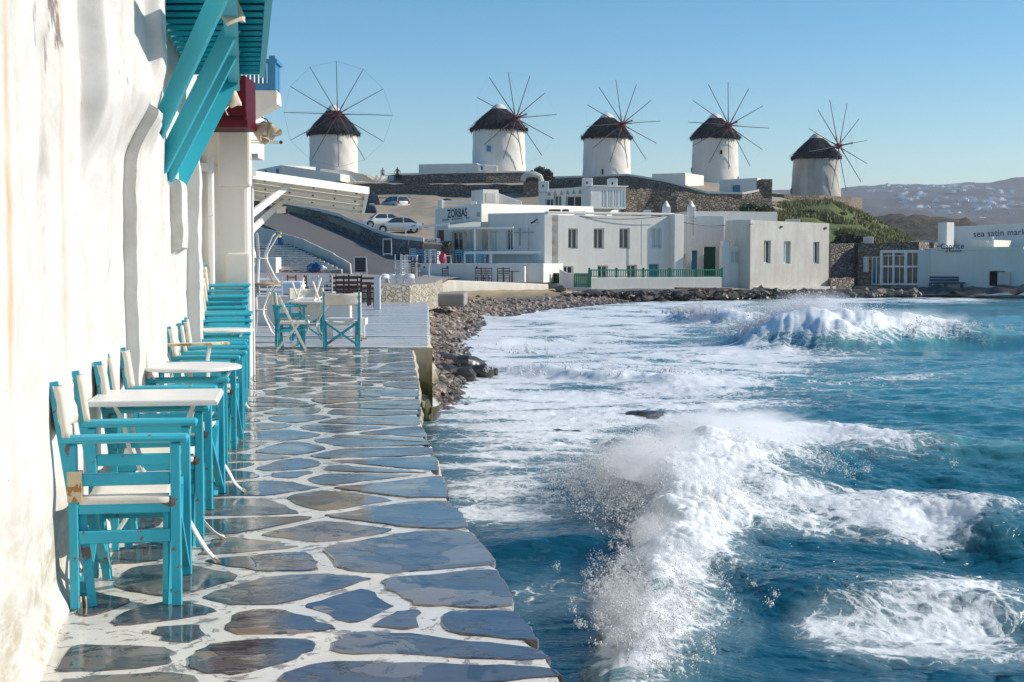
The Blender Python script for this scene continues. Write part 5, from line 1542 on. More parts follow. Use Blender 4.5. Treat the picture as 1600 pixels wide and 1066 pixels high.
# awning and pergola in front of the taverna
ta = thing('veranda', 'white veranda frame with cream and blue awning under the taverna sign', 'veranda', at(700, 432, 100))
def q3(px, py, Y): return at(px, py, Y)
MB().hexa([q3(700, 356.5, 102), q3(750, 355, 100.5), q3(752, 346, 105), q3(700, 350, 107.4), q3(700, 355.5, 102), q3(750, 354, 100.5), q3(752, 345, 105), q3(700, 349, 107.4)]).build('awning', M['poly'], ta, world=True)
MB().bar(q3(632, 357, 104), q3(702, 350, 103), .06, .16).build('beam', M['white_paint'], ta, world=True)
MB().bar(q3(700, 357.5, 101.8), q3(802, 356, 98), .08, .14).build('beam', M['white_paint'], ta, world=True)
MB().bar(q3(802, 356, 98), q3(802, 386, 98), .06, .06).build('post', M['white_paint'], ta, world=True)
for px, py, Y, w in ((634, 405, 104, 1.6), (742, 414, 100, 3.0), (680, 385, 106, 2), (767, 437, 94.2, 3.4)):
    a = at(px, py, Y); top_ = at(px, 357 if px != 767 else 393, Y)
    MB().box(a.x - w / 42, Y - .07, a.z, a.x + w / 42, Y + .07, top_.z).build('post', M['white_paint'], ta, world=True)
MB().bar(q3(726, 395, 95), q3(846, 394, 95), .10, .16).build('beam', M['white_paint'], ta, world=True)
MB().bar(q3(726, 395, 95), q3(726, 414, 95), .08, .08).build('post', M['white_paint'], ta, world=True)
for px in (728, 734, 740, 746, 752, 758):
    MB().bar(q3(px, 397, 98), q3(px, 413, 98), .05, .05).build('baluster', M['blue'], ta, world=True)
MB().bar(q3(706, 393, 100.5), q3(760, 392, 99), .08, .12).build('rail', M['blue'], ta, world=True)
# podium
pd = building('podium', 'shaded white podium wall under the taverna veranda with round drain holes', 655, 96, 850, 94, 412, 441, 9, M['white'], [], .1, cat='wall', bev=.05, topB=412)
pdt = pd
for px in (663, 699, 745): fbox(pd, px - 1.3, px + 1.3, 416.3, 419, .02, .05, 'drain_hole', M['black'])
pd2 = building('sea_wall', 'pale rough sea wall along the beach below the taverna podium', 688, 83, 858, 91, 437, 460, 6, M['white_old'], [], .1, cat='wall', bev=.06, topB=444)
# speckled parapet with dark squiggles
sp_ = building('parapet_wall', 'white parapet speckled with dark painted leaves above the taverna chairs', 636, 102.5, 682, 101, 373, 412, .4, M['white'], [], .1, cat='wall', bev=.03)
rr2 = random.Random(5)
mb = MB()
for k in range(90):
    u = rr2.uniform(.1, sp_['L'] - .1); z = rr2.uniform(sp_['z1'] - 1.1, sp_['z1'] - .08); a = rr2.uniform(0, 3.14); l, w = rr2.uniform(.06, .13), rr2.uniform(.02, .04)
    c = sp_['P'](u, z, -.010); dx = Vector((sp_['d'].x, sp_['d'].y, 0)); dz = Vector((0, 0, 1)); e1 = dx * math.cos(a) + dz * math.sin(a); e2 = dz * math.cos(a) - dx * math.sin(a)
    mb.poly([c - e1 * l, c - e2 * w, c + e1 * l, c + e2 * w])
o = mb.build('painted_leaves', M['text'], sp_['root'], world=True); o['kind'] = 'stuff'

# taverna chairs and tables on the lane and podium
bc = ladder_chair('small blue taverna chair leftmost in front of the speckled parapet', 'blue taverna chairs on the podium', 'blue', .9, .2)
bc.location = (at(645, 0, 98).x, 98.3, at(0, 411, 96).z); bc.rotation_euler = (0, 0, 1.2)
for k, (px, Y, a, lab) in enumerate(((654, 98.0, 1.8, 'blue taverna chair second from the left on the podium'), (663, 97.5, .4, 'blue taverna chair in the middle of the podium group'), (671, 98.5, 2.4, 'blue taverna chair before the red doorway'), (680, 97.3, 1.6, 'blue taverna chair right end of the podium group'), (716, 97.8, 1.5, 'blue taverna chair left inside the glass veranda'), (731, 97.6, 1.7, 'blue taverna chair right inside the glass veranda'), (752, 97.0, 1.4, 'blue taverna chair behind the veranda balusters'))):
    q = copy_tree(bc); q['label'] = lab; q.location = (at(px, 0, Y).x, Y, bc.location.z); q.rotation_euler = (0, 0, a)
w2 = ladder_chair('white taverna chair in front of the blue podium chairs, left one', 'white taverna chairs on the podium', 'white_paint', .92, .2)
w2.location = (at(667, 0, 96.6).x, 96.6, bc.location.z); w2.rotation_euler = (0, 0, 1.5)
q = copy_tree(w2); q['label'] = 'white taverna chair in front of the blue podium chairs, right one'; q.location = (at(675, 0, 96.5).x, 96.5, bc.location.z); q.rotation_euler = (0, 0, 1.7)
q = copy_tree(w2); q['label'] = 'white taverna chair at the head of the lane by the tall table'; q.location = (at(643, 0, 99.0).x, 99.0, at(0, 409, 99).z); q.rotation_euler = (0, 0, 1.6)
tp = MB().blob(at(692, 404, 96.8), .35, 4, .12, 2, (.8, .8, 1.2)).build('pot', M['pink'], smooth=True); tag(tp, 'bright pink tub beside the framed board on the podium', 'tub')
sign(696.5, 705, 399, 414, 96.3, 'small white framed board on the podium beside the pink tub')
vine = MB()
rv = random.Random(8)
for k in range(240):
    p = at(696 + rv.uniform(-5, 5), rv.uniform(378, 406), 98.8 + rv.uniform(-.3, .3)); s = rv.uniform(.05, .12)
    a = Vector((rv.uniform(-1, 1), rv.uniform(-1, 1), rv.uniform(-1, 1))).normalized() * s; b = Vector((rv.uniform(-1, 1), rv.uniform(-1, 1), rv.uniform(-1, 1))).normalized() * s
    vine.poly([p - a, p - b, p + a, p + b])
t = NT('leaf'); t.set(t.mix(t.noise(3, 3), (0.03, 0.055, 0.012), (0.09, 0.11, 0.03)), 0.7); M['leaf'] = t.m
t = NT('dark_leaf'); t.set(t.mix(t.noise(3, 3), (0.022, 0.03, 0.015), (0.06, 0.06, 0.03)), 0.7); M['leaf_dark'] = t.m
pv = thing('potted_vine', 'brown trunked climbing plant between the red door and the veranda glass', 'plant', at(697, 412, 98.8))
fo_ = vine.build('foliage', M['leaf_dark'], pv, world=True); fo_['kind'] = 'stuff'
MB().tube([at(697, 413, 98.8), at(698, 395, 98.8), at(697, 380, 98.8)], [.12, .08, .05], 7).build('stem', M['wood'], pv, True, world=True)
# pale tall tables and chairs at the lane mouth
hw = ladder_chair('tall white bar chair leftmost at the lane mouth', 'tall white bar chairs at the lane mouth', 'white_paint', 1.25, .2)
for k, (px, a, lab) in enumerate(((621, 1.4, None), (629, 1.8, 'tall white bar chair second from the left at the lane mouth'), (637, 1.6, 'tall white bar chair right of the second one at the lane mouth'))):
    q = hw if k == 0 else copy_tree(hw)
    if lab: q['label'] = lab
    q.location = (at(px, 0, 80).x, 80 + k * .3, at(0, 432, 80).z); q.rotation_euler = (0, 0, a)
q = copy_tree(lc); q['label'] = 'single dark ladder-back chair among the white furniture at the lane mouth'; q['group'] = 'lone dark chair'; del q['group']
q.location = (at(647, 0, 79).x, 79, at(0, 433, 79).z); q.rotation_euler = (0, 0, 1.3)
for px, Y, lab, H in ((659, 78.5, 'white table right of the single dark chair at the lane mouth', .8), (640, 84, 'tall white table behind the bar chairs at the lane mouth', 1.15)):
    tt_ = thing('dining_table', lab, 'table', (at(px, 0, Y).x, Y, at(0, 434 if H < 1 else 429, Y).z))
    MB().box(-.42, -.35, H - .05, .42, .35, H).build('table_top', M['white_paint'], tt_)
    for sx in (-1, 1):
        for sy in (-1, 1): MB().box(sx * .36 - .035, sy * .3 - .035, 0, sx * .36 + .035, sy * .3 + .035, H - .05).build('leg', M['white_paint'], tt_)
zf = at(0, 441, 92).z
for k, (px, a, lab) in enumerate(((747, 1.2, 'black chair leftmost on the lower taverna terrace'), (757, 1.6, 'dark chair beside the pergola post on the lower terrace'), (763, 2.0, 'red-brown chair right beside the pergola post'), (782, 1.5, 'dark slatted chair left of the pair under the taverna wall'), (791, 1.5, 'dark slatted chair right of the pair under the taverna wall'), (695, 1.2, 'dark chair behind the sea wall near the lane mouth'))):
    q = copy_tree(lc); q['label'] = lab; q['group'] = 'dark chairs on the lower taverna terrace'; q.location = (at(px, 0, 92.2).x, 92.2, zf); q.rotation_euler = (0, 0, a)
dk = thing('dining_table', 'dark table right of the slatted chairs under the taverna wall', 'table', (at(800, 0, 92).x, 92, zf))
MB().box(-.5, -.35, .68, .5, .35, .73).build('table_top', M['wood'], dk); MB().box(-.05, -.05, 0, .05, .05, .68).build('leg', M['wood'], dk)
cb = building('meter_cabinet', 'white meter cabinet with small lamp on the lower taverna wall', 806, 93.5, 820, 93.4, 416, 441, .5, M['white'], [], .1, cat='cabinet', bev=.02)

# --- upper white house with triangle vents and glass box
U1 = building('hill_house', 'white hillside house with triangular vents and dark openings above the taverna roof', 842, 128, 924, 126, 296, 332, 7, M['white'],
              [(852, 864, 311, 325, 'dark'), (865, 877, 306, 325, 'window'), (884, 908, 307, 328, 'dark')], .4, topB=292)
for k in range(6):
    px = 855 + k * 9.7; py = 306 - k * .6
    u, z = U1['W'](px, py)
    mb = MB(); pr = [U1['P'](u, z, -.015), U1['P'](u + .38, z, -.015), U1['P'](u + .16, z + .48, -.015)]
    pr2 = [U1['P'](u + .09, z + .07, -.02), U1['P'](u + .27, z + .07, -.02), U1['P'](u + .16, z + .32, -.02)]
    mb.poly(pr).build('vent', M['grey'], U1['root'], world=True)
for k, (x0, x1, y0, y1, lab) in enumerate(((842, 858, 283, 300, 'left pierced chimney of the hillside house'), (911, 927, 278, 296, 'middle pierced chimney of the hillside house with pointed top'), (951, 966, 279, 293, 'right pierced chimney of the hillside house over the glass box'))):
    ch = building('chimney', lab, x0, 125.6, x1, 125.6, y0, y1, 1.2, M['white'], [], .1, cat='chimney', bev=.05)
    fbox(ch, (x0 + x1) / 2 - 3, (x0 + x1) / 2 - .5, y0 + 6, y0 + 9.5, .02, .04, 'vent', M['black'])
U2 = building('glass_room', 'white framed room with four frosted glass panels beside the rubble wall', 924, 124.5, 979, 125.5, 292, 326, 4, M['white'],
              [(939, 948, 296, 325, 'shut'), (949, 957, 296, 325, 'shut'), (958, 966, 296, 325, 'shut'), (967, 976.5, 296, 325, 'shut')], .12, bev=.03)
fbox(U2, 922, 981, 289.5, 292.5, .15, 4.2, 'roof', M['white'])
for k, (a, b, lab) in enumerate(((858, 877, 'dark rusty roof tank left of the pair'), (879, 890, 'dark rusty roof tank right of the pair'))):
    o = MB().box(at(a, 0, 110).x, 110, at(0, 333, 110).z, at(b, 0, 110).x, 111, at(0, 327, 110).z).build('roof_tank', M['wood']); bevel(o, .08); tag(o, lab, 'tank', 'rusty roof tanks')

# --- stone walls of the middle hill
wall_line('rubble_wall', 'sunlit tan rubble wall right of the glass room', 'wall', [(976, 334, 130), (1020, 334, 131), (1060, 330, 131), (1110, 330, 132), (1205, 332, 134)], [(976, 295, 130), (1020, 295, 131), (1055, 297, 131), (1110, 306, 132), (1205, 312, 134)], 2.0, M['stone_tan'], None, 10, .12, seed=8)
wall_line('stone_wall', 'brown stone retaining wall with white coping between the third and fourth windmill', 'wall', [(820, 300, 166), (880, 300, 160), (980, 305, 155), (1060, 310, 150), (1110, 315, 146)], [(820, 284, 166), (880, 278, 160), (980, 274, 155), (1045, 285, 150), (1112, 304, 146)], 1.0, M['stone_brown'], M['white'], 8, .02, seed=9, cap_h=.18)
wall_line('stone_wall', 'tan stone courtyard wall with white coping below the fourth windmill', 'wall', [(1110, 325, 143), (1160, 325, 143), (1205, 325, 145)], [(1110, 302, 143), (1160, 303.5, 143), (1186, 299, 144)], .6, M['stone_tan'], M['white'], 6, .02, seed=10, cap_h=.18)
slope_wall('stone_wall', 'tall tan stone end wall with slit window at the right of the courtyard', [(1184, 325), (1184, 282), (1190, 280), (1207, 280), (1206, 325)], 145, .8, M['stone_tan'])
H1 = building('hill_house', 'small white round-cornered house with blue shutter between the third and fourth windmill', 1022, 168, 1072, 166, 272, 300, 6, M['white'], [], .2, topB=270)
H1b = building('hill_house', 'sunlit gable side of the small white house', 1073, 166, 1097, 176, 270.5, 300, 4, M['white'], [(1083, 1086.5, 281, 293, 'teal')], .2, topB=275)
H2 = building('hill_house', 'white courtyard wall with bright blue door below the fourth windmill', 1126, 158, 1186, 155, 281, 306, .8, M['white'], [(1144, 1156, 290, 302, 'door_blue')], .2, topB=278)
H3 = building('hill_house', 'low white house with blue shutters beside the second windmill', 653, 168.5, 745, 167, 257, 275, 5, M['white'], [], .2, topB=255)
H3b = building('hill_house', 'white annex with two small blue shutters touching the second windmill', 745, 166.8, 777, 167.2, 256, 271, 3, M['white'], [(751, 754.5, 260, 266, 'door_blue')], .12, topB=259)
H4 = building('hill_house', 'white house with turquoise shutters left of the leftmost windmill', 437, 165, 530, 163, 258, 285, 6, M['white'], [(449.5, 461, 263, 272, 'teal'), (473, 481, 265.5, 275, 'window')], .15, topB=272)
H5 = building('hill_house', 'shaded white house behind the awning with two small blue windows', 396, 172, 437, 168, 266, 285, 5, M['white'], [(413, 417, 266, 271, 'door_blue'), (431, 436, 264, 272, 'door_blue')], .15, topB=258)
wall_line('garden_wall', 'white lumpy plastered wall running right from the white house below the leftmost windmill', 'wall', [(500, 286, 165), (560, 286, 166), (600, 284, 168), (608, 284, 168)], [(500, 264, 165), (540, 266, 165.5), (570, 273, 166), (606, 275, 168)], .5, M['white'], None, 8, .05, seed=12)
o = MB().box(at(606, 0, 169).x, 169, at(0, 283, 169).z, at(614, 0, 169).x, 170, at(0, 275, 169).z).build('gate_pillar', M['white']); bevel(o, .05); tag(o, 'short white pillar right of the lumpy wall near the standing person', 'pillar')
sh_ = wall_line('arched_ruin', 'brown stone lime kiln with arched white top left of the pierced chimney', 'ruin', [(818, 325, 150), (846, 325, 150)], [(818, 278, 150), (846, 279, 150)], 3, M['stone_brown'], None, 6, .08, seed=13)
a0 = thing('arch', 'pale arched hood on the brown stone ruin', 'arch', at(832, 280, 149.8))
MB().tube([at(817, 283, 149.8), at(819, 276, 149.8), at(826, 273, 149.8), at(836, 273, 149.8), at(843, 276, 149.8), at(846, 284, 149.8)], .32, 8).build('ring', M['white_old'], a0, True, world=True)
MB().poly([at(822, 283, 149.7), at(843, 283, 149.7), at(841, 277, 149.7), at(824, 277, 149.7)]).build('opening', M['black'], a0, world=True)

wall_line('stone_wall', 'curved stone platform wall round the rightmost windmill', 'wall', [(1205, 318, 176), (1225, 322, 174), (1280, 330, 176), (1318, 338, 184), (1346, 348, 196)], [(1205, 302, 176), (1225, 304, 174), (1280, 305.5, 176), (1330, 308, 184), (1348, 309, 196)], 1.2, M['stone_brown'], None, 8, .05, seed=14)

# shrubs and green slope
def shrub(px, py, Y, w, h, n, label, mat, name='shrub', seed=1, leaf=.22):
    b = at(px, py, Y); s = 2200 / Y; W_, H_ = w / s, h / s
    t = thing(name, label, 'shrub', b)
    rnd = random.Random(seed); mb = MB()
    cl = [(rnd.uniform(-.35, .35) * W_, rnd.uniform(-.3, .3) * W_, rnd.uniform(.25, .75) * H_, rnd.uniform(.18, .32)) for _ in range(9)]
    for k in range(n):
        c = rnd.choice(cl); d = Vector((rnd.gauss(0, 1), rnd.gauss(0, 1), rnd.gauss(0, 1))).normalized() * rnd.uniform(.6, 1.05)
        p = Vector((c[0] + d.x * c[3] * W_, c[1] + d.y * c[3] * W_, max(.02, c[2] + d.z * c[3] * H_)))
        s_ = leaf * rnd.uniform(.5, 1.1); a = Vector((rnd.gauss(0, 1), rnd.gauss(0, 1), rnd.gauss(0, 1))).normalized() * s_; e = Vector((rnd.gauss(0, 1), rnd.gauss(0, 1), rnd.gauss(0, 1))).normalized() * s_ * .6
        mb.poly([p - a, p - e, p + a, p + e])
    f = mb.build('foliage', mat, t); f['kind'] = 'stuff'
    for k in range(4):
        c = cl[k]; MB().tube([(0, 0, -.2), (c[0] * .5, c[1] * .5, c[2] * .5), (c[0], c[1], c[2])], [.09, .06, .03], 5).build('stem', M['wood'], t, True)
shrub(846, 287, 158, 34, 28, 2600, 'dark wind-bent bush right of the second windmill', M['leaf_dark'], seed=2)
shrub(855, 289, 156, 24, 16, 1200, 'lower dark bush leaning right behind the left pierced chimney', M['leaf_dark'], seed=3)
shrub(1182, 338, 128, 46, 18, 2600, 'dark green bush below the courtyard wall', M['leaf'], seed=4)
shrub(1330, 392, 126, 50, 26, 3200, 'dark shrub behind the dark stone wall right of the seaside house', M['leaf_dark'], seed=5)
t = NT('grassy_slope_soil')
g1 = t.noise(0.35, 8, 0.65, scale=(1, 1, 1)); 
cl_ = t.ramp(g1, [(0.35, (0.05, 0.07, 0.018)), (0.5, (0.11, 0.14, 0.03)), (0.62, (0.15, 0.165, 0.045)), (0.8, (0.22, 0.17, 0.10))])
M['slope'] = t.set(cl_, .95, t.bump(t.noise(3, 8, .7), 1.0, .3))
gs_rows = [[(1150, 344, 131), (1230, 350, 129), (1300, 384, 128), (1360, 394, 128), (1450, 402, 129), (1500, 415, 130)],
           [(1165, 332, 138), (1230, 338, 137), (1300, 356, 137), (1370, 368, 138), (1440, 392, 140), (1495, 410, 142)],
           [(1180, 326, 150), (1230, 325, 149), (1300, 322, 152), (1362, 348, 158), (1432, 382, 160), (1490, 405, 160)],
           [(1200, 322, 162), (1230, 318, 162), (1290, 313, 168), (1352, 335, 176), (1424, 374, 180), (1480, 402, 180)]]
sheet('grassy_slope', gs_rows, M['slope'], 12, .30, .3, skirt=2)
# tufts growing on it
mb = MB(); rg = random.Random(3)
G = [[at(*p) for p in r] for r in gs_rows]
for k in range(26000):
    u = rg.uniform(0, 3.999) ; v = rg.uniform(0, 2.999)
    i, j = int(v), int(u); fu, fv = u - j, v - i
    p = (G[i][j] * (1 - fu) + G[i][j + 1] * fu) * (1 - fv) + (G[i + 1][j] * (1 - fu) + G[i + 1][j + 1] * fu) * fv
    if pn(np.array([p.x * .22]), np.array([p.y * .22]), 77)[0] < .0 + .25 * (rg.random() - .5): continue
    h = rg.uniform(.15, .5); w = rg.uniform(.06, .16); a = rg.uniform(0, 6.28); dx, dy = math.cos(a) * w, math.sin(a) * w
    lx, ly = rg.uniform(-.25, .25), rg.uniform(-.25, .25)
    b = len(mb.v); z = p.z + .1
    mb.v += [(p.x - dx, p.y - dy, z - .25), (p.x + dx, p.y + dy, z - .25), (p.x + lx, p.y + ly, z + h)]; mb.f.append((b, b + 1, b + 2))
t = NT('grass_blade'); M['grass'] = t.set(t.ramp(t.noise(.35, 6, .7), [(.35, (0.07, 0.08, 0.022)), (.48, (0.15, 0.16, 0.04)), (.58, (0.26, 0.22, 0.08)), (.68, (.30, .23, .13))]), .8)
o = mb.build('grass_tufts', M['grass']); tag(o, 'green scrub and grass tufts covering the slope below the rightmost windmill', 'grass', kind='stuff')

# ================================================================ RIGHT SIDE: glass bar and shops
wall_line('stone_wall', 'dark stone wall between the blank seaside house and the glass-fronted bar', 'wall', [(1298, 452, 112), (1352, 451, 114)], [(1298, 381, 112), (1350, 380, 114)], .6, M['stone_grey'], None, 8, .03, seed=20)
wall_line('rubble_wall', 'low tan rubble wall at the water beside the blank seaside house', 'wall', [(1298, 458, 108), (1336, 457, 110)], [(1298, 435, 108), (1335, 434, 110)], .6, M['stone_tan'], None, 8, .05, seed=21)
C1 = building('glass_bar', 'stone walled bar with white framed glass panes by the water', 1346, 113, 1442, 110.5, 381, 454, 8, M['stone_tan'],
              [(1349, 1357, 401, 425, 'shut'), (1362, 1376, 401, 445, 'teal'), (1379, 1396, 399, 444, 'window'), (1397, 1414, 399, 444, 'window'), (1417, 1436, 392, 444, 'window')], .15, topB=378, bev=0)
for x0, x1, y0, y1 in ((1376, 1439, 391, 395), (1376, 1439, 415, 418), (1376, 1439, 443, 446), (1376, 1379, 391, 446), (1395, 1397.5, 395, 444), (1413.5, 1417, 391, 446), (1436, 1440, 388, 446)):
    fbox(C1, x0, x1, y0, y1, .08 + .01 * (x1 - x0 < 10), .12, 'mullion', M['white_paint'])
fbox(C1, 1340, 1446, 447, 456, 1.2, 2.5, 'quay', M['concrete'])
o = MB().box(at(1361, 0, 113).x, 113.5, at(0, 384, 113).z, at(1373, 0, 113).x, 114.5, at(0, 370, 113).z).build('chimney', M['white_old']); bevel(o, .05); tag(o, 'plain grey chimney on the stone roof edge of the glass bar', 'chimney')
S1 = building('seafront_shop', 'shaded white seafront house with hand-painted blue name in two lines, right of the glass bar', 1440, 112.5, 1475, 111.5, 388, 452, 8, M['white'], [], .1, topB=388)
S0 = building('teal_screen', 'pale turquoise glass screen between the glass bar and the white shop', 1441, 110.3, 1462, 109.8, 391, 449, .15, M['frost'], [], .05, cat='screen', bev=0)
S2 = building('seafront_shop', 'shaded white shop front with small swoosh ledge and bench, below the market sign', 1461, 109.6, 1640, 105, 391, 452, 8, M['white'], [(1546, 1570, 424, 447, 'void')], .1, topB=388)
fbox(S2, 1560, 1579, 425, 445, .25, .3, 'cabinet', M['white_old'])
S3 = building('market_house', 'upper white house carrying the blue hand-lettered market sign', 1494, 116.5, 1680, 111, 354.5, 400, 8, M['white'], [], .1, topB=346)
S4 = building('roof_wall', 'low white roof wall with small lamps behind the blue name', 1427, 117, 1496, 115.5, 377, 400, 5, M['white_old'], [], .1, topB=376)
fbox(S2, 1462, 1600, 386.5, 390.5, .12, .5, 'ledge', M['white'])
cc = building('chimney', 'tall slender white chimney in front of the dark headland', 1471, 114, 1485, 113.2, 348, 392, .9, M['white'], [], .1, cat='chimney', bev=.06)
rw = building('roof_skylight', 'sunlit cream folded awning on the roof ledge below the market sign', 1560, 108.8, 1588, 112, 375, 388, 1.8, M['canvas'], [], .1, cat='awning', bev=.05)
text(S3, 'sea satin market', 1521, 370.5, .72, M['text_blue'], rot=.035, xs=.92, weight=.004)
text(S2, 'Caprice', 1470.5, 389.6, .62, M['text_blue'], out=.14, rot=.03, xs=.85, weight=.008)
text(S2, 'of mykonos', 1478, 394.2, .24, M['text_blue'], out=.14, rot=.03, weight=.004)
bn2 = thing('bench', 'dark blue bench against the shaded white shop front', 'bench', at(1485, 447, 108.4))
for py0, py1 in ((432, 435), (436, 440), (441, 444)): MB().box(at(1460, 0, 108.4).x, 108.4, at(0, py1, 108.4).z, at(1513, 0, 108.4).x, 108.5, at(0, py0, 108.4).z).build('slat', M['navy'], bn2, world=True)
MB().box(at(1460, 0, 108.4).x, 107.9, at(0, 443, 108.4).z, at(1513, 0, 108.4).x, 108.4, at(0, 441, 108.4).z).build('seat', M['navy'], bn2, world=True)
for px in (1462, 1486, 1511): MB().box(at(px, 0, 108).x - .05, 107.9, at(0, 450, 108.4).z, at(px, 0, 108).x + .05, 108.4, at(0, 443, 108.4).z).build('leg', M['navy'], bn2, world=True)
for px, py, lab in ((1543, 377, 'left small white lamp on the roof ledge below the market sign'), (1551, 372, 'right small white lamp on the roof ledge below the market sign')):
    L = thing('roof_lamp', lab, 'lamp', at(px, py, 108)); MB().lathe([(.06, -.12), (.10, .0), (.08, .1), (0, .12)], 10).build('globe', M['cloth'], L, True); MB().bar((0, 0, -.12), (0, .3, -.2), .03, .03).build('arm', M['grey'], L)
# quay rock
sheet('rocky_quay', [[(1290, 470, 103), (1350, 468, 104), (1440, 462, 105), (1520, 459, 104), (1600, 458, 102), (1720, 458, 100)],
                     [(1290, 456, 105), (1350, 453, 107), (1440, 451, 107.5), (1520, 450, 106.5), (1600, 449, 104.5), (1720, 449, 103)],
                     [(1290, 454, 112), (1350, 452, 114), (1440, 449, 114), (1520, 448, 113), (1600, 447, 113), (1720, 447, 113)]], M['rock'], 10, .35, .6)
sheet('shore_ledge', [[(860, 466, 95), (980, 462, 100), (1100, 458, 104), (1180, 455, 106), (1310, 464, 103)],
                      [(860, 453, 94.0), (920, 452, 94.6), (1130, 451, 98.0), (1180, 453, 103), (1310, 457, 106)],
                      [(860, 450, 104), (920, 449, 104), (1130, 448, 106), (1180, 449, 110), (1310, 452, 114)]][1:] , M['concrete'], 6, .04, .5, skirt=1.5)

# ================================================================ CARS
def car(label, px, py, Y, rz, L=4.4, Wd=1.72, H=1.42, paint='silver', kind='sedan', group='cars on the dirt car park'):
    t = thing('parked_car', label, 'car', at(px, py, Y), rz, group)
    # side profile stations (x from tail -L/2 to nose L/2)
    if kind == 'sedan':
        st = [(-.50, .52, .80, .80), (-.485, .34, .90, .90), (-.36, .22, .95, .98), (-.2, .2, .96, 1.0), (0, .2, .95, 1.0), (.2, .2, .93, 1.0), (.32, .22, .88, .98), (.44, .26, .76, .92), (.49, .34, .64, .80), (.50, .42, .55, .70)]
        gh = [(-.38, .95, .95, .86), (-.22, .95, 1.36, .70), (-.10, .95, H, .66), (.03, .95, H, .66), (.12, .94, 1.33, .68), (.27, .90, .92, .84)]
    else:
        st = [(-.50, .40, .95, .84), (-.49, .28, 1.0, .94), (-.36, .22, 1.0, 1.0), (-.2, .2, .99, 1.0), (0, .2, .97, 1.0), (.2, .2, .95, 1.0), (.34, .22, .90, .98), (.45, .26, .78, .9), (.49, .34, .66, .8), (.50, .42, .55, .7)]
        gh = [(-.495, .98, .99, .86), (-.44, .98, H - .04, .72), (-.2, .98, H, .70), (.02, .97, H, .68), (.12, .95, H - .1, .70), (.29, .90, .94, .84)]
    mb = MB(); nS = 12
    for (x, z0, z1, w) in st:
        hw = Wd / 2 * w
        ring = [(-hw * .88, z0), (-hw * .97, z0 + .08), (-hw, z0 + (z1 - z0) * .45), (-hw * .985, z0 + (z1 - z0) * .75), (-hw * .90, z1 - .02), (-hw * .7, z1), (hw * .7, z1), (hw * .90, z1 - .02), (hw * .985, z0 + (z1 - z0) * .75), (hw, z0 + (z1 - z0) * .45), (hw * .97, z0 + .08), (hw * .88, z0)]
        mb.v += [(x * L, y, z) for y, z in ring]
    for i in range(len(st) - 1):
        for k in range(nS): mb.f.append((i * nS + k, i * nS + (k + 1) % nS, (i + 1) * nS + (k + 1) % nS, (i + 1) * nS + k))
    mb.f.append(tuple(range(nS))[::-1]); mb.f.append(tuple((len(st) - 1) * nS + k for k in range(nS)))
    body = mb.build('body', M[paint], t, True, sharp=.7)
    mb = MB()
    for (x, z0, z1, w) in gh:
        hw = Wd / 2; wt = hw * w; wb = hw * .90
        mb.v += [(x * L, -wb, z0 - .04), (x * L, -(wb + (wt - wb) * .9), z1 - .05), (x * L, -wt * .88, z1), (x * L, wt * .88, z1), (x * L, (wb + (wt - wb) * .9), z1 - .05), (x * L, wb, z0 - .04)]
    for i in range(len(gh) - 1):
        for k in range(5): mb.f.append((i * 6 + k, i * 6 + k + 1, (i + 1) * 6 + k + 1, (i + 1) * 6 + k))
    mb.f.append((5, 4, 3, 2, 1, 0)); mb.f.append(tuple(6 * (len(gh) - 1) + k for k in range(6)))
    cab = mb.build('windows', M['glass'], t, True, sharp=.7)
    cab.name = 'window_band'
    # roof and pillars in body colour
    mb = MB()
    for i in range(1, len(gh) - 2):
        (x0, _, z0, w0), (x1, _, z1, w1) = gh[i], gh[i + 1]
        a, b = Wd / 2 * w0 * .92, Wd / 2 * w1 * .92
        mb.hexa([(x0 * L, -a, z0 - .02), (x1 * L, -b, z1 - .02), (x1 * L, b, z1 - .02), (x0 * L, a, z0 - .02), (x0 * L, -a * .96, z0 + .02), (x1 * L, -b * .96, z1 + .02), (x1 * L, b * .96, z1 + .02), (x0 * L, a * .96, z0 + .02)])
    mb.build('roof', M[paint], t)
    for s in (-1, 1):
        for i, j in ((0, 1), (2, 2), (len(gh) - 2, len(gh) - 1)):
            (x0, b0, z0, w0), (x1, b1, z1, w1) = gh[i], gh[j]
            if i == j: p0 = (x0 * L, s * Wd / 2 * .905, b0 - .03); p1 = (x0 * L, s * Wd / 2 * w0 * .94, z0 - .0)
            elif i == 0: p0 = (x0 * L, s * Wd / 2 * .905, b0 - .03); p1 = (x1 * L, s * Wd / 2 * w1 * .94, z1)
            else: p0 = (x0 * L, s * Wd / 2 * w0 * .94, z0); p1 = (x1 * L, s * Wd / 2 * .90, b1 - .03)
            MB().bar(p0, p1, .07, .06).build('pillar', M[paint], t)
        for x in (-.31, .31):
            wheel = MB().tube([(x * L, s * (Wd / 2 - .20), .31), (x * L, s * (Wd / 2 + .012), .31)], .315, 20).build('tyre', M['tyre'], t, True)
            MB().tube([(x * L, s * (Wd / 2 - .02), .31), (x * L, s * (Wd / 2 + .022), .31)], .20, 14).build('rim', M['rim'], t, True)
            MB().tube([(x * L, s * (Wd / 2 - .25), .34), (x * L, s * (Wd / 2 + .004), .34)], .365, 20).build('wheel_arch', M['black'], t, True)
        MB().box(.455 * L, s * Wd * .36 - .14, .60, .492 * L, s * Wd * .36 + .14, .72).build('headlight', M['lamp_clear'], t)
        MB().box(-.502 * L, s * Wd * .37 - .12, .70, -.48 * L, s * Wd * .37 + .12, .88 if kind == 'sedan' else 1.0).build('tail_light', M['lamp_red'], t)
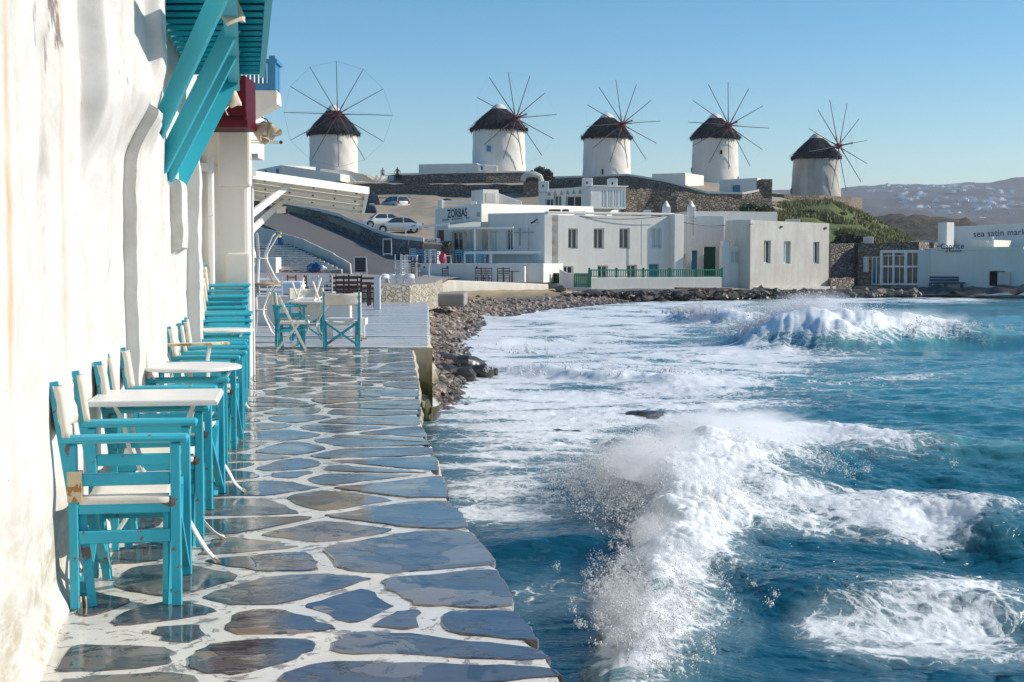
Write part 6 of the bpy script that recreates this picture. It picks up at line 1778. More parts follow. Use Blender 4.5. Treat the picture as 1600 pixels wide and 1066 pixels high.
        MB().box(.20 * L, s * (Wd / 2 + .02) - .06, .93, .23 * L, s * (Wd / 2 + .02) + .08, 1.04).build('mirror', M[paint], t)
    MB().box(-.505 * L, -.26, .55, -.497 * L, .26, .66).build('number_plate', M['cloth'], t)
    return t
car('silver sedan parked side on, nearest behind the whitewashed coping', 622, 364.5, 128, R_(187), 4.5, 1.72, 1.42, 'silver', 'sedan')
car('white car mostly hidden behind the silver sedan', 596, 357, 133, R_(200), 4.1, 1.7, 1.36, 'car_white', 'sedan')
car('silver hatchback seen from its rear corner in front of the stone wall', 616, 330, 148.5, R_(126), 3.8, 1.68, 1.5, 'silver', 'hatch')
car('dark hatchback with rear towards the viewpoint beside the silver hatchback', 580, 329, 149, R_(98), 3.9, 1.7, 1.55, 'car_dark', 'hatch')
car('dark car at the upper end of the road wall, partly under the awning edge', 557, 345, 140, R_(182), 4.0, 1.7, 1.5, 'car_dark', 'hatch')
mbk = thing('motorbike', 'dark motorbike parked at the top of the road behind the awning', 'motorbike', at(404, 329, 126), R_(15))
for x in (-.6, .6): MB().tube([(x, -.05, .3), (x, .05, .3)], .30, 16).build('wheel', M['tyre'], mbk, True)
MB().bar((-.5, 0, .55), (.4, 0, .65), .25, .3).build('body', M['car_dark'], mbk); MB().bar((-.5, 0, .75), (.1, 0, .78), .26, .12).build('seat', M['black'], mbk)
MB().bar((.6, 0, .3), (.4, 0, 1.0), .08, .08).build('fork', M['grey'], mbk); MB().bar((.4, -.33, 1.0), (.4, .33, 1.0), .05, .05).build('handlebar', M['grey'], mbk)

# ================================================================ PEOPLE
def person(label, loc, rz, shirt, h=1.72, step=.12, arm=0.1):
    t = thing('person', label, 'person', loc, rz)
    J = {'pel': (0, 0, .95), 'sp': (0, 0, 1.15), 'ch': (0, 0, 1.38), 'nk': (0, 0, 1.50), 'hd': (0, -.01, 1.60), 'top': (0, -.01, 1.70)}
    V = [J['pel'], J['sp'], J['ch'], J['nk'], J['hd'], J['top']]; R0 = [.15, .14, .16, .055, .095, .07]; E = [(0, 1), (1, 2), (2, 3), (3, 4), (4, 5)]
    for s in (-1, 1):
        b = len(V); V += [(s * .10, 0, .88), (s * .11, -step * s * .3, .5), (s * .11, step * s, .08), (s * .12, step * s - .14, .04)]; R0 += [.10, .065, .045, .035]; E += [(0, b), (b, b + 1), (b + 1, b + 2), (b + 2, b + 3)]
        b = len(V); V += [(s * .19, 0, 1.40), (s * (.24 + arm), .02, 1.12), (s * (.22 + arm * .6), -.10, .88), (s * (.21 + arm * .5), -.14, .79)]; R0 += [.06, .045, .035, .03]; E += [(2, b), (b, b + 1), (b + 1, b + 2), (b + 2, b + 3)]
    me = bpy.data.meshes.new('body'); me.from_pydata(V, E, []); o = bpy.data.objects.new('body', me); COL.objects.link(o); o.parent = t
    sk = o.modifiers.new('skin', 'SKIN')
    for i, r_ in enumerate(R0): me.skin_vertices[0].data[i].radius = (r_, r_ * .85)
    me.skin_vertices[0].data[0].use_root = True
    o.modifiers.new('sub', 'SUBSURF').levels = 1
    tt = NT('clothed_figure'); g = tt.n('ShaderNodeTexCoord'); sx = tt.n('ShaderNodeSeparateXYZ'); tt.l(g.outputs['Object'], sx.inputs[0])
    z = tt.math('DIVIDE', sx.outputs[2], 1.8)
    me.materials.append(tt.set(tt.ramp(z, [(0.0, (.02, .02, .02)), (.05, (.02, .022, .03)), (.54, shirt), (.845, (.35, .2, .14)), (.92, (.03, .02, .015))], 'CONSTANT'), .8))
    return t
person('person in olive top and dark trousers standing on the ridge path', at(621, 283.5, 172), .3, (.26, .25, .06), arm=.12)
person('small distant person in a pale top by the white pillar on the ridge', at(598, 283, 183), 0, (.5, .45, .4), arm=.02)

# ================================================================ FAR HEADLAND AND HILLS
t = NT('headland_soil'); M['headland'] = t.set(t.ramp(t.noise(.05, 8, .65), [(.35, (.035, .030, .022)), (.52, (.10, .075, .045)), (.6, (.05, .05, .022)), (.75, (.17, .125, .08))]), .95, t.bump(t.noise(.2, 8, .7), 1.0, 3))
sheet('headland', [[(1280, 420, 240), (1380, 408, 240), (1460, 400, 240), (1530, 396, 240), (1640, 400, 240)],
                   [(1290, 370, 290), (1380, 368, 290), (1450, 366, 290), (1515, 366, 290), (1560, 385, 290)],
                   [(1300, 345, 340), (1380, 342, 340), (1450, 341, 340), (1510, 344, 340), (1545, 372, 340)],
                   [(1300, 370, 400), (1380, 370, 400), (1450, 370, 400), (1510, 372, 400), (1545, 390, 400)]], M['headland'], 14, 1.6, .06, skirt=4)
t = NT('far_hill_soil'); M['farhill'] = t.set(t.ramp(t.noise(.004, 9, .68, scale=(1, 1, 3)), [(.38, (.030, .028, .026)), (.5, (.085, .072, .058)), (.58, (.045, .046, .034)), (.70, (.17, .14, .11))]), .95)
fh = [[(200, 412, 900), (700, 412, 900), (1200, 412, 900), (1350, 405, 900), (1450, 400, 900), (1600, 400, 900), (1800, 400, 900), (2300, 400, 900)],
      [(200, 372, 1500), (700, 372, 1500), (1200, 362, 1500), (1350, 350, 1500), (1450, 346, 1500), (1600, 348, 1500), (1800, 350, 1500), (2300, 380, 1500)],
      [(200, 345, 2100), (700, 345, 2100), (1200, 325, 2100), (1350, 316, 2100), (1450, 312, 2100), (1600, 312, 2100), (1800, 318, 2100), (2300, 360, 2100)],
      [(200, 330, 2700), (700, 330, 2700), (1200, 300, 2700), (1320, 293, 2700), (1430, 292, 2700), (1520, 288, 2700), (1600, 281, 2700), (2300, 320, 2700)],
      [(200, 380, 3600), (700, 380, 3600), (1200, 360, 3600), (1350, 360, 3600), (1450, 360, 3600), (1600, 350, 3600), (1800, 350, 3600), (2300, 380, 3600)]]
sheet('far_hills', fh, M['farhill'], 14, 9, .006)
rf = random.Random(4)
Gf = [[at(*p) for p in r] for r in fh]
m_far = m_plain('far_whitewash', (.78, .76, .72), .9, .05)
spots = []
for k in range(200):
    if k < 55: u, v = rf.uniform(3.15, 4.95), 2 + rf.uniform(.62, .97)     # ridge villages
    elif k < 115: u, v = rf.gauss(4.45, .38), 1 + rf.uniform(.3, .95)
    else: u, v = rf.uniform(3.6, 5.2), rf.uniform(1.3, 2.6)
    u = min(max(u, 3.05), 5.6); i, j = int(v), int(u); fu, fv = u - j, v - i
    p = (Gf[i][j] * (1 - fu) + Gf[i][j + 1] * fu) * (1 - fv) + (Gf[i + 1][j] * (1 - fu) + Gf[i + 1][j + 1] * fu) * fv
    z = p.z + 9 * float(fbm(np.array([p.x * .006]), np.array([p.y * .006]), 5, 3, .55)[0])
    s = 1 + .5 * (p.y > 1800)
    a, b, h = rf.uniform(1.8, 4.6) * s, rf.uniform(2, 4) * s, rf.uniform(1.4, 2.6) * s
    mb = MB().box(-a, -b, -1, a, b, h)
    if rf.random() < .5: mb.box(-a * .3, -b * .7, h, a * .6, b * .6, h * 1.6)
    o = mb.build('hill_house', m_far, None); o.location = (p.x, p.y, z - 2); o.rotation_euler = (0, 0, rf.uniform(-.4, .4))
    tag(o, 'tiny white cubic house on the distant hillside across the bay', 'house', 'white houses on the distant hillside')

for k, (px, py, Y, w, h, lab) in enumerate(((1258, 338, 143, 26, 10, 'small grey-green shrub high on the green slope, leftmost'), (1312, 340, 150, 22, 9, 'round shrub under the stone platform wall'), (1380, 376, 150, 30, 11, 'low shrub near the bottom of the green slope'), (1352, 360, 150, 18, 8, 'small dark shrub in the middle of the green slope'), (1285, 362, 132, 30, 10, 'broad low shrub just behind the blank seaside house'), (1420, 385, 160, 26, 8, 'lowest shrub of the green slope by the glass bar'))):
    shrub(px, py, Y, w, h, 500, lab, M['leaf'] if k % 2 else M['leaf_dark'], seed=40 + k, leaf=.16)
# cables and pipes on the fronts
def cable(pts, r, lab, name='cable'):
    q = [at(*p) for p in pts]; dense = []
    for a, b in zip(q[:-1], q[1:]):
        L = (b - a).length
        for k in range(8):
            u = k / 8; p = a.lerp(b, u); p.z -= L * .035 * 4 * u * (1 - u); dense.append(p)
    dense.append(q[-1])
    o = MB().tube(dense, r, 5).build(name, M['black']); tag(o, lab, name)
cable([(846, 340, 100.5), (906, 338, 100.8), (1042, 337, 103)], .022, 'thin black cable sagging along the parapet of the waterfront house')
cable([(1063, 346, 106.5), (1083, 350, 106), (1130, 352, 107.5), (1176, 350, 103.2)], .022, 'black cable hanging across the recessed white house')
for px, py0, py1, Y, lab in ((1072, 345, 430, 106.6, 'thin grey pipe down the recessed white house'), (1002, 345, 414, 102.3, 'thin grey pipe between the upper windows of the waterfront house')):
    o = MB().bar(at(px, py1, Y), at(px, py0, Y), .05, .05).build('pipe', M['white_old']); tag(o, lab, 'pipe')
rt = random.Random(6)
for k, (px, Y, w, h, lab, m) in enumerate(((905, 104.5, .9, .5, 'low white vent box on the flat roof of the waterfront house, left', 'white'), (972, 106, 1.4, .35, 'grey skylight box on the flat roof of the waterfront house, middle', 'white_old'), (1012, 106.5, .5, .7, 'small white vent on the flat roof of the waterfront house, right', 'white'), (1240, 109, 1.0, .4, 'low box on the roof of the blank seaside house', 'white_old'))):
    p = at(px, 336 if k < 3 else 347, Y); o = MB().box(p.x - w / 2, Y, p.z - .3, p.x + w / 2, Y + .8, p.z + h * .55).build('roof_box', M[m]); bevel(o, .03); tag(o, lab, 'roof box')
# ================================================================ BEACH
def shore_x(Y):
    return np.interp(Y, [20, 24, 28, 32, 38, 46, 60, 72, 84, 94, 104, 114], [-1.35, -1.2, -1.1, -1.1, -1.35, -1.7, -1.4, .6, 4.6, 9.0, 16.5, 23])
ysb = np.concatenate([np.arange(22.6, 60, .22), np.arange(60, 108, .4)])
nb = 90
XL = np.interp(ysb, [22.6, 48, 48.6, 62, 83, 91, 95.4, 108], [-1.3, -2.8, -6.0, -4.4, -3.5, 2.6, 2.8, 12.0]) - .3
XR = shore_x(ysb) + 2.5
ub = np.linspace(0, 1, nb)
Xb = XL[:, None] * (1 - ub) + XR[:, None] * ub; Yb = np.repeat(ysb[:, None], nb, 1)
d = shore_x(Yb) - Xb
wd_ = np.maximum(.8, shore_x(Yb) - XL[:, None])
topz = np.interp(Yb, [22, 40, 50, 70, 90, 108], [-.95, -.75, -.35, -.35, -.45, -.55])
Zb = SEA + .02 + (topz - SEA) * np.clip(d / (wd_ * .85), -1, 1.05) ** 1 + .07 * fbm(Xb * .8, Yb * .8, 4, 61)
Zb = np.where(d < 0, SEA + d * .35, Zb)
V = np.stack([Xb, Yb, Zb], -1).reshape(-1, 3); ii = np.arange(len(ysb) * nb).reshape(len(ysb), nb)
F = np.stack([ii[:-1, :-1], ii[:-1, 1:], ii[1:, 1:], ii[1:, :-1]], -1).reshape(-1, 4)
me = bpy.data.meshes.new('beach'); me.from_pydata(V.tolist(), [], F.tolist()); me.polygons.foreach_set('use_smooth', [True] * len(F))
t = NT('beach_sand'); pz_ = t.n('ShaderNodeSeparateXYZ'); t.l(t.n('ShaderNodeNewGeometry').outputs['Position'], pz_.inputs[0])
dry = t.ramp(t.math('ADD', pz_.outputs[2], t.math('MULTIPLY', t.noise(1, 5), .25)), [(0.0, 0.0), (1.0, 1.0)])
wetf = t.math('ADD', t.math('MULTIPLY', pz_.outputs[2], 2.2), t.math('ADD', t.math('MULTIPLY', t.noise(.8, 5), .7), 1.6), clamp=True)
M['sand'] = t.set(t.mix(wetf, (.10, .075, .05), t.mix(t.noise(6, 6, .7), (.34, .25, .13), (.46, .36, .21))), t.mix(wetf, .35, .95), t.bump(t.noise(10, 6, .7), .7, .04))
me.materials.append(M['sand']); o = bpy.data.objects.new('beach', me); COL.objects.link(o); o['kind'] = 'structure'
t = NT('pebble'); pcol = t.ramp(t.noise(3.1, 3, .8), [(.32, (.06, .047, .04)), (.44, (.17, .135, .105)), (.54, (.28, .22, .17)), (.66, (.46, .39, .32))]); gz = t.n('ShaderNodeSeparateXYZ'); t.l(t.n('ShaderNodeNewGeometry').outputs['Position'], gz.inputs[0]); wt_ = t.math('ADD', t.math('MULTIPLY', t.math('ADD', gz.outputs[2], 1.12), 4.0), t.math('MULTIPLY', t.noise(.6, 4), .6), clamp=True); M['pebble'] = t.set(t.mix(wt_, t.mix(.62, pcol, (.02, .016, .014)), pcol), t.mix(wt_, .22, .75), t.bump(t.noise(20, 4), .3, .01))
pm = MB(); rp = random.Random(12)
def zb_at(x, y):
    i = min(max(np.searchsorted(ysb, y) - 1, 0), len(ysb) - 2); u = (x - XL[i]) / (XR[i] - XL[i]); k = int(min(max(u * (nb - 1), 0), nb - 2)); return float(Zb[i, k])
cnt = 0
while cnt < 9000:
    Y = 24 + 80 * rp.random() ** 1.0; w_ = rp.random()
    sx_ = float(shore_x(np.array(Y)))
    band = (2.8 if Y > 62 else 4.2) if Y > 45 else 1.2
    x = sx_ + .6 - abs(rp.gauss(0, band * .55))
    i = min(max(np.searchsorted(ysb, Y) - 1, 0), len(ysb) - 1)
    if x < XL[i] + .1 or (Y < 44 and rp.random() < .35): continue
    r_ = rp.uniform(.05, .14) * (1.0 if Y > 45 else .8) * (1 + .6 * (rp.random() < .08))
    pm.blob((x, Y, zb_at(x, Y) + r_ * .25), r_, cnt, .18, 1, (1.2, .9, .6)); cnt += 1
o = pm.build('pebbles', M['pebble']); tag(o, 'rounded brown pebbles covering the beach along the waterline', 'pebbles', kind='stuff')
# boulders beside the quay and poking out of the surf
blabs = ['dark boulder against the quay corner, left of the algae stains', 'wet boulder one step off the quay corner', 'large dark boulder in the middle of the group at the quay corner', 'largest wet boulder, outermost of the tight group by the quay', 'small dark boulder in the front row below the quay corner', 'front boulder nearest the quay wall', 'dark boulder in the front row, right of the small one', 'flat wet boulder standing out in the foam', 'smallest boulder, farthest out in the foam', 'boulder beside the quay wall above the quay corner', 'brown boulder just behind the quay corner group', 'rounded boulder on the upper edge of the wet group', 'boulder beside the quay wall among the brown pebbles', 'small boulder among the pebbles away from the quay wall', 'small wet stone at the edge of the surf among pebbles', 'small boulder at the surf edge right of the brown ones', 'mid-sized boulder in the second row of the wet group', 'dark boulder in the second row washed by foam', 'boulder tucked behind the front one at the quay wall', 'small boulder between the middle and the outermost ones', 'highest boulder beside the quay wall, among dry pebbles', 'tiny stone at the far surf edge of the pebbles']
bspec = [(683, 560, 1.0), (694, 571, .9), (712, 578, 1.1), (735, 582, 1.25), (700, 592, .8), (686, 590, .9), (722, 596, .9), (752, 590, .8), (768, 588, .5), (678, 540, .9), (690, 534, .8), (702, 528, .7), (676, 520, .8), (690, 510, .6), (716, 512, .5), (727, 521, .5), (703, 546, .9), (720, 560, .7), (677, 575, 1.0), (705, 562, .7), (682, 500, .7), (738, 502, .35)]
for k, (px, py, s) in enumerate(bspec):
    Yw = (EYE - SEA) * FPX / (py - 410); x = (px - 800) / FPX * Yw
    if x < -0.06 * Yw + .1 + .3 * s: x = -0.06 * Yw + .12 + .3 * s
    o = MB().blob((x, Yw, SEA + .10), .31 * s, 50 + k, .22, 3, (1.25, .95, .75)).build('boulder', M['rock'], smooth=True)
    tag(o, blabs[k], 'boulder', 'dark wet boulders at the foot of the quay')
for px, py, s, lab in ((886, 674, .20, 'dark reddish rock awash in the foam below the middle of the bay'), (1010, 652, .34, 'broad brown rock awash behind the spray of the near wave'), (765, 710, .13, 'small brown rock awash close to the terrace edge'), (940, 822, .2, 'dark rock at the left foot of the near breaking wave'), (810, 604, .16, 'single small rock standing in the surf right of the boulders'), (825, 872, .14, 'dark rock awash just off the near terrace stones')):
    Yw = (EYE - SEA) * FPX / (py - 410); x = (px - 800) / FPX * Yw
    o = MB().blob((x, Yw, SEA - .10), s, int(px), .34, 3, (1.25, 1.1, .55)).build('boulder', M['rock'], smooth=True); tag(o, lab, 'rock')
# rocks along the foot of the houses
rkm = MB()
for k in range(1100):
    px = rp.uniform(880, 1300); py = 459 + rp.uniform(-4, 8) - (px - 880) * .004
    Yk = float(np.interp(px, [880, 1000, 1130, 1180, 1300], [90, 94, 97.5, 101, 104])) - rp.uniform(0, 2.2)
    r_ = rp.uniform(.05, .22) * (1.9 if rp.random() < .10 else 1); p = at(px, py, Yk)
    rkm.blob((p.x, Yk, max(SEA - .1, min(p.z, -.65))), r_, 900 + k, .42, 1, (1.7, 1.0, .7))
M['shore_rock'] = m_plain('shore_rock', (0.10, 0.08, 0.062), 0.5, 0.85, .9, bump=.9)
o = rkm.build('shore_rocks', M['shore_rock']); tag(o, 'dark jagged rocks along the water below the white houses', 'rocks', kind='stuff')
rkm = MB()
for k in range(60):
    px = rp.uniform(1330, 1445); Yk = 105 - rp.uniform(0, 2); r_ = rp.uniform(.12, .3)
    rkm.blob((at(px, 0, Yk).x, Yk, SEA + rp.uniform(0, .5)), r_, 1900 + k, .3, 1, (1.3, .9, .8))
o = rkm.build('shore_rocks', M['pebble']); tag(o, 'pale and dark stones at the water below the glass bar', 'rocks', kind='stuff')
plk = MB().bar(at(1056, 450.5, 93.8), at(1142, 451.5, 96.5), .3, .12).build('driftwood_beam', M['wood']); tag(plk, 'long dark beam lying on the ledge below the green railing', 'beam')
for px, py, Yk, s, lab in ((876, 451, 90, .5, 'brown boulder on the sand by the white gate wall'), (654, 463, 60, .45, 'dark stone at the right end of the concrete slab on the beach')):
    o = MB().blob(at(px, py, Yk), s * .6, int(px), .2, 3, (1.5, .9, .6)).build('boulder', M['drystone_rock'], smooth=True); tag(o, lab, 'boulder')
csl = MB().box(at(690 - 10, 0, 59).x, 57, at(0, 463, 58).z - .4, at(728, 0, 59).x, 60.5, at(0, 458, 58).z).build('concrete_slab', M['concrete']); bevel(csl, .08); tag(csl, 'tilted grey concrete slab on the sand behind the rubble wall', 'slab')

# ================================================================ SEA
K = (EYE - SEA) * FPX
vv = np.concatenate([np.linspace(14, 34, 10)[:-1], np.linspace(34, 662, 770), np.linspace(663, 1500, 60)])
rr = np.concatenate([np.linspace(-.30, -.075, 20)[:-1], np.linspace(-.075, .372, 820), np.linspace(.373, 1.3, 40)])
Vg, Rg = np.meshgrid(vv, rr, indexing='ij')
Y = K / Vg; X = Rg * Y
px = Rg * FPX + 800; py = Vg + 410
dist_row = Y * Y / K * .7                      # spacing of rows in metres

def polyline(X, Y, pts):
    """signed distance to a polyline of (x, y, height, w_front, w_back); + side is the left of its direction"""
    D = []; s0 = 0
    for a, b in zip(pts[:-1], pts[1:]):
        dx, dy = b[0] - a[0], b[1] - a[1]; L2 = dx * dx + dy * dy; L = math.sqrt(L2)
        u = np.clip(((X - a[0]) * dx + (Y - a[1]) * dy) / L2, 0, 1)
        dd = np.hypot(a[0] + dx * u - X, a[1] + dy * u - Y); cr = (dx * (Y - a[1]) - dy * (X - a[0])) / L
        D.append((dd, cr / np.maximum(dd, .05), u, s0, L, a, b)); s0 += L
    mn = D[0][0]
    for d in D[1:]: mn = np.minimum(mn, d[0])
    W_ = 0; S = 0; prm = [0, 0, 0]; along = 0
    for dd, sg, u, s1, L, a, b in D:
        w = np.exp(-(dd - mn) * 5 / (1 + mn * .6)); W_ = W_ + w
        S = S + w * dd * np.clip(sg, -1, 1); along = along + w * (s1 + u * L)
        for i in range(3): prm[i] = prm[i] + w * (a[2 + i] + (b[2 + i] - a[2 + i]) * u)
    return S / W_, [p / W_ for p in prm], along / W_

def W2(px_, py_):
    Yw = K / (py_ - 410); return ((px_ - 800) / FPX * Yw, Yw)
def pl(lst): return [(*W2(a, b), h, wf, wb) for a, b, h, wf, wb in lst]

waves = []
# near breaker: crest runs away from the viewpoint, breaking towards the terrace (left)
waves.append(dict(pts=pl([(900, 1500, 0, .24, .7), (930, 1300, .16, .24, .7), (960, 1120, .20, .22, .7), (1010, 1010, .24, .22, .7), (1040, 930, .28, .24, .8), (1070, 870, .38, .30, .9), (1080, 810, .50, .40, 1.2), (1120, 740, .50, .50, 1.4), (1230, 705, .36, .7, 1.6), (1420, 722, .28, .9, 1.8), (1600, 735, .26, 1., 2.0), (1900, 745, .2, 1., 2.), (2400, 760, 0, 1., 2.)]), foam=1.0, lump=.020))
# far breaker
waves.append(dict(pts=pl([(1100, 528, 0, .6, 1.6), (1160, 534, .25, .6, 1.6), (1205, 541, .70, .8, 1.8), (1260, 545, 1.15, 1.0, 2.2), (1330, 543, 1.12, 1.05, 2.3), (1400, 540, 1.0, 1.0, 2.4), (1470, 538, .78, 1.0, 2.5), (1540, 540, .45, 1.2, 2.6), (1640, 545, .30, 1.5, 3.0), (1850, 555, .2, 1.5, 3.0), (2200, 560, 0, 1.5, 3.0)]), foam=.95, lump=.030))
# surf ridges
waves.append(dict(pts=pl([(730, 572, 0, .5, 1.2), (850, 588, .25, .5, 1.2), (930, 597, .24, .5, 1.2), (1020, 602, .22, .5, 1.2), (1110, 610, 0, .5, 1.2)]), foam=.9, lump=.03))
waves.append(dict(pts=pl([(1010, 497, 0, .7, 1.5), (1060, 501, .35, .7, 1.5), (1110, 505, .6, .7, 1.6), (1170, 508, .5, .7, 1.6), (1250, 505, 0, .7, 1.6)]), foam=.9, lump=.035))
waves.append(dict(pts=pl([(690, 545, 0, .5, 1.5), (800, 538, .18, .5, 1.5), (900, 535, .18, .5, 1.5), (1030, 538, 0, .5, 1.5)]), foam=.6, lump=.06))
# right-hand near crests
waves.append(dict(pts=pl([(1340, 868, 0, .35, .8), (1450, 838, .24, .35, .9), (1520, 842, .26, .35, .9), (1570, 868, .18, .35, .8), (1680, 910, 0, .3, .8)]), foam=.75, lump=.022))
waves.append(dict(pts=pl([(1210, 990, 0, .35, .8), (1330, 965, .16, .35, .8), (1430, 960, .20, .35, .8), (1520, 965, .20, .35, .8), (1700, 975, 0, .3, .8)]), foam=.7, lump=.022))
waves.append(dict(pts=pl([(720, 882, 0, .3, .7), (830, 876, .14, .25, .8), (920, 868, .16, .25, .8), (1020, 872, 0, .3, .7)]), foam=.04, lump=0))
waves.append(dict(pts=pl([(1250, 652, 0, .8, 1.2), (1400, 645, .12, .8, 1.2), (1500, 650, .10, .8, 1.2), (1650, 655, 0, .8, 1.2)]), foam=.05, lump=0))

# open-water chop, finer detail faded where the mesh is too coarse to hold it
def keep(lmb): return np.clip(lmb / (dist_row * 2.2) - .6, 0, 1)
wx = X + .35 * fbm(X * .35, Y * .35, 2, 71); wy = Y + .35 * fbm(X * .35 + 9, Y * .35, 2, 72)
ca, sa = math.cos(.28), math.sin(.28)
ax_ = wx * ca + wy * sa; ay_ = -wx * sa + wy * ca
H = .11 * pn(ax_ * .22, ay_ * .42, 1)
rdg = lambda p: 1 - 2 * np.sqrt(p * p + .03)
H += .065 * rdg(pn(ax_ * .5, ay_ * 1.0, 2)) * keep(1.6) * .8
H += .034 * rdg(pn(ax_ * 1.1, ay_ * 2.4, 3)) * keep(.7)
H += .016 * rdg(pn(ax_ * 2.4, ay_ * 5.2, 4)) * keep(.32)
H += .009 * pn(ax_ * 5.5, ay_ * 11, 5) * keep(.15) + .005 * pn(ax_ * 13, ay_ * 22, 6) * keep(.08)
near_shore = sstep(0.2, 5.0, X - np.where(Y > 22, shore_x(Y), edge_x(Y)))
H = H * (.35 + .65 * near_shore)
foam = np.zeros_like(X); green = np.zeros_like(X); burst = np.zeros_like(X)
warp = .28 * fbm(X * .8, Y * .8, 4, 81)
for wi, w in enumerate(waves):
    if wi: w['pts'] = w['pts'][::-1]
    s, (h, wf, wb), al = polyline(X, Y, w['pts'])
    s2 = s + warp * np.minimum(1, h * 2.5)
    ends = np.ones_like(X)
    prof = np.where(s2 > 0, np.exp(-(s2 / wf) ** 2), np.exp(-(np.maximum(-s2, 0) / wb) ** 1.5))
    mod = 1 + .16 * fbm(al * .9, s * 0, 3, 90 + wi)
    Hw = h * prof * mod
    H = H + Hw
    fr = np.where(s2 > 0, np.exp(-(np.maximum(s2, 0) / (wf * 1.25)) ** 2.0), np.exp(-(-s2 / (wb * (.8 if wi == 0 else .6))) ** 2))
    inten = w['foam'] * np.clip((h - .06) / .30, 0, 1)
    if wi == 0: inten = inten * (1 - .93 * sstep(4.6, 6.2, np.where(Y > 15, X, 0)))
    if wi == 1: inten = inten * (1 - .8 * sstep(12.6, 15.5, X))
    foam = np.maximum(foam, fr * inten)
    burst = np.maximum(burst, w['lump'] * fr * inten)
    green = np.maximum(green, np.clip(Hw / .5, 0, 1) * np.exp(-((s2 - wf * .2) / (wf * 1.6)) ** 2) if wi in (0, 1) else 0)
# foam drifting on the surface: patches by place
def patch(a, b, ra, rb, v):
    return v * np.exp(-(((px - a) / ra) ** 2 + ((py - b) / rb) ** 2) ** 1.5)
zones = [(860, 520, 260, 55, .80), (760, 560, 150, 70, .80), (1000, 500, 220, 26, .62), (1100, 475, 160, 14, .60), (900, 620, 280, 50, .70), (820, 670, 200, 65, .74), (770, 750, 130, 80, .62), (1050, 630, 190, 34, .60),
         (1060, 760, 130, 75, 1.0), (1180, 715, 110, 45, .78), (1200, 775, 120, 35, .66), (1190, 850, 120, 30, .58), (1090, 880, 60, 90, .85), (1060, 980, 60, 90, .9), (1000, 1066, 80, 60, 1.0), (1320, 840, 150, 36, .62), (1470, 850, 110, 42, .64), (1270, 730, 140, 10, .46), (1420, 708, 150, 8, .38),
         (1400, 1010, 160, 56, .66), (1520, 960, 120, 50, .64), (1300, 990, 70, 20, .42), (1560, 1040, 90, 40, .5), (1150, 1020, 50, 80, .38),
         (1330, 520, 150, 28, .80), (1250, 560, 220, 12, .45), (1330, 470, 120, 8, .62), (1480, 470, 160, 7, .42), (1200, 600, 260, 28, .46), (1450, 585, 150, 16, .36), (1300, 640, 200, 16, .36), (1050, 570, 240, 30, .55), (800, 810, 140, 36, .48), (860, 950, 130, 60, .36), (1500, 470, 60, 5, .5), (1400, 500, 60, 10, .3), (1100, 560, 150, 22, .6)]
drift = np.zeros_like(X)
for z in zones: drift = 1 - (1 - drift) * (1 - patch(*z) * .92)
drift = np.maximum(drift, .78 * (1 - sstep(0.2, 2.6, X - shore_x(Y))) * (Y > 24))
drift = drift * (.93 + .55 * fbm(X * .38, Y * .9, 5, 101))
dens = np.clip(np.maximum(foam * 1.0, drift * .92), 0, 1.1)
# breaking foam piles up in lumps
wq = .10 * fbm(X * 3, Y * 3, 3, 118)
big = pn(X * 1.2, Y * 1.2, 111); md = pn(X * 2.9 + wq * 4, Y * 2.9, 112); sm = pn(X * 7 + wq * 9, Y * 7, 113); ti = pn(X * 16, Y * 16 + wq * 12, 114); ti2 = pn(X * 36, Y * 36, 115)
H += burst * (1.4 * big * keep(1.2) + 1.3 * md * keep(.5) + .85 * np.abs(sm) * keep(.25) + .55 * ti * keep(.12) + .40 * ti2 * keep(.05))
H += .014 * sstep(.45, .8, dens) * (md * keep(.5) + .7 * sm * keep(.25) + .4 * ti * keep(.1))
# choppy sideways pull makes crests sharper
dHx = np.gradient(H, axis=1) / np.maximum(np.gradient(X, axis=1), 1e-4); dHy = np.gradient(H, axis=0) / np.gradient(Y, axis=0)
lim = lambda a: np.clip(a, -1.2, 1.2)
calm = 1 - .9 * sstep(.3, .7, dens)
X2 = X - lim(dHx) * .08 * calm * np.minimum(1, Y / 8); Y2 = Y - lim(dHy) * .06 * calm
Z2_ = SEA + H
# keep under the beach and out of the masonry
Z2_ = np.where((Y < 22.6) & (X < edge_x(Y) - .15), SEA - .1, Z2_)
co = np.stack([X2, Y2, Z2_], -1).reshape(-1, 3); m_, n_ = X.shape
ii = np.arange(m_ * n_).reshape(m_, n_)
F = np.stack([ii[1:, :-1], ii[1:, 1:], ii[:-1, 1:], ii[:-1, :-1]], -1).reshape(-1, 4)
me = bpy.data.meshes.new('sea'); me.vertices.add(len(co)); me.vertices.foreach_set('co', co.astype(np.float32).ravel())
me.loops.add(F.size); me.loops.foreach_set('vertex_index', F.ravel().astype(np.int32)); me.polygons.add(len(F)); me.polygons.foreach_set('loop_start', np.arange(0, F.size, 4, dtype=np.int32))
me.update(calc_edges=True); me.polygons.foreach_set('use_smooth', np.ones(len(F), dtype=bool))
shal = np.clip(sstep(14, 40, Y) * .6 + sstep(1.2, 7, X) * .55, 0, 1)     # sandy shallows turn the water turquoise
shal = shal * (.75 + .5 * fbm(X * .12, Y * .12, 3, 121))
for nm, arr in (('foam', dens), ('crest', green), ('shallow', shal)):
    a = me.attributes.new(nm, 'FLOAT', 'POINT'); a.data.foreach_set('value', np.clip(arr, 0, 1.1).ravel().astype(np.float32))
t = NT('sea_water')
fa = t.attr('foam').outputs['Fac']; cr = t.attr('crest').outputs['Fac']; sh = t.attr('shallow').outputs['Fac']
deep = t.mix(sh, (0.005, 0.062, 0.100), (0.018, 0.21, 0.24))
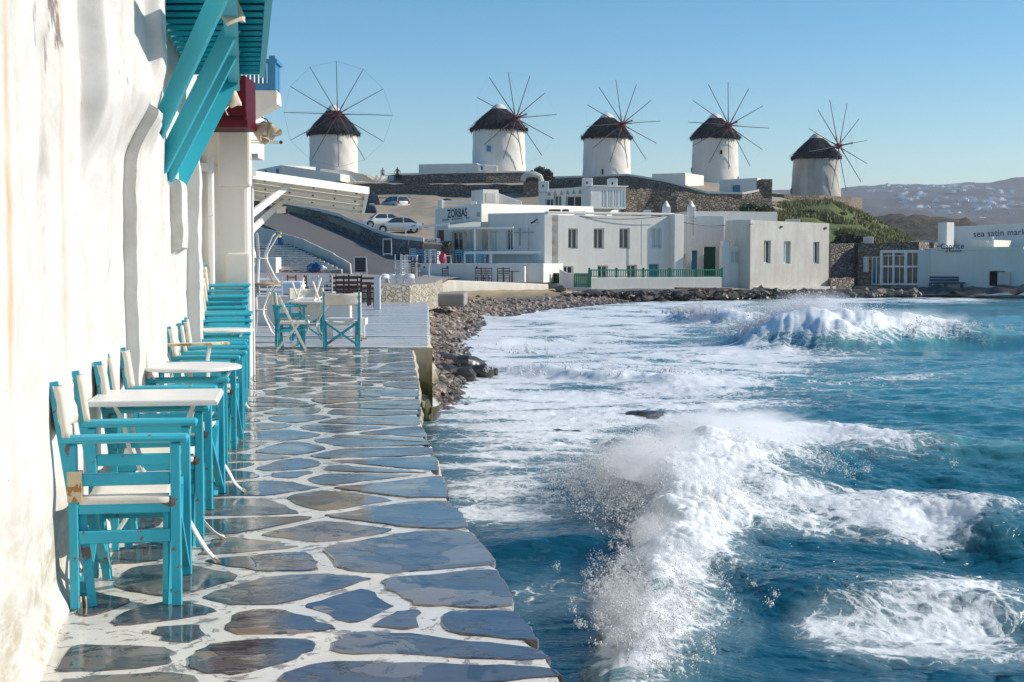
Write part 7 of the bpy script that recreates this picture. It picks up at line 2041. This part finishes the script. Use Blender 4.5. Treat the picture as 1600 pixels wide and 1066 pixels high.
body = t.mix(cr, deep, (0.10, 0.30, 0.26))
milk = t.math('MULTIPLY', t.ramp(t.math('ADD', fa, t.math('MULTIPLY', t.math('SUBTRACT', t.noise(.7, 6, .65), .5), .5)), [(.20, 0.0), (.80, 1.0)]), .58)
body = t.mix(milk, body, (.34, .44, .46))
v1 = t.co((1, 1, 1))
n1 = t.noise(1.3, 9, 0.68, dist=0.8, scale=(.8, 1.2, 1))
n2 = t.noise(9, 7, 0.7, dist=0.5, scale=(.7, 1.3, 1))
wv = t.n('ShaderNodeVectorMath'); wv.operation = 'ADD'; nzc = t.n('ShaderNodeTexNoise'); nzc.inputs['Scale'].default_value = 1.6; nzc.inputs['Detail'].default_value = 5
t.l(v1, nzc.inputs['Vector']); scv = t.n('ShaderNodeVectorMath'); scv.operation = 'SCALE'; scv.inputs['Scale'].default_value = .9; t.l(nzc.outputs['Color'], scv.inputs[0]); t.l(v1, wv.inputs[0]); t.l(scv.outputs[0], wv.inputs[1])
e1 = t.voro(2.6, 'DISTANCE_TO_EDGE', vec=wv.outputs[0]); e2 = t.voro(7.5, 'DISTANCE_TO_EDGE', vec=wv.outputs[0])
lace = t.math('ADD', t.math('MULTIPLY', t.ramp(e1, [(0.0, 1.0), (0.13, 0.0)]), .6), t.math('MULTIPLY', t.ramp(e2, [(0.0, 1.0), (0.16, 0.0)]), .4))
s_ = t.math('ADD', t.math('MULTIPLY', n1, .85), t.math('ADD', t.math('MULTIPLY', n2, .45), t.math('MULTIPLY', lace, .30)))   # ~0.35..1.2
thr = t.math('SUBTRACT', 1.16, t.math('MULTIPLY', fa, 1.02))
mk = t.math('DIVIDE', t.math('SUBTRACT', s_, thr), 0.22, clamp=True)
film = t.math('MULTIPLY', t.math('DIVIDE', t.math('SUBTRACT', s_, t.math('SUBTRACT', thr, .28)), .5, clamp=True), .38)
fmask = t.math('MAXIMUM', mk, film)
col = t.mix(film, body, (.20, .34, .36))
fcol = t.mix(t.noise(5, 6, .7), (.60, .66, .68), (.86, .86, .85))
col = t.mix(mk, col, fcol)
bub = t.noise(45, 3, .6)
rip = t.noise(7.0, 5, .62, scale=(.55, 1.5, 1), dist=.3); rip2 = t.noise(24, 3, .6, scale=(.6, 1.4, 1))
nb1 = t.bump(t.math('ADD', rip, t.math('MULTIPLY', rip2, .22)), .42, .05)
nb2 = t.bump(t.math('ADD', t.math('MULTIPLY', mk, .8), t.math('MULTIPLY', t.math('ADD', n2, bub), t.math('MULTIPLY', mk, .5))), .55, .03, nb1)
t.set(col, t.math('ADD', t.math('MULTIPLY', fmask, .6), .07, clamp=True), nb2, IOR=1.333)
t.l(t.math('MULTIPLY', mk, .85), t.p.inputs['Subsurface Weight'])
t.p.inputs['Subsurface Radius'].default_value = (1.0, 1.0, 1.0); t.p.inputs['Subsurface Scale'].default_value = .12
me.materials.append(t.m)
sea = bpy.data.objects.new('sea', me); COL.objects.link(sea); sea['kind'] = 'structure'
# sea bed / open water beyond the modelled bay
t = NT('open_water'); M['open'] = t.set(t.mix(t.noise(.05, 4), (.004, .035, .07), (.01, .08, .10)), .12, t.bump(t.noise(1.2, 6, .6), .6, .2), IOR=1.33)
o = MB().poly([(-1700, -50, SEA - .6), (3100, -50, SEA - .6), (3100, 3700, SEA - .6), (-1700, 3700, SEA - .6)]).build('sea', M['open']); o['kind'] = 'structure'

# ---------------- spray
rng = np.random.default_rng(5)
OC_V = np.array([(1, 1, 1), (-1, -1, 1), (-1, 1, -1), (1, -1, -1)], float) * .75
OC_F = np.array([(0, 1, 3), (0, 2, 1), (0, 3, 2), (1, 2, 3)])
t = NT('spray_water'); M['spray'] = t.set((.92, .93, .94), .5)
tb_ = t.n('ShaderNodeBsdfTranslucent'); tb_.inputs[0].default_value = (.95, .96, .97, 1); mx_ = t.n('ShaderNodeMixShader'); mx_.inputs[0].default_value = .5; t.l(t.p.outputs[0], mx_.inputs[1]); t.l(tb_.outputs[0], mx_.inputs[2]); t.l(mx_.outputs[0], t.out.inputs[0])
t.p.inputs['Subsurface Weight'].default_value = 0.0
def spray(name, label, P_, R0):
    n = len(P_); V = (P_[:, None, :] + OC_V[None] * R0[:, None, None] * rng.uniform(.6, 1.4, (n, 4, 1))).reshape(-1, 3)
    F = (OC_F[None] + (np.arange(n) * 4)[:, None, None]).reshape(-1, 3)
    me = bpy.data.meshes.new(name); me.vertices.add(len(V)); me.vertices.foreach_set('co', V.astype(np.float32).ravel())
    me.loops.add(F.size); me.loops.foreach_set('vertex_index', F.ravel().astype(np.int32)); me.polygons.add(len(F)); me.polygons.foreach_set('loop_start', np.arange(0, F.size, 3, dtype=np.int32)); me.update(calc_edges=True)
    me.polygons.foreach_set('use_smooth', np.ones(len(F), dtype=bool))
    me.materials.append(M['spray']); o = bpy.data.objects.new(name, me); COL.objects.link(o); tag(o, label, 'spray', kind='stuff')
def jets(cx, cy, cz, n, spread, height, lean, size, njet=60, seedj=0):
    """droplets thrown up in fingers from a breaking crest"""
    r = np.random.default_rng(seedj)
    jx = r.normal(0, 1, (njet, 2)) * spread; jd = np.stack([lean[0] + r.normal(0, .35, njet), lean[1] + r.normal(0, .35, njet), r.uniform(.4, 1.2, njet)], -1)
    jh = height * r.uniform(.35, 1.1, njet) * np.exp(-.5 * (np.abs(jx[:, 0] / (spread[0] * 1.4)) ** 2))
    k = r.integers(0, njet, n); u = r.random(n) ** .8
    wob = r.normal(0, 1, (n, 3)) * (.03 + .16 * u[:, None]) * height * .55
    P_ = np.stack([cx + jx[k, 0] + jd[k, 0] * u * jh[k], cy + jx[k, 1] + jd[k, 1] * u * jh[k], cz + jd[k, 2] * jh[k] * u * (1.25 - .45 * u)], -1) + wob
    return P_, size * np.clip(r.lognormal(-.35, .5, n), .25, 2.6) * (1.25 - .75 * u)
def on(px_, py_): x, y = W2(px_, py_); return x, y
parts = []
for (a, b, n, sp, hh, ln, sz, nj) in ((1080, 790, 42000, (.50, 1.1), .72, (-.45, -.1), .0052, 420), (1020, 810, 26000, (.34, .8), .62, (-.7, -.05), .0046, 300), (1160, 740, 26000, (.55, .9), .50, (-.2, 0), .0060, 300), (1060, 900, 18000, (.20, .8), .26, (-.6, 0), .0045, 260), (1010, 1000, 22000, (.20, .7), .24, (-.6, 0), .0042, 260), (950, 800, 7000, (.35, .8), .55, (-.8, 0), .0045, 160)):
    x, y = on(a, b); p_, s__ = jets(x, y, SEA + .22, n, np.array(sp), hh, ln, sz, nj, int(a)); parts.append((p_, s__))
P_ = np.concatenate([p for p, _ in parts]); R0 = np.concatenate([s for _, s in parts]); k = P_[:, 2] > SEA - .02
spray('sea_spray', 'white spray flung up from the near breaking wave', P_[k], R0[k])
parts = []
for (a, b, n, sp, hh, ln, sz, nj) in ((1270, 540, 26000, (.9, .6), 1.35, (-.12, -.2), .017, 300), (1330, 540, 20000, (1.2, .6), 1.0, (-.1, -.2), .016, 260), (1220, 542, 9000, (.7, .6), .8, (-.4, -.2), .015, 160), (1420, 538, 13000, (1.4, .5), .62, (-.1, -.2), .015, 200), (1110, 506, 8000, (1.1, .5), .55, (-.1, -.2), .019, 140), (1285, 460, 3000, (1.0, .5), .8, (0, 0), .024, 60)):
    x, y = on(a, b); p_, s__ = jets(x, y + .3, SEA + .45, n, np.array(sp), hh, ln, sz, nj, int(a)); parts.append((p_, s__))
for (a, b, n) in ((880, 590, 1500), (980, 598, 1500), (780, 560, 1500)):
    x, y = on(a, b); p_, s__ = jets(x, y, SEA + .15, n, np.array((1.2, .4)), .35, (0, -.1), .012, 40, int(a)); parts.append((p_, s__))
P_ = np.concatenate([p for p, _ in parts]); R0 = np.concatenate([s for _, s in parts]); k = P_[:, 2] > SEA - .02
spray('sea_spray', 'white spray above the far breaking wave and the surf before the houses', P_[k], R0[k])

# soft mist hanging in the spray of the breaking waves
def mist(a, b, cz, rx, ry, rz, dens, label):
    x, y = on(a, b)
    t = NT('spray_mist'); t.t.nodes.remove(t.p)
    v = t.n('ShaderNodeVolumePrincipled'); v.inputs['Color'].default_value = (.97, .98, 1, 1); v.inputs['Anisotropy'].default_value = .2
    co_ = t.co(); ln = t.n('ShaderNodeVectorMath'); ln.operation = 'LENGTH'; t.l(co_, ln.inputs[0])
    fall = t.math('SUBTRACT', 1.0, ln.outputs['Value'], clamp=True)
    nz = t.noise(3.6, 6, .68, vec=t.co((1, 1, 1)), dist=.6)
    d = t.math('MULTIPLY', t.math('SUBTRACT', t.math('ADD', fall, t.math('MULTIPLY', nz, 1.3)), .93, clamp=True), dens)
    t.l(d, v.inputs['Density']); t.l(v.outputs[0], t.out.inputs['Volume'])
    o = MB().blob((0, 0, 0), 1, 1, 0, 3).build('spray_mist', t.m, None); o.location = (x, y, cz); o.scale = (rx, ry, rz)
    tag(o, label, 'mist', kind='stuff')
mist(1050, 800, SEA + .34, 1.25, 2.6, .66, 5.5, 'white mist of spray hanging over the near breaking wave')
mist(1160, 735, SEA + .38, 1.9, 2.6, .52, 5, 'white mist of spray on the back of the near breaking wave')
mist(1045, 900, SEA + .20, .55, 1.8, .34, 8, 'white mist over the narrow part of the near foaming crest')
mist(990, 1010, SEA + .14, .50, 1.6, .28, 8, 'low white mist along the foaming crest nearest the viewpoint')
mist(1275, 540, SEA + .80, 2.6, 1.5, 1.3, 3.5, 'white mist of spray over the far breaking wave')
mist(1400, 538, SEA + .60, 4.0, 1.4, .8, 3, 'thin mist trailing along the right shoulder of the far wave')
mist(1110, 506, SEA + .4, 2.6, 1.2, .7, 4, 'thin mist over the surf left of the far breaking wave')

# the air of the bay: pale haze that fades the far hills
hz_ = MB().box(-1800, -60, -4, 3200, 3800, 190).build('haze', M['white'])
hm = NT('sea_haze'); hm.t.nodes.remove(hm.p); hv = hm.n('ShaderNodeVolumePrincipled'); hv.inputs['Color'].default_value = (.80, .86, 1.0, 1); hv.inputs['Density'].default_value = .00014; hv.inputs['Anisotropy'].default_value = .1
hm.l(hv.outputs[0], hm.out.inputs['Volume']); hz_.data.materials.clear(); hz_.data.materials.append(hm.m); hz_['kind'] = 'stuff'
